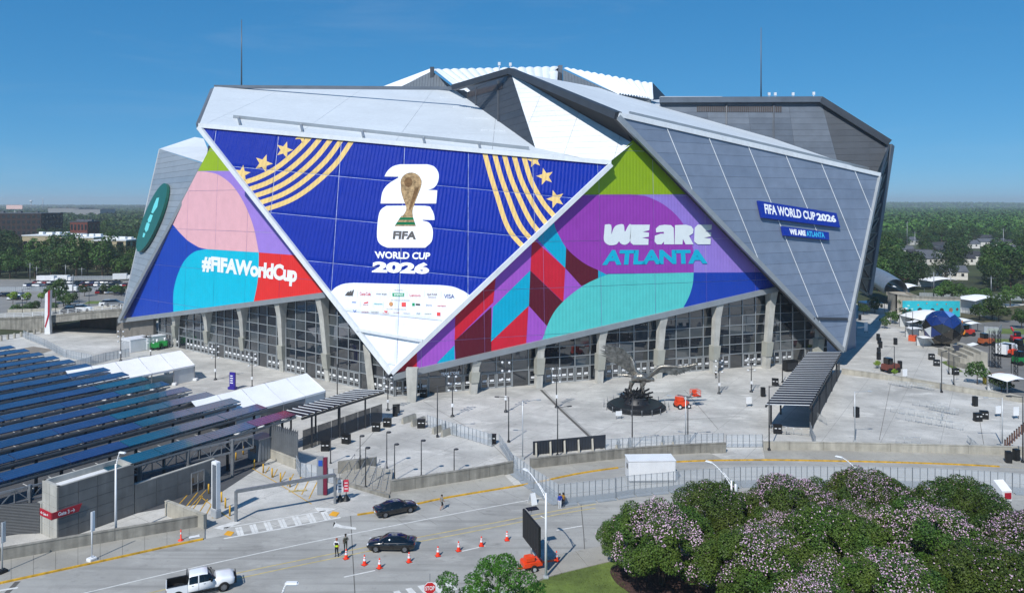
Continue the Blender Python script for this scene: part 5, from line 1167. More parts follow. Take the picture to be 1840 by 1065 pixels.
def blob(pts, n=10, name='body', mm=steelbird):            # tube through (px,py,depth,radius px)
    L = [(S3(*z8(x, y), dy), r/6.657*k_) for x, y, dy, r in pts]; mb = MB(); rows = []
    for i, (p, r) in enumerate(L):
        d = (L[min(i+1, len(L)-1)][0]-L[max(i-1, 0)][0]).normalized(); upv = V((0, 1, 0)) if abs(d.y) < .9 else V((0, 0, 1)); a = d.cross(upv).normalized(); b = d.cross(a)
        rows.append([p+(a*math.cos(2*math.pi*j/n)+b*math.sin(2*math.pi*j/n))*r for j in range(n)])
    mb.grid(rows, 0, True, True); mb.poly(rows[0][::-1]); mb.poly(rows[-1]); return mb.build(name, mm, stt, True)
blob([(505, 560, .3, 12), (520, 540, .2, 45), (580, 520, 0, 66), (650, 520, -.2, 62), (690, 535, -.3, 45), (715, 540, -.4, 34), (735, 535, -.5, 30), (755, 545, -.5, 22), (770, 562, -.5, 6)], 12, 'body')
blob([(500, 540, .4, 10), (540, 510, .3, 14), (430, 490, .9, 22), (330, 484, 1.3, 6)], 6, 'tail')
blob([(505, 570, .5, 36), (492, 610, .5, 26), (488, 650, .4, 14), (500, 700, .3, 11), (525, 735, .2, 14), (540, 742, .1, 5)], 8, 'leg'); blob([(640, 560, -.4, 42), (625, 610, -.5, 32), (618, 640, -.5, 15), (645, 690, -.6, 11), (668, 750, -.7, 15), (675, 770, -.7, 5)], 8, 'leg')
def wing(root, tip, trail, n, depth, name):
    """fan of long feathers between a leading edge and trailing tips"""
    w = None; le = spline(root, 3)
    arm = blob([(x, y, depth(k/(len(le)-1)), 26-14*k/(len(le)-1)) for k, (x, y) in enumerate(le)], 8, name)
    for i in range(n):
        f = i/(n-1); j = f*(len(le)-1); i0 = int(min(j, len(le)-2)); a = tuple(le[i0][q]+(le[i0+1][q]-le[i0][q])*(j-i0) for q in (0, 1)); tl = spline(trail, 4); j2 = f*(len(tl)-1); i2 = int(min(j2, len(tl)-2)); b = tuple(tl[i2][q]+(tl[i2+1][q]-tl[i2][q])*(j2-i2) for q in (0, 1))
        b = (b[0]+random.gauss(0, 7), b[1]+random.gauss(0, 7)); A = S3(*z8(*a), depth(f)); B = S3(*z8(*b), depth(f)+random.uniform(-.3, .3)); m_ = A.lerp(B, .6); d = (B-A).normalized(); s_ = d.cross(V((0, 1, 0))).normalized()*.36
        fm = MB(); fm.slab([A-s_, m_-s_*1.1, B, m_+s_*1.1, A+s_], (0, .07, .02)); fm.build('feather', steelbird, arm, True)
wing([(600, 520), (545, 430), (520, 330), (470, 265), (400, 235)], None, [(560, 500), (470, 450), (330, 360), (190, 300), (120, 190), (175, 120), (230, 150), (320, 150), (420, 240)], 40, lambda f: .4+1.6*f, 'wing')
wing([(700, 510), (770, 440), (850, 390), (980, 385), (1100, 395), (1270, 360)], None, [(720, 530), (800, 470), (880, 450), (960, 480), (1060, 490), (1150, 450), (1220, 410), (1275, 358)], 40, lambda f: -.6-1.2*f, 'wing')
for k in range(20):
    a = 2*math.pi*k/20; p = V((math.cos(a)*(R0+.5), math.sin(a)*(R0+.5), 0)); MB().tube(p, p+V((0, 0, 1.0)), .05, .05, 6).build('guard_post', steel_m, stt, True)
# ------------------------------------------------------------------ orange boom lift
orange = S('lift_orange', (226, 74, 30), rough=.4, var=.08)
bl_ = thing('boom_lift', 'orange boom lift with folded arm and basket beside the bird statue', 'boom lift', G(1228, 732), .25); bl_.scale = (.85, .85, .85)
MB().bbox((-.4, 0, .45), (2.6, 1.9, 1.0), .12).build('chassis', orange, bl_, True); MB().bbox((-.9, 0, 1.4), (1.5, 1.5, 1.1), .15).build('turret', orange, bl_, True)
for sx in (-1.3, .7):
    for sy in (-.95, .95): w_ = MB().tube((sx, sy-.18, .5), (sx, sy+.18, .5), .5, .5, 16).build('wheel', black_m, bl_, True); MB().tube((sx, sy-.2, .5), (sx, sy+.2, .5), .25, .25, 10).build('rim', white_m, w_, True)
MB().bar((-1.2, .2, 2.6), (1.6, .2, 2.0), .3, .35).bar((1.6, .2, 2.0), (2.2, .2, 3.0), .22).build('boom', steel_m, bl_, True)
bk = MB()
for z in (2.4, 3.0, 3.5):
    for p, q in (((2.0, -.7), (3.6, -.7)), ((3.6, -.7), (3.6, .9)), ((3.6, .9), (2.0, .9)), ((2.0, .9), (2.0, -.7))): bk.bar((*p, z), (*q, z), .07)
for p in ((2.0, -.7), (3.6, -.7), (3.6, .9), (2.0, .9)): bk.bar((*p, 2.4), (*p, 3.5), .07)
bk.box((2.8, .1, 2.35), (1.6, 1.6, .06)).box((2.8, .6, 2.6), (.9, .3, .8)); bk.build('basket', orange, bl_, True)
# small standing signs on the plaza
for x, y, h, lab in ((1346, 730, 1.7, 'white notice board near the crates by the dark canopy'), (1794, 748, 1.8, 'white notice board beside the black bins on the right plaza'), (1112, 752, 1.3, 'small white panel sign near the round plinth'), (1556, 598, 3.0, 'tall white board on the plaza by the side wall'), (1626, 680, 2.0, 'white board above the low plaza wall'), (1826, 752, 2.0, 'tilted white board at the right plaza edge')):
    t = thing('notice_stand', lab, 'sign', G(x, y), .2); MB().bbox((0, 0, .5), (1.1, .07, h-.5), .02).build('panel', white_m, t, True)
    for sx in (-.45, .45): MB().bar((sx, 0, 0), (sx, 0, .6), .06).build('leg', dgrey, t, True)
t = thing('site_trailer', 'long white site trailer parked in the fenced lane', 'trailer', G(1172, 868), .04)
MB().bbox((0, 1.2, .35), (6.1, 2.5, 2.5), .06).build('body', white_m, t, True); MB().box((0, 1.2, 2.85), (6.2, 2.6, .1)).build('roof', white_m, t, True)
MB().box((-3.06, 1.0, 1.7), (.05, .6, .6)).build('window', dgrey, t, True)
for k in range(10): MB().box((-2.8+k*.62, -.06, .5), (.05, .03, 2.2)).build('rib', white_m, t, True)
for sx in (-.5, .5): MB().tube((sx, .2, .35), (sx, .4, .35), .35, .35, 12).build('wheel', black_m, t, True)
# ------------------------------------------------------------------ vehicles
paint_k = S('paint_black', (9, 10, 14), rough=.18, var=0, coat=1.0); paint_w = S('paint_white', (232, 234, 236), rough=.25, var=0, coat=.8)
car_glass = S('car_glass', (10, 12, 15), rough=.05, var=0, spec=.8); tyre_m = S('tyre_rubber', (18, 18, 19), rough=.85, var=.1); rim_m = S('alloy_rim', (150, 153, 158), rough=.3, metal=.8, var=.05); lampw = S('headlamp', (220, 225, 230), rough=.1, var=0); lampr = S('tail_lamp', (120, 10, 14), rough=.2, var=0); trim_k = S('black_trim', (14, 14, 15), rough=.5, var=.05); chrome = S('chrome', (190, 192, 196), rough=.15, metal=1, var=0)
def wheel(t, x, y, r=.36, w=.25, rim=rim_m):
    s = 1 if y > 0 else -1
    o = MB().lathe([(r*.62, -w/2), (r*.93, -w/2), (r, -w*.36), (r, w*.36), (r*.93, w/2), (r*.62, w/2)], n=24).build('wheel', tyre_m, t, True); o.rotation_euler = (R(90), 0, 0); o.location = (x, y, r)
    m = MB().lathe([(r*.66, -w*.38), (r*.62, -w*.5), (r*.55, -w*.42)], n=24).lathe([(r*.66, w*.38), (r*.62, w*.5), (r*.55, w*.42)], n=24)
    for k in range(10):
        a = 2*math.pi*k/10; c, s_ = math.cos(a), math.sin(a)
        for z in (-w*.44, w*.44): m.bar((c*r*.12, s_*r*.12, z), (c*r*.62, s_*r*.62, z), .07, .03, up=V((0, 0, 1)))
    for z in (-w*.46, w*.42): m.tube((0, 0, z), (0, 0, z+.02), r*.2, r*.2, 12)
    m.tube((0, 0, -w*.2), (0, 0, w*.2), r*.6, r*.6, 16, 1); m.build('rim', [rim, trim_k], o, True)
def loft(secs, name, mats, t, sm=True, mi_f=None):
    """secs: list of (x, [(y,z)...]) half profiles mirrored to a closed skin"""
    mb = MB(); rows = [[V((x, y, z)) for y, z in pr]+[V((x, -y, z)) for y, z in pr[::-1]] for x, pr in secs]
    n = len(rows[0])
    for i in range(len(rows)-1):
        for j in range(n-1):
            mb.poly([rows[i][j], rows[i][j+1], rows[i+1][j+1], rows[i+1][j]], mi_f(i, j, n) if mi_f else 0, sm)
    mb.poly(rows[0][::-1]); mb.poly(rows[-1]); 
    o = mb.build(name, mats, t, True)
    bm = bmesh.new(); bm.from_mesh(o.data); bmesh.ops.remove_doubles(bm, verts=bm.verts, dist=.0005); bmesh.ops.recalc_face_normals(bm, faces=bm.faces); bm.to_mesh(o.data); bm.free(); return o
def sedan(label, loc, rz):
    t = thing('sedan_car', label, 'car', loc, rz)
    W = .95
    def sec(x, w, zb, zs, zt): return (x, [(.02, zb), (w*.8, zb), (w*.97, zb+.12), (w, (zb+zs)/2+.05), (w*.97, zs-.05), (w*.9, zs+.02), (w*.5, zt), (.02, zt+.02)])
    S_ = [sec(-2.5, .74, .42, .78, .8), sec(-2.42, .86, .3, .93, .97), sec(-2.1, .93, .24, 1.0, 1.07), sec(-1.5, W, .22, 1.0, 1.08), sec(-.6, W, .2, .98, 1.02), sec(.4, W, .2, .96, 1.0), sec(.95, W, .22, .95, 1.0), sec(1.6, .94, .22, .9, .97), sec(2.15, .9, .24, .8, .88), sec(2.42, .82, .3, .7, .77), sec(2.52, .7, .38, .62, .66)]
    loft(S_, 'body', paint_k, t)
    def gh(x, w, z0, z1, w1): return (x, [(w, z0), (w*.99, z0+.02), (w1, z1-.03), (w1*.9, z1), (w1*.45, z1+.025), (.02, z1+.03)])
    C = [gh(-1.85, .7, 1.04, 1.06, .6), gh(-1.35, .8, 1.0, 1.26, .62), gh(-.75, .84, .97, 1.42, .64), gh(0, .85, .96, 1.47, .66), gh(.45, .84, .96, 1.42, .65), gh(.95, .8, .96, 1.16, .62), gh(1.3, .74, .97, .98, .6)]
    def mf(i, j, n):
        side = j in (1, n-3); topf = j in (3, 4, 5, 6, 7, 2) and False
        if side and 0 < i < 5: return 1
        if i in (4, 5) and 2 <= j <= n-4: return 1
        if i in (0, 1) and 2 <= j <= n-4: return 1
        return 0
    loft(C, 'cabin', [paint_k, car_glass], t, True, mf)
    for s in (1, -1):
        MB().bar((.12, s*.86, .98), (.02, s*.68, 1.42), .07, .04).bar((-.95, s*.85, .98), (-.85, s*.66, 1.38), .09, .04).build('pillar', paint_k, t, True)
        MB().bbox((.78, s*1.0, 1.0), (.16, .2, .13), .04).build('mirror', paint_k, t, True)
        MB().bbox((2.36, s*.62, .64), (.22, .34, .13), .04).build('headlight', lampw, t, True); MB().bbox((-2.47, s*.62, .76), (.1, .36, .14), .03).build('tail_light', lampr, t, True)
        for x in (.28, -.75): MB().bbox((x, s*.965, .86), (.2, .03, .035), .01).build('door_handle', chrome, t, True)
        MB().bar((-.3, s*.962, .3), (-.3, s*.955, .95), .015, .012).build('door_seam', trim_k, t, True)
        for x in (1.5, -1.5): MB().lathe([(.41, -.06), (.43, 0), (.41, .06)], n=24).build('arch', trim_k, t, True); a = KIDS[t][-1]; a.rotation_euler = (R(90), 0, 0); a.location = (x, s*.93, .37)
        wheel(t, 1.5, s*.85); wheel(t, -1.5, s*.85)
    MB().bbox((2.5, 0, .4), (.1, 1.1, .2), .03).build('grille', trim_k, t, True); MB().bbox((-2.51, 0, .52), (.04, .5, .13), .01).build('number_plate', white_m, t, True)
    return t
sedan('black sedan stopped across the road centre line behind traffic cones', G(703, 988)+V((0, .4, 0)), math.pi-.02)
pa, pb = G(680, 930), G(738, 918); sedan('black sedan parked against the yellow kerb', (pa+pb)/2+V((0, .55, 0)), math.atan2(pb.y-pa.y, pb.x-pa.x))
# pickup truck
tk = thing('pickup_truck', 'white crew cab pickup truck with black bed driving along the road', 'pickup truck', G(352, 1071)+V((0, .9, 0)), .44)
def sec2(x, w, zb, zt, r=.1): return (x, [(.02, zb), (w*.9, zb), (w, zb+.12), (w*1.0, zt-r), (w*.94, zt-.02), (w*.5, zt+.02), (.02, zt+.03)])
loft([sec2(1.25, .98, .5, 1.28), sec2(1.9, .98, .5, 1.27), sec2(2.6, .97, .5, 1.22), sec2(2.85, .94, .55, 1.14), sec2(2.95, .85, .6, 1.0)], 'hood', paint_w, tk)
loft([sec2(-1.05, .98, .5, 1.25), sec2(0, .98, .5, 1.25), sec2(1.27, .98, .5, 1.27)], 'cab_lower', paint_w, tk)
def gh2(x, w, z0, z1, w1): return (x, [(w, z0), (w*.995, z0+.02), (w1, z1-.06), (w1*.93, z1), (w1*.5, z1+.03), (.02, z1+.04)])
def mf2(i, j, n):
    if j in (1, n-3) and 0 < i < 5: return 1
    if i == 4 and 2 <= j <= n-4: return 1
    if i == 0 and 2 <= j <= n-4: return 1
    return 0
loft([gh2(-1.05, .93, 1.22, 1.26, .8), gh2(-.95, .94, 1.22, 1.86, .8), gh2(-.8, .94, 1.22, 1.93, .8), gh2(.2, .94, 1.22, 1.95, .8), gh2(.62, .93, 1.22, 1.9, .79), gh2(1.35, .9, 1.24, 1.27, .8)], 'cab', [paint_w, car_glass], tk, True, mf2)
for s in (1, -1):
    MB().bbox((-1.95, s*.9, .55), (1.8, .16, .78), .04).build('bed_side', paint_w, tk, True); MB().bar((-.15, s*.94, 1.25), (-.15, s*.82, 1.88), .09, .04).build('pillar', paint_w, tk, True)
    MB().bbox((.95, s*1.12, 1.25), (.2, .3, .28), .05).build('mirror', trim_k, tk, True); MB().bbox((2.9, s*.7, .85), (.12, .3, .22), .04).build('headlight', lampw, tk, True); MB().bbox((-2.85, s*.88, .8), (.06, .16, .35), .02).build('tail_light', lampr, tk, True)
    for x in (.35, -.65): MB().bbox((x, s*.99, 1.08), (.2, .04, .05), .015).build('door_handle', chrome, tk, True)
    MB().bar((-.15, s*.985, .55), (-.15, s*.985, 1.22), .02, .015).build('door_seam', trim_k, tk, True)
    MB().bbox((.1, s*1.02, .4), (2.3, .18, .08), .03).build('running_board', trim_k, tk, True)
    for x in (2.0, -1.9): MB().lathe([(.44, -.1), (.5, 0), (.44, .08)], n=24).build('arch', trim_k, tk, True); a = KIDS[tk][-1]; a.rotation_euler = (R(90), 0, 0); a.location = (x, s*.95, .42)
    wheel(tk, 2.0, s*.9, .42, .3); wheel(tk, -1.9, s*.9, .42, .3)
MB().box((-1.95, .8, .6), (1.7, .05, .745)).box((-1.95, -.8, .6), (1.7, .05, .745)).box((-1.95, .9, 1.33), (1.75, .15, .02)).box((-1.95, -.9, 1.33), (1.75, .15, .02)).box((-1.95, 0, .6), (1.7, 1.55, .06)).box((-1.12, 0, .6), (.06, 1.66, .72)).box((-2.78, 0, .6), (.05, 1.66, .72)).build('bed_liner', trim_k, tk, True); MB().bbox((-2.84, 0, .62), (.08, 1.7, .68), .03).build('tailgate', paint_w, tk, True)
hr = MB()
for y in (-.7, .7): hr.bar((-1.15, y, 1.25), (-1.1, y, 1.98), .08)
hr.bar((-1.1, -.75, 1.98), (-1.1, .75, 1.98), .08)
for k in range(5): hr.bar((-1.1, -.7+.35*k, 1.3), (-1.1, -.7+.35*k, 1.95), .04)
hr.build('headache_rack', trim_k, tk, True)
MB().bbox((2.98, 0, .5), (.2, 1.8, .4), .06).build('bumper', trim_k, tk, True); bg = MB()
for z in (.6, .85, 1.1): bg.bar((3.1, -.75, z), (3.1, .75, z), .06)
for y in (-.75, -.3, .3, .75): bg.bar((3.1, y, .5), (3.1, y, 1.12), .06)
bg.build('bull_bar', trim_k, tk, True); MB().bbox((-2.2, -.3, .66), (.5, .4, .35), .05).build('cargo_box', S('cargo_tan', (190, 184, 160), rough=.6, var=.1), tk, True); MB().tube((-1.6, .2, .66), (-1.6, .2, .86), .32, .32, 14).build('spare_tyre', tyre_m, tk, True)
# ------------------------------------------------------------------ cones, message board, A-frame, stop sign
cone_o = S('cone_orange', (236, 58, 24), rough=.5, var=.05)
def cone():
    t = thing('traffic_cone', 'orange traffic cone with white collar standing on the road', 'traffic cone', group='traffic cones across the road')
    MB().bbox((0, 0, 0), (.46, .46, .05), .015).lathe([(.19, .05), (.05, .95), (.03, .97)], n=14).build('body', cone_o, t, True)
    MB().lathe([(.141, .42), (.11, .62)], n=14).lathe([(.1, .68), (.082, .8)], n=14).build('collar', white_m, t, True); MB().box((0, 0, .0), (.5, .5, .03)).build('foot', black_m, t, True)
    return t
c0_ = None
for x, y in ((622, 1003), (655, 1014), (682, 1020), (735, 1009), (787, 998), (824, 989), (865, 980), (911, 970)):
    o = cone() if c0_ is None else copy_tree(c0_); c0_ = c0_ or o; o.location = G(x, y); o.rotation_euler = (0, 0, random.uniform(0, 1)); o.scale = (1.05,)*3
o = copy_tree(c0_, loc=G(1000, 1009)+V((0, 0, .12)), label='orange traffic cone beside the message board trailer'); del o['group']
t = thing('delineator_post', 'slim orange delineator post on the pavement by the parapet end', 'post', G(325, 972)); MB().lathe([(.28, .12), (.26, .2), (.08, .26), (.06, 1.25), (.01, 1.3)], n=12).build('post', cone_o, t, True); MB().lathe([(.075, .8), (.07, 1.0)], n=12).build('collar', white_m, t, True)
mb_ = thing('message_board', 'portable black message board on an orange trailer by the kerb', 'message board', G(955, 1022), .35)
bm_ = S('board_black', (24, 25, 27), rough=.6, var=.1)
o = MB().bbox((0, 0, 2.2), (.25, 4.6, 2.9), .05).build('display', bm_, mb_, True); o.rotation_euler = (0, 0, -.02)
for k in range(1, 6):
    q = MB().box((-.14, -2.25+k*.77, 2.3), (.02, .03, 2.7)).build('display_seam', dgrey, o, True)
MB().tube((0, 0, .7), (0, 0, 2.3), .1, .1, 8).build('mast', steel_m, mb_, True); MB().bbox((0, 0, .45), (2.0, 1.3, .55), .08).bar((1.0, 0, .5), (2.6, 0, .5), .14).bar((-1.0, -.6, .6), (-1.7, -.6, .6), .12).build('frame', orange, mb_, True)
MB().bbox((-.3, -.2, 1.0), (1.0, .8, .5), .08).build('battery_box', orange, mb_, True)
for sy in (-.8, .8): w_ = MB().tube((0, sy-.1, .36), (0, sy+.1, .36), .36, .36, 16).build('wheel', tyre_m, mb_, True); MB().tube((0, sy-.12, .36), (0, sy+.12, .36), .18, .18, 10).build('rim', lsteel, w_, True)
sp = MB().box((1.0, 2.3, 4.9), (1.2, .8, .06)).build('solar_panel', pv_d, mb_, True); MB().bar((.3, 1.2, 4.6), (1.0, 2.3, 4.9), .06).build('panel_arm', steel_m, mb_, True)
t = thing('a_frame_sign', 'white folding A-frame sign on the closed lane', 'sign', G(957, 904), .5)
for s in (1, -1): MB().slab([V((-.4, s*.5, 0)), V((.4, s*.5, 0)), V((.33, s*.05, 1.25)), V((-.33, s*.05, 1.25))], (0, .04, 0)).build('panel', white_m, t, True)
ss = thing('stop_sign', 'red octagonal STOP sign on a post at the near crossing', 'sign', V((-7.1, 62.6, 0)), .12)
MB().bar((0, .06, 0), (0, .06, 4.05), .06).build('post', steel_m, ss, True)
oc = [(.55*math.cos(R(22.5+45*k)), .55*math.sin(R(22.5+45*k))) for k in range(8)]
zz = CAM_H-(1056-CY)*62.6/FL
MB().slab([V((x*.93, 0, zz+y*.93)) for x, y in oc], (0, .03, 0)).build('plate', S('stop_red', (186, 24, 30), rough=.45, var=.03), ss, True); MB().slab([V((x, .012, zz+y)) for x, y in oc], (0, .03, 0)).build('border', white_m, ss, True)
lo = letter3d('STOP', (-.4, -.012, zz-.17), (.8, 0, 0), (0, 0, .36), white_m, None, 'lettering', bold=.02); lo.parent = ss
t = thing('sign_box', 'white slanted kiosk with a red face at the end of the lane', 'kiosk', V((55.8, 82, 0)), .1); MB().hexa([V(p) for p in ((-.6, -.4, 2.6), (.6, -.4, 2.6), (.6, .9, 2.6), (-.6, .9, 2.6), (-.6, -.4, 3.7), (.6, -.4, 3.7), (.6, .9, 4.5), (-.6, .9, 4.5))]).build('body', white_m, t, True); MB().box((.1, -.43, 2.8), (.8, .04, .7)).build('face', sign_red, t, True); MB().box((0, .2, 0), (.9, .9, 2.6)).build('pedestal', white_m, t, True)
# ------------------------------------------------------------------ people
skin = S('skin', (176, 126, 100), rough=.6, var=.03); skin_d = S('skin_dark', (96, 66, 52), rough=.6, var=.03)
def person(loc, rz, label, H_, top, bottom, shoe, skn, hair, pose, extra=None, hairname='hair'):
    """one skinned body; pose gives joint positions in metres for a 1.75 m figure facing -y"""
    t = thing('person', label, 'person', loc, rz); k = H_/1.75
    J = dict(pel=(0, 0, .95), chest=(0, 0, 1.3), neck=(0, 0, 1.5), head=(0, -.02, 1.64), crown=(0, -.01, 1.74))
    for s, n in ((1, 'L'), (-1, 'R')):
        J['sh'+n] = (s*.19, 0, 1.42); J['el'+n] = (s*.25, .02, 1.14); J['wr'+n] = (s*.25, -.06, .9); J['hd'+n] = (s*.25, -.08, .82); J['hip'+n] = (s*.1, 0, .9); J['kn'+n] = (s*.11, -.02, .5); J['an'+n] = (s*.11, .02, .09); J['toe'+n] = (s*.12, -.16, .04)
    J.update(pose)
    E = [('pel', 'chest'), ('chest', 'neck'), ('neck', 'head'), ('head', 'crown')]
    for n in 'LR': E += [('chest', 'sh'+n), ('sh'+n, 'el'+n), ('el'+n, 'wr'+n), ('wr'+n, 'hd'+n), ('pel', 'hip'+n), ('hip'+n, 'kn'+n), ('kn'+n, 'an'+n), ('an'+n, 'toe'+n)]
    rad = dict(pel=(.16, .12), chest=(.17, .12), neck=(.06, .06), head=(.095, .11), crown=(.06, .07))
    for n in 'LR': rad.update({'sh'+n: (.075, .075), 'el'+n: (.05, .05), 'wr'+n: (.036, .036), 'hd'+n: (.045, .03), 'hip'+n: (.1, .11), 'kn'+n: (.065, .068), 'an'+n: (.045, .048), 'toe'+n: (.04, .035)})
    names = list(J); idx = {n: i for i, n in enumerate(names)}
    me = bpy.data.meshes.new('body'); me.from_pydata([tuple(c*k for c in J[n]) for n in names], [(idx[a], idx[b]) for a, b in E], [])
    o = bpy.data.objects.new('body', me); col.objects.link(o); bm = bmesh.new(); bm.from_mesh(me); ly = bm.verts.layers.skin.verify()
    bm.verts.ensure_lookup_table()
    for n in names: bm.verts[idx[n]][ly].radius = tuple(r*k for r in rad[n])
    bm.verts[idx['pel']][ly].use_root = True; bm.to_mesh(me); bm.free()
    o.modifiers.new('skin', 'SKIN'); ss_ = o.modifiers.new('sub', 'SUBSURF'); ss_.levels = ss_.render_levels = 1
    dg = bpy.context.evaluated_depsgraph_get(); nm = bpy.data.meshes.new_from_object(o.evaluated_get(dg)); bpy.data.objects.remove(o)
    for m_ in (top, bottom, skn, shoe): nm.materials.append(m_)
    short = extra and extra.get('shorts'); sleeve = extra.get('sleeve', 1.2) if extra else 1.2
    for p in nm.polygons:
        c = p.center/k; p.use_smooth = True
        if c.z > 1.5: mi = 2
        elif c.z < .09: mi = 3
        elif abs(c.x) > .2 and c.z < sleeve and c.z > .75: mi = 2
        elif c.z > .97: mi = 0
        elif short and c.z < .5: mi = 2
        else: mi = 1
        p.material_index = mi
    b = bpy.data.objects.new('body', nm); link(b, t); hd = V(J['head'])*k
    MB().lathe([(.112*k, -.02), (.118*k, .05*k), (.09*k, .11*k), (.01, .135*k)], hd+V((0, .02, .02)), 12).build(hairname, hair, t, True)
    if extra:
        for nm_, fn, mm in extra.get('parts', []): fn(k).build(nm_, mm, t, True)
    return t
blk = S('cloth_black', (18, 19, 22), rough=.9, var=.15); tan_c = S('cloth_khaki', (150, 140, 112), rough=.9, var=.1); whc = S('cloth_white', (220, 222, 226), rough=.9, var=.05); hiv = S('hi_vis', (200, 226, 40), rough=.7, var=.08); blc = S('cloth_blue', (24, 58, 160), rough=.9, var=.1); gry = S('cloth_grey', (128, 128, 122), rough=.9, var=.1); hair_d = S('hair_dark', (22, 18, 16), rough=.8, var=.1); olv = S('cloth_olive', (58, 60, 50), rough=.9, var=.12)
def vest(k): return MB().grid([[V((math.cos(a)*.2*k, math.sin(a)*.15*k, z*k)) for a in [2*math.pi*i/14 for i in range(14)]] for z in (.98, 1.1, 1.25, 1.4)], 0, True, True)
def half_vest(k): return MB().grid([[V((math.cos(a)*.21*k, math.sin(a)*.155*k, z*k)) for a in [2*math.pi*i/14 for i in range(14)]] for z in (.98, 1.06, 1.16)], 0, True, True)
person(G(605, 999), -.3, 'person in white shirt, black vest and yellow-green hi-vis standing on the road', 1.85, whc, blk, blk, skin, S('hair_red', (150, 84, 66), rough=.8, var=.1), {'elR': (-.28, -.05, 1.18), 'wrR': (-.1, -.24, 1.2), 'hdR': (-.02, -.26, 1.22), 'hipL': (.1, 0, .9), 'anL': (.16, .08, .09), 'toeL': (.18, -.1, .04)}, {'parts': [('vest', vest, blk), ('hi_vis_band', half_vest, hiv)]})
person(G(621, 989), .4, 'person in olive and black standing beside the hi-vis officer', 1.75, gry, olv, blk, skin_d, hair_d, {'elL': (.28, -.02, 1.15), 'wrL': (.12, -.22, 1.15), 'hdL': (.04, -.24, 1.16)}, {'parts': [('vest', vest, olv)]})
person(G(794, 915), 2.2, 'person in grey shirt and black shorts walking along the road by the kerb', 1.75, gry, blk, blk, skin, hair_d, {'knL': (.1, -.22, .52), 'anL': (.1, -.2, .12), 'toeL': (.1, -.38, .08), 'knR': (-.1, .06, .5), 'anR': (-.1, .3, .12), 'toeR': (-.1, .18, .04), 'elL': (.26, .12, 1.15), 'wrL': (.26, .06, .92), 'elR': (-.26, -.06, 1.15), 'wrR': (-.25, -.2, .98), 'hdR': (-.24, -.27, .95)}, {'shorts': True, 'sleeve': 1.22})
person(G(1006, 913), .3, 'person in blue jacket and white trousers standing at the mesh fence', 1.78, blc, whc, whc, skin, hair_d, {'elL': (.27, -.04, 1.15), 'wrL': (.16, -.22, 1.1), 'hdL': (.1, -.26, 1.1)}, {'sleeve': .95})
person(G(1012, 910), -.5, 'person in black and gold with long dark hair at the mesh fence', 1.68, S('cloth_gold', (150, 112, 40), rough=.8, var=.15), blk, blk, skin_d, hair_d, {'wrR': (-.15, -.2, 1.1), 'hdR': (-.1, -.24, 1.12)}, {'parts': [('long_hair', lambda k: MB().grid([[V((math.cos(a)*r*k, (math.sin(a)*r*.6+.07)*k, z*k)) for a in [2*math.pi*i/10 for i in range(10)]] for r, z in ((.09, 1.72), (.13, 1.6), (.14, 1.4), (.1, 1.2))], 0, True, True), hair_d)]})
person(G(1286, 679), .5, 'person in dark clothes crouching by the glass doors', 1.6, blk, blk, blk, skin_d, hair_d, {'knL': (.12, -.3, .55), 'anL': (.12, -.1, .1), 'toeL': (.12, -.26, .05)})
person(G(1556, 596), .2, 'person in white top beside the grey side wall', 1.75, whc, blk, blk, skin, hair_d, {'elL': (.27, 0, 1.15)})
person(G(1536, 586), .2, 'person in black in the shade of the stadium side', 1.75, blk, blk, blk, skin_d, hair_d, {'elR': (-.28, .04, 1.15)})
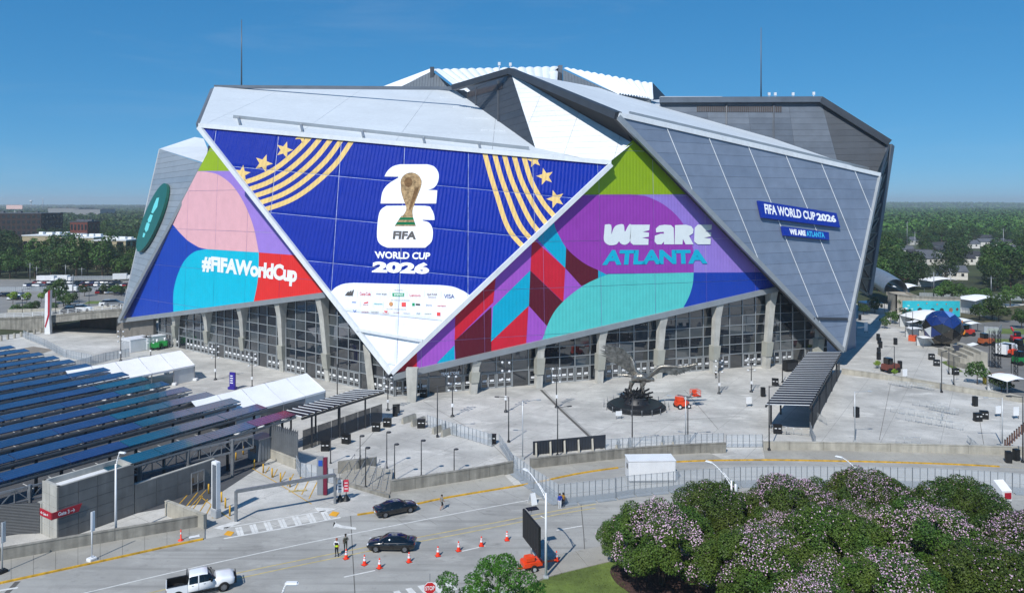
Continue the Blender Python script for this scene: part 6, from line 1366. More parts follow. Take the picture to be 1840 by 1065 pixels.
# ------------------------------------------------------------------ foliage
def leaf_mat(name, dark, light, warm=None, rough=.55, objvar=.35):
    m = bpy.data.materials.new(name); m.use_nodes = True; t = m.node_tree; b = t.nodes['Principled BSDF']; b.inputs['Roughness'].default_value = rough; b.inputs['Specular IOR Level'].default_value = .3
    ge = nd(t, 'ShaderNodeNewGeometry'); oi = nd(t, 'ShaderNodeObjectInfo')
    mx = nd(t, 'ShaderNodeMix', data_type='RGBA'); mx.inputs['A'].default_value = (*lin(dark), 1); mx.inputs['B'].default_value = (*lin(light), 1); t.links.new(ge.outputs['Random Per Island'], mx.inputs['Factor'])
    nz = nd(t, 'ShaderNodeTexNoise'); nz.inputs['Scale'].default_value = .3; t.links.new(ge.outputs['Position'], nz.inputs['Vector'])
    r = nd(t, 'ShaderNodeMapRange'); r.inputs['From Min'].default_value = .4; r.inputs['From Max'].default_value = .68; t.links.new(nz.outputs['Fac'], r.inputs['Value'])
    m2 = nd(t, 'ShaderNodeMix', data_type='RGBA'); t.links.new(mx.outputs['Result'], m2.inputs['A']); m2.inputs['B'].default_value = (*lin(warm or light), 1); mu = nd(t, 'ShaderNodeMath', operation='MULTIPLY'); mu.inputs[1].default_value = .45; t.links.new(r.outputs[0], mu.inputs[0]); t.links.new(mu.outputs[0], m2.inputs['Factor'])
    hs = nd(t, 'ShaderNodeHueSaturation'); t.links.new(m2.outputs['Result'], hs.inputs['Color'])
    v = nd(t, 'ShaderNodeMapRange'); v.inputs['To Min'].default_value = 1-objvar; v.inputs['To Max'].default_value = 1+objvar; t.links.new(oi.outputs['Random'], v.inputs['Value']); t.links.new(v.outputs[0], hs.inputs['Value'])
    n2 = nd(t, 'ShaderNodeTexNoise'); n2.inputs['Scale'].default_value = .018; n2.inputs['Detail'].default_value = 3; t.links.new(ge.outputs['Position'], n2.inputs['Vector'])
    r2 = nd(t, 'ShaderNodeMapRange'); r2.inputs['From Min'].default_value = .35; r2.inputs['From Max'].default_value = .65; r2.inputs['To Min'].default_value = .66; r2.inputs['To Max'].default_value = 1.15; t.links.new(n2.outputs['Fac'], r2.inputs['Value']); vm_ = nd(t, 'ShaderNodeMath', operation='MULTIPLY'); t.links.new(v.outputs[0], vm_.inputs[0]); t.links.new(r2.outputs[0], vm_.inputs[1]); t.links.new(vm_.outputs[0], hs.inputs['Value'])
    h = nd(t, 'ShaderNodeMapRange'); h.inputs['To Min'].default_value = .488; h.inputs['To Max'].default_value = .512; t.links.new(oi.outputs['Random'], h.inputs['Value']); t.links.new(h.outputs[0], hs.inputs['Hue'])
    t.links.new(hs.outputs[0], b.inputs['Base Color']); MATS[name] = m
    # thin leaves let some light through
    out = t.nodes['Material Output']; tr = nd(t, 'ShaderNodeBsdfTranslucent'); t.links.new(hs.outputs[0], tr.inputs['Color']); ms = nd(t, 'ShaderNodeMixShader'); ms.inputs['Fac'].default_value = .13
    t.links.new(b.outputs[0], ms.inputs[1]); t.links.new(tr.outputs[0], ms.inputs[2]); t.links.new(ms.outputs[0], out.inputs['Surface'])
    return m
bark = S('bark', (84, 70, 58), rough=.95, var=.25, scale=3)
myrtle_leaf = leaf_mat('myrtle_leaf', (34, 60, 22), (78, 108, 36), (96, 104, 34), objvar=.14); myrtle_fl = leaf_mat('myrtle_blossom', (190, 146, 180), (226, 196, 216), objvar=.05)
oak_leaf = leaf_mat('oak_leaf', (34, 58, 28), (74, 106, 44), (88, 114, 44)); pine_leaf = leaf_mat('dark_leaf', (28, 50, 28), (60, 88, 40), (64, 92, 38)); young_leaf = leaf_mat('young_leaf', (84, 120, 36), (140, 170, 50), (150, 170, 40), objvar=.15); locust_leaf = leaf_mat('locust_leaf', (36, 84, 26), (78, 136, 42), (90, 140, 40), objvar=.1)
def lobes_of(h, r, n, rng, flat=.75, trunk=.3):
    L = [(V((0, 0, h*(.5+trunk*.3))), r*.72)]
    for i in range(n):
        a = rng.uniform(0, 6.28); q = r*rng.uniform(.25, .72); z = h*rng.uniform(trunk+.12, .86); sq = math.sqrt(max(.05, 1-((z-h*.55)/(h*.55))**2)); L.append((V((math.cos(a)*q*sq, math.sin(a)*q*sq, z)), r*rng.uniform(.3, .48)))
    return L
def crown_mesh(name, lobes, n, s, rng, mats, flower=0., up=.25, fl_size=.8, zmin=0, aspect=1.6, upper_only=False):
    vs, fs, mi = [], [], []
    w = [l[1]**2 for l in lobes]; tot = sum(w)
    for l, wl_ in zip(lobes, w):
        for k in range(int(n*wl_/tot)):
            z = rng.uniform(-.75, 1); a = rng.uniform(0, 6.2832); q = math.sqrt(max(0, 1-z*z)); d = V((q*math.cos(a), q*math.sin(a), z))
            rr = l[1]*(1-.38*rng.random()**2)*(1+.16*mnoise.noise(d*2.3+l[0]*.7)); p = l[0]+V((d.x*rr, d.y*rr, d.z*rr*.85))
            if p.z < zmin: continue
            if any((p-m[0]).length < m[1]*.68 for m in lobes if m is not l): continue
            nn = (d+V((rng.gauss(0, .6), rng.gauss(0, .6), rng.gauss(0, .5)+up))).normalized(); t = nn.orthogonal().normalized(); t.rotate(Matrix.Rotation(rng.uniform(0, 6.28), 3, nn)); b = nn.cross(t)
            fl = flower > 0 and z > -.3 and mnoise.noise((p+V((7, 3, 1)))*.34)+.35*mnoise.noise(p*1.3) > .13 and rng.random() < flower
            sz = s*rng.uniform(.6, 1.25)*(fl_size if fl else 1)
            if fl: p = p+d*.12
            i = len(vs); vs += [p-t*sz*.5, p-b*sz*.5/aspect, p+t*sz*.5, p+b*sz*.5/aspect]; fs.append((i, i+1, i+2, i+3)); mi.append(1 if fl else 0)
    me = bpy.data.meshes.new(name); me.from_pydata([tuple(v) for v in vs], [], fs)
    for m in mats: me.materials.append(m)
    me.polygons.foreach_set('material_index', mi); me.update(); return me
def trunk_mesh(name, h, r, lobes, rng, stems=1):
    mb = MB()
    for s in range(stems):
        a = 6.28*s/stems; b0 = V((math.cos(a)*.15*(stems > 1), math.sin(a)*.15*(stems > 1), -.1)); mid = V((math.cos(a)*.5*(stems > 1)+rng.gauss(0, .1), math.sin(a)*.5*(stems > 1), h*.34)); mb.tube(b0, mid, r, r*.72, 7, cap=False)
        for l in lobes[1:][s::stems][:5]: k = mid.lerp(l[0], .5)+V((0, 0, .1)); mb.tube(mid, k, r*.55, r*.35, 5, cap=False); mb.tube(k, l[0], r*.35, r*.1, 5, cap=False)
    return mb.mesh(name, bark)
def tree_kind(seed, h, r, nl, n, s, mats, stems=1, tr=.22, trunk=.3, **kw):
    rng = random.Random(seed); L = lobes_of(h, r, nl, rng, trunk=trunk); return crown_mesh('crown', L, n, s, rng, mats, **kw), trunk_mesh('trunk', h, tr, L, rng, stems)
def tree(kind, loc, rz, sc_, label, cat='tree', group=None, name='tree', crown='crown'):
    t = thing(name, label, cat, loc, rz, group); t.scale = sc_ if isinstance(sc_, tuple) else (sc_,)*3
    place(crown, kind[0], t); place('trunk', kind[1], t); return t
# flowering shrub-trees in the foreground
def clump_lobes(h, r, n, rng):
    """many small leaf clumps on an uneven, flattish crown around a darker core"""
    L = [(V((0, 0, h*.5)), r*.4)]
    for i in range(n):
        a = 2.39996*i+rng.gauss(0, .25); f = (i+.5)/n; z = 1-1.45*f; q = math.sqrt(max(0, 1-z*z))*rng.uniform(.82, 1.06); L.append((V((math.cos(a)*q*r*.86, math.sin(a)*q*r*.86, h*.55+z*h*.36*rng.uniform(.88, 1.1))), r*rng.uniform(.12, .235)))
    return L
MY = []
for i_, fl_ in enumerate((.36, .27, .05)):
    rg_ = random.Random(11+i_); L_ = clump_lobes(7.6, 5.3, 66, rg_); MY.append((crown_mesh('crown', L_, 52000, .205, rg_, [myrtle_leaf, myrtle_fl], flower=fl_, up=.55, zmin=.9, fl_size=.8), trunk_mesh('trunk', 7.6, .12, L_, rg_, 4)))
for i, (x, y, k, s) in enumerate(((14.2, 68.5, 0, 1.0), (21, 74.0, 2, .95), (21.5, 63, 1, 1.0), (29.5, 75.5, 0, .97), (29.5, 66.5, 2, 1.0), (38, 77, 1, .98), (38.5, 68, 0, 1.02), (30.5, 58.5, 1, .98), (47, 75.5, 2, .93), (47.5, 66.5, 0, .98), (39.5, 59, 2, 1.0), (56, 71.5, 1, .84), (55.5, 63.5, 0, .9), (48, 57.5, 1, .98), (23, 55.5, 0, .9), (63, 70, 2, .7), (25.5, 70, 0, .8), (34, 72, 1, .8), (52, 70.5, 2, .75), (26, 60, 1, .82), (43.5, 63, 1, .85), (12.0, 71, 2, .7))):
    lab = ('flowering shrub tree covered in pale pink blossom in the foreground bed', 'flowering shrub tree with scattered pink blossom in the foreground bed', 'leafy green shrub tree with few blossoms in the foreground bed')[k]
    tree(MY[k], (x, y, .05), i*1.3, s, lab, 'tree', 'flowering shrub trees in the mulch bed', 'flowering_tree')
lo_k = tree_kind(92, 9.0, 4.6, 26, 5200, .5, [locust_leaf], stems=1, tr=.12, trunk=.18, up=-.05, aspect=3.0)
rl_ = random.Random(4); LL = [(V((rl_.gauss(0, 1.7), rl_.gauss(0, 1.6), rl_.uniform(2.6, 7.6))), rl_.uniform(.55, 1.0)) for _ in range(30)]; LL = [(p*(1.0) if p.z < 6 else V((p.x*.6, p.y*.6, p.z)), r) for p, r in LL]
lo_k = (crown_mesh('crown', LL, 9500, .3, rl_, [locust_leaf], up=-.2, aspect=3.2), trunk_mesh('trunk', 7, .12, [LL[0]]+LL[:12], rl_, 3))
tree(lo_k, V((-1.3, 58.5, 0)), .4, (1.0, 1.0, .92), 'young feathery green tree in front of the message board trailer', name='locust_tree')
# ------------------------------------------------------------------ woods to the horizon
rngb = random.Random(5)
KO = [tree_kind(200+i, 17+2*(i % 3), 7.2+(i % 2), 13, 2600, 1.05, [(oak_leaf, pine_leaf)[i % 2]], tr=.4, trunk=.16, up=.35) for i in range(6)]
KS = [tree_kind(300+i, 7.5, 3.4, 9, 1500, .62, [oak_leaf], tr=.16, trunk=.2) for i in range(2)]
KY = [tree_kind(310, 5.0, 2.0, 7, 700, .5, [young_leaf], tr=.1, trunk=.25)]
def pxd(px, y): return (px-CX)*y/FL
BLOCK = [(-90, 90, 372, 430, 560, 700)]
clear = []                                                 # (px0, px1, y0, y1): no tree here
def keep(px0, px1, y0, y1): clear.append((px0, px1, y0, y1))
keep(30, 235, 395, 455); keep(-60, 80, 560, 660); keep(118, 162, 500, 560); keep(1540, 1900, 230, 300)
def free(px, y): return not any(a <= px <= b and c <= y <= d for a, b, c, d in clear)
HS = ((1640, 424, 640, 14), (1655, 451, 470, 13), (1668, 455, 462, 11), (1690, 436, 560, 12), (1682, 466, 430, 12), (1764, 463, 450, 13), (1786, 428, 620, 22), (1808, 432, 600, 16), (1826, 447, 520, 13), (1838, 468, 440, 12), (1716, 499, 345, 11), (1770, 420, 680, 14), (1745, 432, 590, 14), (1702, 449, 500, 13), (1624, 446, 510, 12), (1735, 470, 430, 12))
for px_, py_, Y_, w_ in HS: keep(px_-16, px_+16, Y_*.66, Y_+14)
LABK = ('broad green tree in the woods beyond the stadium', 'dark evergreen-looking tree in the woods beyond the stadium')
spots = []
def scatter(px0, px1, y0, y1, n, dmin):
    k = 0; tries = 0
    while k < n and tries < n*30:
        tries += 1; y = (y0*y0+(y1*y1-y0*y0)*rngb.random())**.5; px = rngb.uniform(px0, px1)
        if not free(px, y): continue
        x = pxd(px, y)
        if any((x-a)**2+(y-b)**2 < dmin*dmin for a, b in spots): continue
        spots.append((x, y)); k += 1
scatter(-60, 300, 350, 395, 46, 6.5); scatter(1560, 1900, 296, 350, 40, 7); scatter(-60, 300, 395, 470, 36, 9); scatter(1545, 1900, 350, 470, 56, 9); scatter(-60, 300, 470, 720, 52, 12); scatter(1545, 1900, 470, 720, 62, 12)
for i, (x, y) in enumerate(spots):
    k = rngb.randrange(6); s = rngb.uniform(.62, 1.05)
    tree(KO[k], (x, y, -.1), rngb.uniform(0, 6.28), (s, s, s*rngb.uniform(.85, 1.1)), LABK[k % 2].replace('woods beyond the stadium', 'woods behind the parking lots' if x < 0 else 'woods around the gabled houses'), 'tree', 'trees in the woods around the stadium')
# farther woods read as one mass
def far_woods(name, px0, px1, bands):
    vs, fs = [], []
    for y0, y1, n, nl, s in bands:
        for _ in range(n):
            y = (y0*y0+(y1*y1-y0*y0)*rngb.random())**.5; px = rngb.uniform(px0, px1)
            if not free(px, y): continue
            x = pxd(px, y); h = rngb.uniform(10, 19); r = rngb.uniform(5, 8.5); z0 = gz(x, y)
            for l in range(nl):
                a = rngb.uniform(0, 6.28); q = rngb.random()**.5; zz = rngb.uniform(.1, 1); rr = r*math.sqrt(max(.08, 1-(zz-.4)**2*1.6))*q; c = V((x+math.cos(a)*rr, y+math.sin(a)*rr, z0+h*zz))
                n_ = V((math.cos(a)*q+rngb.gauss(0, .4), math.sin(a)*q+rngb.gauss(0, .4), zz+rngb.gauss(0, .4))).normalized(); t = n_.orthogonal().normalized(); t.rotate(Matrix.Rotation(rngb.uniform(0, 6.28), 3, n_)); b = n_.cross(t); k = s*rngb.uniform(.6, 1.3)
                i = len(vs); vs += [c-t*k, c-b*k*.7, c+t*k, c+b*k*.7]; fs.append((i, i+1, i+2, i+3))
    me = bpy.data.meshes.new(name); me.from_pydata([tuple(v) for v in vs], [], fs); me.materials.append(oak_leaf)
    o = bpy.data.objects.new(name, me); link(o); o['kind'] = 'stuff'; return o
bands = ((700, 1200, 900, 70, 1.7), (1200, 2200, 1500, 34, 2.8), (2200, 4200, 2200, 14, 5.0), (4200, 9000, 2600, 8, 9.5))
far_woods('distant_woods', -110, 330, bands); far_woods('distant_woods', 1530, 1960, bands)
# understorey strips close the gaps between the nearer trunks
# ------------------------------------------------------------------ buildings
brick_d = S('brick_dark', (50, 38, 38), rough=.9, var=.12); brick_r = S('brick_red', (112, 62, 52), rough=.9, var=.12); beige = S('beige_wall', (176, 164, 134), rough=.85, var=.08); dglass = S('dark_window', (26, 30, 34), rough=.15, var=.1, spec=.7); roof_w = S('roof_white', (222, 224, 224), rough=.6, var=.05); roof_g = S('roof_grey', (86, 90, 98), rough=.8, var=.12); house_w = S('house_white', (212, 210, 204), rough=.8, var=.05)
def block(px0, px1, Y, top, depth, label, wallm, roofm, rows, cols, wm=dglass, name='office_building', wz=.55, base=0, parap=.6):
    x0, x1 = pxd(px0, Y), pxd(px1, Y); h = CAM_H-(top-CY)*Y/FL; t = thing(name, label, 'building', ((x0+x1)/2, Y, 0))
    MB().box(((x0+x1)/2, Y+depth/2, base-.5), (x1-x0, depth, h-base+.5)).build('wall', wallm, t)
    rf = MB().box(((x0+x1)/2, Y+depth/2, h), (x1-x0+.6, depth+.6, parap)).build('roof', roofm, t)
    for k in range(4): MB().box((x0+(x1-x0)*(.15+.22*k), Y+depth*.5, h+parap), (rngb.uniform(2, 4), 2.5, rngb.uniform(1, 1.8))).build('roof_unit', roofm, rf)
    fh = h/rows; cw_ = (x1-x0)/cols
    for i in range(rows):
        for j in range(cols): MB().box((x0+cw_*(j+.5), Y-.06, fh*(i+.22)), (cw_*.56, .14, fh*wz)).build('window', wm, t)
    sx = x1 if px1 < CX else x0; n2 = max(2, int(depth/5))
    for i in range(rows):
        for j in range(n2): MB().box((sx, Y+depth*(j+.5)/n2, fh*(i+.22)), (.14, depth/n2*.55, fh*wz)).build('window', wm, t)
    return t
block(-70, 74, 620, 384, 30, 'large dark brick apartment block above the tree tops', brick_d, roof_g, 6, 16)
block(126, 157, 540, 399, 16, 'small red brick building with a grey pitched roof among the trees', brick_r, roof_g, 3, 5)
block(40, 110, 435, 424, 26, 'beige building with a bright white flat roof behind the trees', beige, roof_w, 1, 6, name='flat_roof_building', wz=.6); block(112, 168, 425, 428, 24, 'lower beige building wing with white roof units', beige, roof_w, 1, 4, name='flat_roof_building', wz=.6); block(165, 226, 405, 433, 24, 'beige and dark glass building wing with white parapet', beige, roof_w, 1, 3, name='flat_roof_building', wz=.75)
block(86, 142, 1700, 374, 60, 'long grey warehouse roof far beyond the trees', S('warehouse_wall', (140, 142, 144), rough=.8, var=.06), roof_g, 1, 6, name='warehouse', wz=.3); block(132, 180, 1600, 376, 60, 'pale low warehouse beside the long grey one', MATS['warehouse_wall'], roof_g, 1, 5, name='warehouse', wz=.3)
for i, (px, py, Y, w) in enumerate(HS):
    x = pxd(px, Y); h = max(4, CAM_H-(py+7-CY)*Y/FL); t = thing('house', ('white house with grey gabled roof among the right-hand trees', 'pale house with dark gabled roof among the right-hand trees')[i % 2], 'house', (x, Y, 0), rngb.uniform(-.5, .5), 'houses among the right-hand trees')
    d = 9; rh = 2.6; MB().box((0, d/2, 0), (w, d, h)).build('wall', house_w, t, True)
    MB().slab([V((-w/2-.5, -.4, h-.2)), V((-w/2-.5, d+.4, h-.2)), V((-w/2-.5, d/2, h+rh))], (w+1, 0, 0)).build('roof', (roof_g, S('roof_dark', (52, 54, 60), rough=.85, var=.1))[i % 2], t, True)
    for k in range(3): MB().box((-w*.3+w*.3*k, -.05, h-2.2), (1.2, .12, 1.3)).build('window', dglass, t, True)
# utility poles
for px, yb, yt, Y in ((1630, 440, 398, 520), (1644, 446, 416, 480), (1678, 537, 488, 276), (1708, 536, 488, 277), (1781, 540, 496, 272), (1803, 450, 410, 480), (118, 505, 475, 345), (66, 506, 478, 345), (147, 505, 480, 345), (54, 507, 472, 342), (131, 540, 493, 290)):
    x = pxd(px, Y); h = CAM_H-(yt-CY)*Y/FL; t = thing('utility_pole', 'tall grey utility pole with a crossarm', 'utility pole', (x, Y, 0), group='utility poles beyond the plaza'); MB().tube((0, 0, 0), (0, 0, h), .22, .14, 7).build('pole', steel_m, t, True); MB().bar((-1.6, 0, h-.8), (1.6, 0, h-.8), .14).build('crossarm', steel_m, t, True)
wr = MB()
for (a, ya, ha), (b, yb_, hb) in ((((1678), 276, 10), ((1708), 277, 10)), (((1708), 277, 10), ((1781), 272, 9)), (((1781), 272, 9), ((1900), 268, 9))):
    for dx in (-1.2, 1.2):
        p, q = V((pxd(a, ya)+dx, ya, ha)), V((pxd(b, yb_)+dx, yb_, hb)); pts = [p.lerp(q, k/8)-V((0, 0, 1.2*math.sin(math.pi*k/8))) for k in range(9)]
        for u, v in zip(pts, pts[1:]): wr.bar(u, v, .05)
tag(wr.build('power_lines', dgrey), 'sagging power lines between the utility poles on the right', 'power lines')
# ------------------------------------------------------------------ left: overpass, parking lots, parked cars
ov_ = thing('overpass', 'concrete road overpass with light railings left of the stadium', 'bridge', G(150, 597))
pts = [(V((pxd(px, Y), Y, 0)), z) for px, Y, z in ((-70, 212, 2.2), (40, 207, 3.4), (92, 203, 4.6), (150, 199, 6.2), (232, 195, 7.8))]
def deck_z(x): 
    for (a, za), (b, zb) in zip(pts, pts[1:]):
        if a.x <= x <= b.x: return za+(zb-za)*(x-a.x)/(b.x-a.x)
    return pts[-1][1]
for k_i, ((a, za), (b, zb)) in enumerate(zip(pts, pts[1:])):
    d = (b-a).normalized(); nn = V((-d.y, d.x, 0)); A0, B0 = V((0, 0, za)), V((0, 0, zb)); low_ = k_i < 2
    MB().slab([a+(V((0, 0, 0)) if low_ else A0-V((0, 0, 1.9))), b+(V((0, 0, 0)) if low_ else B0-V((0, 0, 1.9))), b+B0+V((0, 0, .3)), a+A0+V((0, 0, .3))], nn*.5).build('fascia', wall_m, ov_)
    if not low_: MB().slab([a+nn*9, b+nn*9, b+nn*9+B0, a+nn*9+A0], nn*.3).build('abutment', S('shade_wall', (70, 68, 64), rough=.9, var=.15), ov_)  # shade under the deck is put into this dark concrete colour
    MB().slab([a+A0-V((0, 0, .4)), b+B0-V((0, 0, .4)), b+nn*16+B0-V((0, 0, .4)), a+nn*16+A0-V((0, 0, .4))], (0, 0, .4)).build('deck', walk_m, ov_)
    n = max(2, int((b-a).length/3)); rl = MB()
    for i in range(n+1): p = a.lerp(b, i/n)+nn*.25; z = za+(zb-za)*i/n; rl.bar(p+V((0, 0, z+.3)), p+V((0, 0, z+1.5)), .14)
    for z in (.6, 1.0, 1.45): rl.bar(a+nn*.25+A0+V((0, 0, z)), b+nn*.25+B0+V((0, 0, z)), .07)
    rl.build('railing', white_m, ov_); MB().slab([a+nn*15+A0, b+nn*15+B0, b+nn*15+B0+V((0, 0, .9)), a+nn*15+A0+V((0, 0, .9))], nn*.3).build('barrier', wall_l, ov_)
sheet('paver_court', [G(-40, 640), G(60, 622), G(98, 628), G(20, 652)], -.006, S('paver_brown', (132, 124, 114), rough=.9, var=.15, scale=.6))
for k in range(8):
    t = thing('concrete_post', 'short concrete post in the row below the overpass wall', 'post', G(2+k*12, 612-k*2.4), group='concrete posts below the overpass'); MB().bbox((0, 0, 0), (.5, .5, 1.3), .06).build('shaft', wall_l, t, True); MB().box((0, 0, 1.3), (.4, .4, .05)).build('cap', wall_m, t, True)
fence([(42, 606), (80, 622), (112, 640), (165, 652)], 'bluish mesh fence stepping down from the red striped pylon', low)
sheet('car_park', [V((pxd(-200, 250), 228, 0)), V((pxd(260, 232), 232, 0)), V((pxd(300, 346), 346, 0)), V((pxd(-120, 350), 350, 0))], -.04, concrete_mat('carpark_asphalt', (142, 140, 136), (112, 112, 110)))
struct(sheet('verge', [V((pxd(150, 262), 262, 0)), V((pxd(200, 262), 262, 0)), V((pxd(205, 270), 270, 0)), V((pxd(160, 270), 270, 0))], -.03, grass_m))
def small_car(name, m):
    mb = MB(); secs = [(-2.2, .75, .3, .75), (-2.1, .88, .25, .95), (-1.2, .9, .22, 1.0), (1.0, .9, .22, .95), (2.0, .85, .25, .8), (2.25, .7, .35, .6)]
    mb.grid([[V((x, y, z)) for y, z in ((-w, zb), (-w, zt-.1), (-w*.85, zt), (w*.85, zt), (w, zt-.1), (w, zb))] for x, w, zb, zt in secs], 0, False); mb.poly([V((2.25, -.7, .35)), V((2.25, .7, .35)), V((2.25, .6, .6)), V((2.25, -.6, .6))]); mb.poly([V((-2.2, .75, .3)), V((-2.2, -.75, .3)), V((-2.2, -.64, .75)), V((-2.2, .64, .75))])
    cab = [(-1.9, .95, .96), (-1.2, .98, 1.42), (.2, .96, 1.45), (1.1, .94, .96)]
    mb.grid([[V((x, -.82, z0)), V((x, -.66, z1)), V((x, .66, z1)), V((x, .82, z0))] for x, z0, z1 in cab], 1, False); mb.poly([V((-1.2, -.64, 1.43)), V((.2, -.64, 1.46)), V((.2, .64, 1.46)), V((-1.2, .64, 1.43))], 0)
    for sx in (-1.35, 1.35):
        for sy in (-.82, .82): mb.tube((sx, sy-.1, .33), (sx, sy+.1, .33), .33, .33, 10, 2)
    return mb.mesh(name, [m, car_glass, tyre_m])
cmats = [('white', paint_w), ('black', paint_k), ('silver', S('paint_silver', (150, 154, 158), rough=.25, metal=.5, var=0)), ('dark grey', S('paint_grey', (62, 64, 70), rough=.25, var=0, coat=.6)), ('dark blue', S('paint_blue', (30, 46, 84), rough=.25, var=0, coat=.6)), ('red', S('paint_red', (140, 22, 26), rough=.25, var=0, coat=.6))]
cme = [small_car('small_car', m) for _, m in cmats]
def pcar(x, y, z, rz, k=None):
    k = rngb.choice((0, 0, 1, 1, 2, 3, 3, 4, 5)) if k is None else k
    o = tag(place('parked_car', cme[k]), '%s car in the parking lots beyond the overpass' % cmats[k][0], 'car', '%s parked cars beyond the overpass' % cmats[k][0]); o.location = (x, y, z); o.rotation_euler = (0, 0, rz); o.scale = (1.05,)*3
for row, (y, p0, p1, st_) in enumerate(((318, 50, 232, 7.8), (306, 60, 225, 8.2), (328, 66, 215, 8.6), (292, 175, 225, 8.5), (284, -10, 40, 12), (274, -20, 46, 13))):
    px = p0
    while px < p1:
        if rngb.random() < .85: pcar(pxd(px, y), y+rngb.uniform(-.5, .5), 0, 1.57+rngb.uniform(-.1, .1)+.5*(row % 2))
        px += st_
for px, y, k in ((128, 244, 3), (147, 246, 0), (196, 252, 0), (206, 250, 2)):
    o = place('parked_car', cme[k]); tag(o, {128: 'dark pickup-like car on the overpass road', 147: 'white sport utility car on the overpass road', 196: 'white van-like car by the stadium edge', 206: 'silver car next to the white van by the stadium'}[px], 'car'); y -= 40; o.location = (pxd(px, y), y, deck_z(pxd(px, y))+.0); o.scale = (1.15, 1.15, 1.35); o.rotation_euler = (0, 0, .3); o.name = 'road_car'
def box_truck(px, y, w, h, label, rz=0.):
    t = thing('box_truck', label, 'truck', (pxd(px, y), y, 0), rz); MB().bbox((0, 0, .7), (w, 2.4, h), .06).build('box', white_m, t, True); MB().bbox((w/2+.9, 0, .5), (1.7, 2.2, 2.0), .2).build('cab', white_m, t, True)
    for x in (-w*.3, w/2+.9):
        for s in (-1, 1): MB().tube((x, s*1.0-.12, .45), (x, s*1.0+.12, .45), .45, .45, 12).build('wheel', tyre_m, t, True)
box_truck(84, 330, 8, 2.8, 'white box truck in the far parking lot'); box_truck(106, 334, 9, 2.6, 'long white trailer truck behind the parked cars'); box_truck(216, 342, 6, 2.6, 'white delivery truck at the edge of the woods', .3); box_truck(122, 296, 5, 2.4, 'small white truck beside the green trees')
for px, y, k, s in ((23, 262, 0, 1.0), (48, 262, 0, .95), (74, 266, 0, .8)): tree(KY[0], (pxd(px, y), y, 0), px, s, 'small bright yellow-green tree in the parking lot', 'tree', 'small trees by the parking lots', 'small_tree')
for px, y, k, s in ((100, 262, 0, 1.25), (114, 256, 1, .9), (126, 252, 0, .7), (94, 240, 1, .55), (62, 238, 0, .6), (48, 236, 1, .6), (25, 232, 0, .55), (152, 284, 1, .7), (187, 290, 0, .6), (205, 286, 1, .65), (218, 284, 0, .6)): tree(KS[k], (pxd(px, y), y, 0), px, s, 'rounded green tree beside the overpass and parking lots', 'tree', 'rounded trees by the overpass', 'small_tree')
for k, (px, y) in enumerate(((40, 222), (142, 233), (100, 214), (160, 226))):
    o = copy_tree(al, loc=V((pxd(px, y), y, 0)), rz=1.0, label='dark lamp post standing along the overpass', group='lamp posts along the overpass'); o.scale = (1, 1, 1.25)
fence(None, 'pale fence along the far parking lot edge', low, pts=[V((pxd(-60, 300), 298, 0)), V((pxd(70, 300), 300, 0)), V((pxd(190, 300), 300, 0))])
fence(None, 'pale fence at the foot of the woods', low, pts=[V((pxd(110, 344), 344, 0)), V((pxd(215, 346), 346, 0))])
t = thing('billboard', 'small red and white billboard far above the trees', 'billboard', (pxd(26, 900), 900, 0)); MB().box((0, 0, 30), (20, .6, 5)).build('panel', S('billboard_pink', (220, 190, 186), rough=.6, var=.05), t, True); MB().tube((0, 1, 0), (0, 1, 31), .5, .5, 8).build('post', steel_m, t, True)
for px, h, lab in ((77, 52, 'thin tower on the left horizon'), (56, 44, 'pale water tower on the left horizon')):
    t = thing('horizon_tower', lab, 'tower', (pxd(px, 2600), 2600, 0)); MB().tube((0, 0, 0), (0, 0, h), 1.6, 1.0, 8).build('shaft', steel_m, t, True)
    MB().lathe([(.01, h), (5 if px == 56 else 1.2, h+2), (5 if px == 56 else 1.2, h+5), (.01, h+7)], n=12).build('tank', white_m, t, True)
# ------------------------------------------------------------------ right: fan area, mural, tube bridge
yard = sheet('service_yard', [G(1716, 612), G(1770, 640), G(1790, 700), G(1960, 740), V((240, 190, 0)), V((200, 236, 0)), G(1722, 580)], .0, concrete_mat('yard_asphalt', (122, 121, 118), (96, 96, 95)))
struct(sheet('lawn_strip', [G(1770, 598), G(1960, 606), G(1960, 592), G(1775, 590)], .006, grass_m)); struct(sheet('lawn_strip', [G(1760, 614), G(1960, 622), G(1960, 612), G(1770, 608)], .006, grass_m))
slp = sheet('grass_bank', [V((pxd(1725, 218), 218, 0)), V((pxd(1840, 226), 226, 0)), V((pxd(1860, 262), 262, 0)), V((pxd(1722, 240), 240, 0))], .004, S('bank_brown', (84, 80, 52), rough=.95, var=.35, scale=.25))
struct(slp)
tb = thing('tube_bridge', 'silver ribbed tube footbridge curving behind the stadium', 'bridge', (pxd(1585, 262), 262, 0))
a0, a1 = D(1610, 522, 258), D(1562, 500, 285); rows = []
for k in range(9):
    c = a0.lerp(a1, k/8)+V((0, 0, 1.2*math.sin(k/8*2))); rows.append([c+V((math.cos(t_)*4.2, 0, math.sin(t_)*4.0)) for t_ in [math.pi*(-.1+1.2*i/14) for i in range(15)]])
for k in range(8): MB().grid(rows[k:k+2]).build('shell_ring', S('tube_metal', (150, 156, 162), rough=.35, metal=.5, var=.08), tb)
MB().slab([a0+V((-3.5, -14, -2.5)), a0+V((3.5, -14, -2.5)), a1+V((3.5, 0, -1)), a1+V((-3.5, 0, -1))], (0, 0, .3)).build('deck', walk_m, tb)
for x in (-3.5, 3.5): MB().slab([a0+V((x, -14, -2.4)), a0+V((x, 0, -1.5)), a0+V((x, 0, -.3)), a0+V((x, -14, -1.3))], (.15, 0, 0)).build('parapet', wall_l, tb)
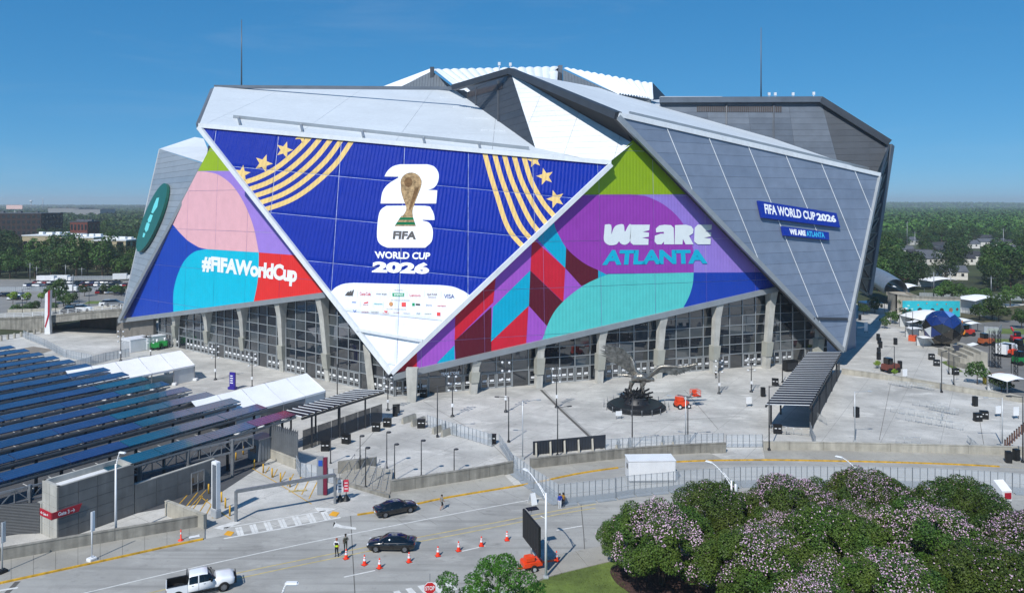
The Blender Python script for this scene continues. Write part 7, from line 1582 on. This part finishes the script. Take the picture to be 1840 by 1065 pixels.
rd = thing('ramp_wall', 'curved concrete ramp wall above the turquoise mural', 'wall', (pxd(1660, 232), 232, 0)); cur = [V((pxd(px, y), y, 0)) for px, y in ((1598, 246), (1612, 240), (1640, 236), (1680, 234), (1726, 233))]
for a, b in zip(cur, cur[1:]): MB().slab([a, b, b+V((0, 0, 5.6)), a+V((0, 0, 5.6))], (0, 1, 0)).build('wall_segment', wall_l, rd); MB().slab([a+V((0, -.1, 5.6)), b+V((0, -.1, 5.6)), b+V((0, 1.2, 5.6)), a+V((0, 1.2, 5.6))], (0, 0, .5)).build('coping', wall_m, rd)
mu = thing('mural', 'turquoise painted mural panel on the ramp wall behind the faceted ball', 'mural', (pxd(1672, 231), 231, 0)); m0, m1 = V((pxd(1622, 231), 231, 0)), V((pxd(1725, 230.5), 230.5, 0))
MB().slab([m0+V((0, 0, .2)), m1+V((0, 0, .2)), m1+V((0, 0, 5.2)), m0+V((0, 0, 5.2))], (0, .2, 0)).build('panel', S('mural_turquoise', (40, 180, 196), rough=.6, var=.08), mu)
sh = [((.3, .42), .055, 'mural_dark', (40, 36, 44)), ((.52, .4), .05, 'mural_dark', (40, 36, 44)), ((.68, .42), .05, 'mural_dark', (40, 36, 44)), ((.84, .45), .045, 'mural_tan', (150, 104, 84)), ((.95, .5), .03, 'mural_rust', (120, 60, 66)), ((.27, .75), .02, 'mural_orange', (206, 110, 60)), ((.42, .85), .016, 'mural_orange', (206, 110, 60)), ((.6, .8), .018, 'mural_orange', (206, 110, 60)), ((.76, .82), .016, 'mural_orange', (206, 110, 60)), ((.1, .7), .03, 'mural_mint', (150, 214, 210)), ((.16, .5), .03, 'mural_mint', (150, 214, 210))]
for k, ((u, v), r, nm, c) in enumerate(sh):
    o = m0.lerp(m1, u)+V((0, -.04-.005*k, 5.2*v)); rr = r*(m1-m0).length*.8; MB().poly([o+V((math.cos(t_)*rr, 0, math.sin(t_)*rr*(1.1 if k < 5 else .7))) for t_ in [2*math.pi*i/12 for i in range(12)]]).build('painted_shape', S(nm, c, rough=.6, var=.1), mu)
# faceted ball
ball = thing('faceted_ball', 'giant faceted ball of blue and mirrored panels on the fan plaza', 'sculpture', G(1694, 622)); bm = bmesh.new(); bmesh.ops.create_icosphere(bm, subdivisions=2, radius=4.7); bmesh.ops.rotate(bm, verts=bm.verts, matrix=Matrix.Rotation(.5, 3, 'X') @ Matrix.Rotation(.4, 3, 'Y'))
bms = [S('ball_blue', (22, 48, 110), rough=.25, var=.05), S('ball_light_blue', (96, 140, 206), rough=.25, var=.05), S('ball_mirror', (90, 86, 80), rough=.15, metal=.8, var=.1), S('ball_black', (16, 18, 22), rough=.3, var=.05), S('ball_white', (206, 214, 220), rough=.4, var=.03)]
for f in bm.faces:
    c = f.calc_center_median(); k = 0 if c.z > 1.2 else (2 if mnoise.noise(c*.4) > 0 else 3)
    if c.z < 1.2 and mnoise.noise(c*.35+V((4, 0, 0))) > .22: k = rngb.choice((0, 1, 4))
    if c.z > 3.2 and c.x > 0: k = 1
    P = [v.co.copy() for v in f.verts]; P = [c+(p-c)*.97+V((0, 0, 4.6)) for p in P]; MB().poly(P).build('facet', bms[k], ball, True)
bm.free(); MB().lathe([(2.6, 0), (2.4, .6), (.01, .7)], n=16).build('base', dgrey, ball, True)
# white marquees, kiosks and shade sails
def marquee(px, py, w, d, h, label, rz=0., curve=1.0, name='marquee'):
    b = G(px, py); t = thing(name, label, 'tent', b, rz)
    MB().grid([[V((-w/2+w*i/6, d*j/4, h+curve*math.sin(math.pi*i/6)*(.6+.4*math.sin(math.pi*j/4)))) for i in range(7)] for j in range(5)]).build('roof', tent_white, t, True)
    MB().slab([V((-w/2, d, 0)), V((w/2, d, 0)), V((w/2, d, h)), V((-w/2, d, h))], (0, .05, 0)).build('back_wall', S('tent_wall', (200, 204, 206), rough=.5, var=.04), t, True)
    for x in (-w/2, w/2):
        for y in (0, d): MB().bar((x, y, 0), (x, y, h), .12).build('leg', steel_m, t, True)
    return t
marquee(1693, 597, 12, 10, 3.4, 'large white curved marquee behind the faceted ball', .1, 2.2); marquee(1650, 609, 3.6, 3, 2.6, 'small white kiosk tent left of the faceted ball', 0, .3); marquee(1679, 625, 5.6, 3, 2.4, 'white flat awning in front of the faceted ball', 0, .2)
marquee(1742, 596, 5, 6, 2.8, 'white cabin tent beside the orange telehandler', .1, .6); marquee(1757, 598, 4, 5, 2.4, 'second white cabin tent next to the black fence', .1, .5); marquee(1645, 533, 8, 8, 3.2, 'white peaked tent by the row of round trees', .2, 1.6); marquee(1702, 519, 14, 9, 3.2, 'wide white tent roof behind the round trees', .1, 1.6); marquee(1778, 562, 11, 8, 4.0, 'white tent half hidden by trees on the bank', .2, 1.6); marquee(1832, 712, 5, 5, 2.8, 'white pagoda tent at the right plaza edge', .1, .8); marquee(1572, 561, 6.4, 5, 3.0, 'white cube tent on the plaza beside the stadium edge', 0, .4)
for px, py, lab in ((1633, 600, 'white winged shade sail on a single mast near the kiosk'), (1617, 575, 'white winged shade sail near the shrubs'), (1736, 646, 'low white shade sail over the ramp block')):
    t = thing('shade_sail', lab, 'shade sail', G(px, py)); MB().tube((0, 0, 0), (0, 0, 3.3), .14, .1, 8).build('mast', white_m, t, True); MB().grid([[V((x*.75, y*1.0, 3.3+.1*abs(x)**1.5)) for x in range(-3, 4)] for y in range(-1, 2)]).build('sail', tent_white, t, True)
t = thing('dark_sail', 'dark triangular sail beside the concrete ramp block', 'shade sail', G(1728, 648)); MB().poly([V((-2.2, 0, 3.6)), V((1.8, .5, 3.4)), V((1.6, 0, .4)), V((-.6, -.3, .2))]).build('sail', S('sail_dark', (54, 60, 74), rough=.7, var=.1), t, True); MB().tube((1.7, 0, 0), (1.7, 0, 3.6), .12, .1, 8).build('mast', white_m, t, True)
t = thing('ramp_block', 'pale stepped concrete ramp block beside the service yard', 'ramp', G(1752, 662)); o0 = G(1725, 655); o1 = G(1775, 664)
for k in range(4): a, b = o0.lerp(o1, k/4), o0.lerp(o1, (k+.98)/4); MB().prism([a, b, b+V((1.5, 11, 0)), a+V((1.5, 11, 0))], 1.6+k*.7).build('block', wall_l, t)
rl = MB(); MB().slab([G(1702, 655), G(1740, 664), G(1740, 664)+V((0, 0, 1.1)), G(1702, 655)+V((0, 0, 1.1))], (0, .12, 0)).build('parapet', wall_m, t); MB().slab([G(1690, 640), G(1716, 646), G(1716, 646)+V((0, 0, 1.0)), G(1690, 640)+V((0, 0, 1.0))], (0, .12, 0)).build('parapet', wall_m, t)
struct(sheet('planting_strip', [G(1690, 650), G(1722, 668), G(1732, 668), G(1700, 648)], .006, grass_m))
for px, py, h in ((1783, 659, 8), (1793, 660, 8.2), (1823, 684, 7.5)):
    t = thing('truss_tower', 'black lattice truss tower beside the service yard', 'truss tower', G(px, py), group='black lattice towers by the yard'); m_ = MB()
    for x in (-.4, .4):
        for y in (-.4, .4): m_.bar((x, y, 0), (x, y, h), .08)
    for k in range(int(h)): m_.bar((-.4, -.4, k), (.4, -.4, k+1), .06).bar((.4, -.4, k), (.4, .4, k+1), .06).bar((-.4, -.4, k), (.4, -.4, k), .06)
    m_.build('lattice', black_m, t, True); MB().box((0, 0, 0), (1.2, 1.2, .2)).build('base', dgrey, t, True)
def machine(px, py, m, label, rz=0., boom=True):
    t = thing('site_machine', label, 'machine', G(px, py), rz); MB().bbox((0, 0, .5), (3.4, 2.0, 1.3), .15).build('chassis', m, t, True); MB().bbox((-.6, 0, 1.8), (1.3, 1.6, 1.3), .12).build('cab', car_glass, t, True)
    for x in (-1.1, 1.1):
        for s in (-1, 1): MB().tube((x, s*1.0-.18, .55), (x, s*1.0+.18, .55), .55, .55, 14).build('wheel', tyre_m, t, True)
    if boom: MB().bar((-1.4, .5, 2.4), (2.6, .5, 3.6), .3, .35).build('boom', m, t, True)
    return t
machine(1812, 640, orange, 'orange loader in the service yard', .3, False); machine(1729, 603, S('machine_amber', (224, 140, 40), rough=.45, var=.08), 'amber telehandler beside the faceted ball', .8); machine(1738, 603, S('machine_red', (180, 50, 40), rough=.45, var=.08), 'red machine next to the amber telehandler', .2, False); machine(1826, 616, S('machine_crimson', (196, 30, 44), rough=.45, var=.08), 'red boom machine far in the yard', 1.2); machine(1836, 655, S('machine_green2', (24, 120, 60), rough=.45, var=.08), 'green container machine at the yard edge', .1, False); machine(1772, 620, S('machine_rust', (170, 90, 50), rough=.5, var=.1), 'rusty stacked machine near the lawn strip', .2, False)
machine(1834, 632, black_m, 'black machine behind the orange loader', .1); machine(1600, 668, brick_r, 'brown utility cart by the plaza stairs near the side wall', .3, False)
fence(None, 'white site fence behind the round trees on the right', low, pts=[V((pxd(1652, 280), 280, 0)), V((pxd(1760, 274), 274, 0)), V((pxd(1900, 268), 268, 0))]); fence([(1768, 600), (1795, 602), (1800, 596)], 'black screen fence around a compound on the lawn', fence_me(2.4, 2.2, 'fence_panel', False)); fence([(1725, 562), (1755, 566), (1790, 575)], 'light fence beside the ramp wall', low)
for px, y, s in ((1695, 268, 1.05), (1712, 266, 1.1), (1742, 262, .8), (1756, 264, .8), (1815, 256, 1.05), (1838, 262, 1.0), (1770, 262, .8)): tree(KS[0], (pxd(px, y), y, 0), px, s, 'round dark tree in the street row behind the mural', 'tree', 'round street trees on the right', 'small_tree')
for px, y, s, k in ((1760, 224, .8, 1), (1783, 226, 1.1, 0), (1795, 222, .9, 1), (1836, 210, .8, 0), (1626, 240, .7, 0), (1632, 216, .75, 1), (1572, 240, .7, 0), (1600, 222, .5, 1), (1608, 218, .5, 0), (1552, 236, .55, 1), (1590, 210, .45, 0), (1648, 212, .5, 1)): tree(KS[k], (pxd(px, y), y, 0), px*.7, s, 'leafy green tree beside the fan plaza paths', 'tree', 'trees around the fan plaza', 'small_tree')
tree(KS[1], G(1756, 690), 1.0, (.62, .62, .72), 'full green tree behind the low plaza wall', name='small_tree'); tree(KS[0], G(1800, 704), 2.0, (.6, .6, .42), 'low wide bush behind the low plaza wall', name='small_tree')
for px, py in ((1578, 660), (1608, 676), (1576, 662)): tree(KY[0], G(px, py), px, .35, 'tiny planted shrub near the low wall', 'shrub', 'tiny shrubs at the low wall', 'shrub')
box_truck(1806, 172, 5, 2.2, 'white utility truck parked among boxes by the yard', .6)
for k, (px, py, c) in enumerate(((1779, 690, (206, 180, 60)), (1790, 684, (150, 112, 84)), (1800, 682, (130, 100, 80)), (1812, 684, (160, 150, 140)), (1640, 612, (210, 90, 50)))):
    t = thing('stacked_crate', ('yellow', 'brown', 'dark brown', 'grey', 'orange')[k]+' crate stack on the ground near the yard', 'crate', G(px, py), .2*k); MB().bbox((0, 0, 0), (2.0, 1.6, 1.3), .04).build('crate', S('crate_%d' % k, c, rough=.7, var=.1), t, True); MB().box((0, 0, 1.3), (2.1, 1.7, .1)).build('lid', S('crate_%d' % k, c), t, True)
for k in range(9):
    t = thing('fence_post', 'short rusty post in the row at the plaza corner', 'post', G(1806+k*4.2, 808-k*4), group='rusty posts at the plaza corner'); MB().bar((0, 0, 0), (0, 0, 1.5), .16).build('shaft', S('rust_brown', (108, 78, 66), rough=.8, var=.15), t, True); MB().box((0, 0, 1.5), (.2, .2, .05)).build('cap', dgrey, t, True)
# ------------------------------------------------------------------ air
hz = bpy.data.materials.new('air'); hz.use_nodes = True; ht = hz.node_tree; ht.nodes.clear(); ho = ht.nodes.new('ShaderNodeOutputMaterial'); pv = ht.nodes.new('ShaderNodeVolumePrincipled'); pv.inputs['Color'].default_value = (.86, .93, 1, 1); pv.inputs['Density'].default_value = HAZE; pv.inputs['Anisotropy'].default_value = .2; ht.links.new(pv.outputs[0], ho.inputs['Volume'])
MB().box((0, 4500, -45), (18600, 15400, 170)).build('haze', hz)['kind'] = 'stuff'
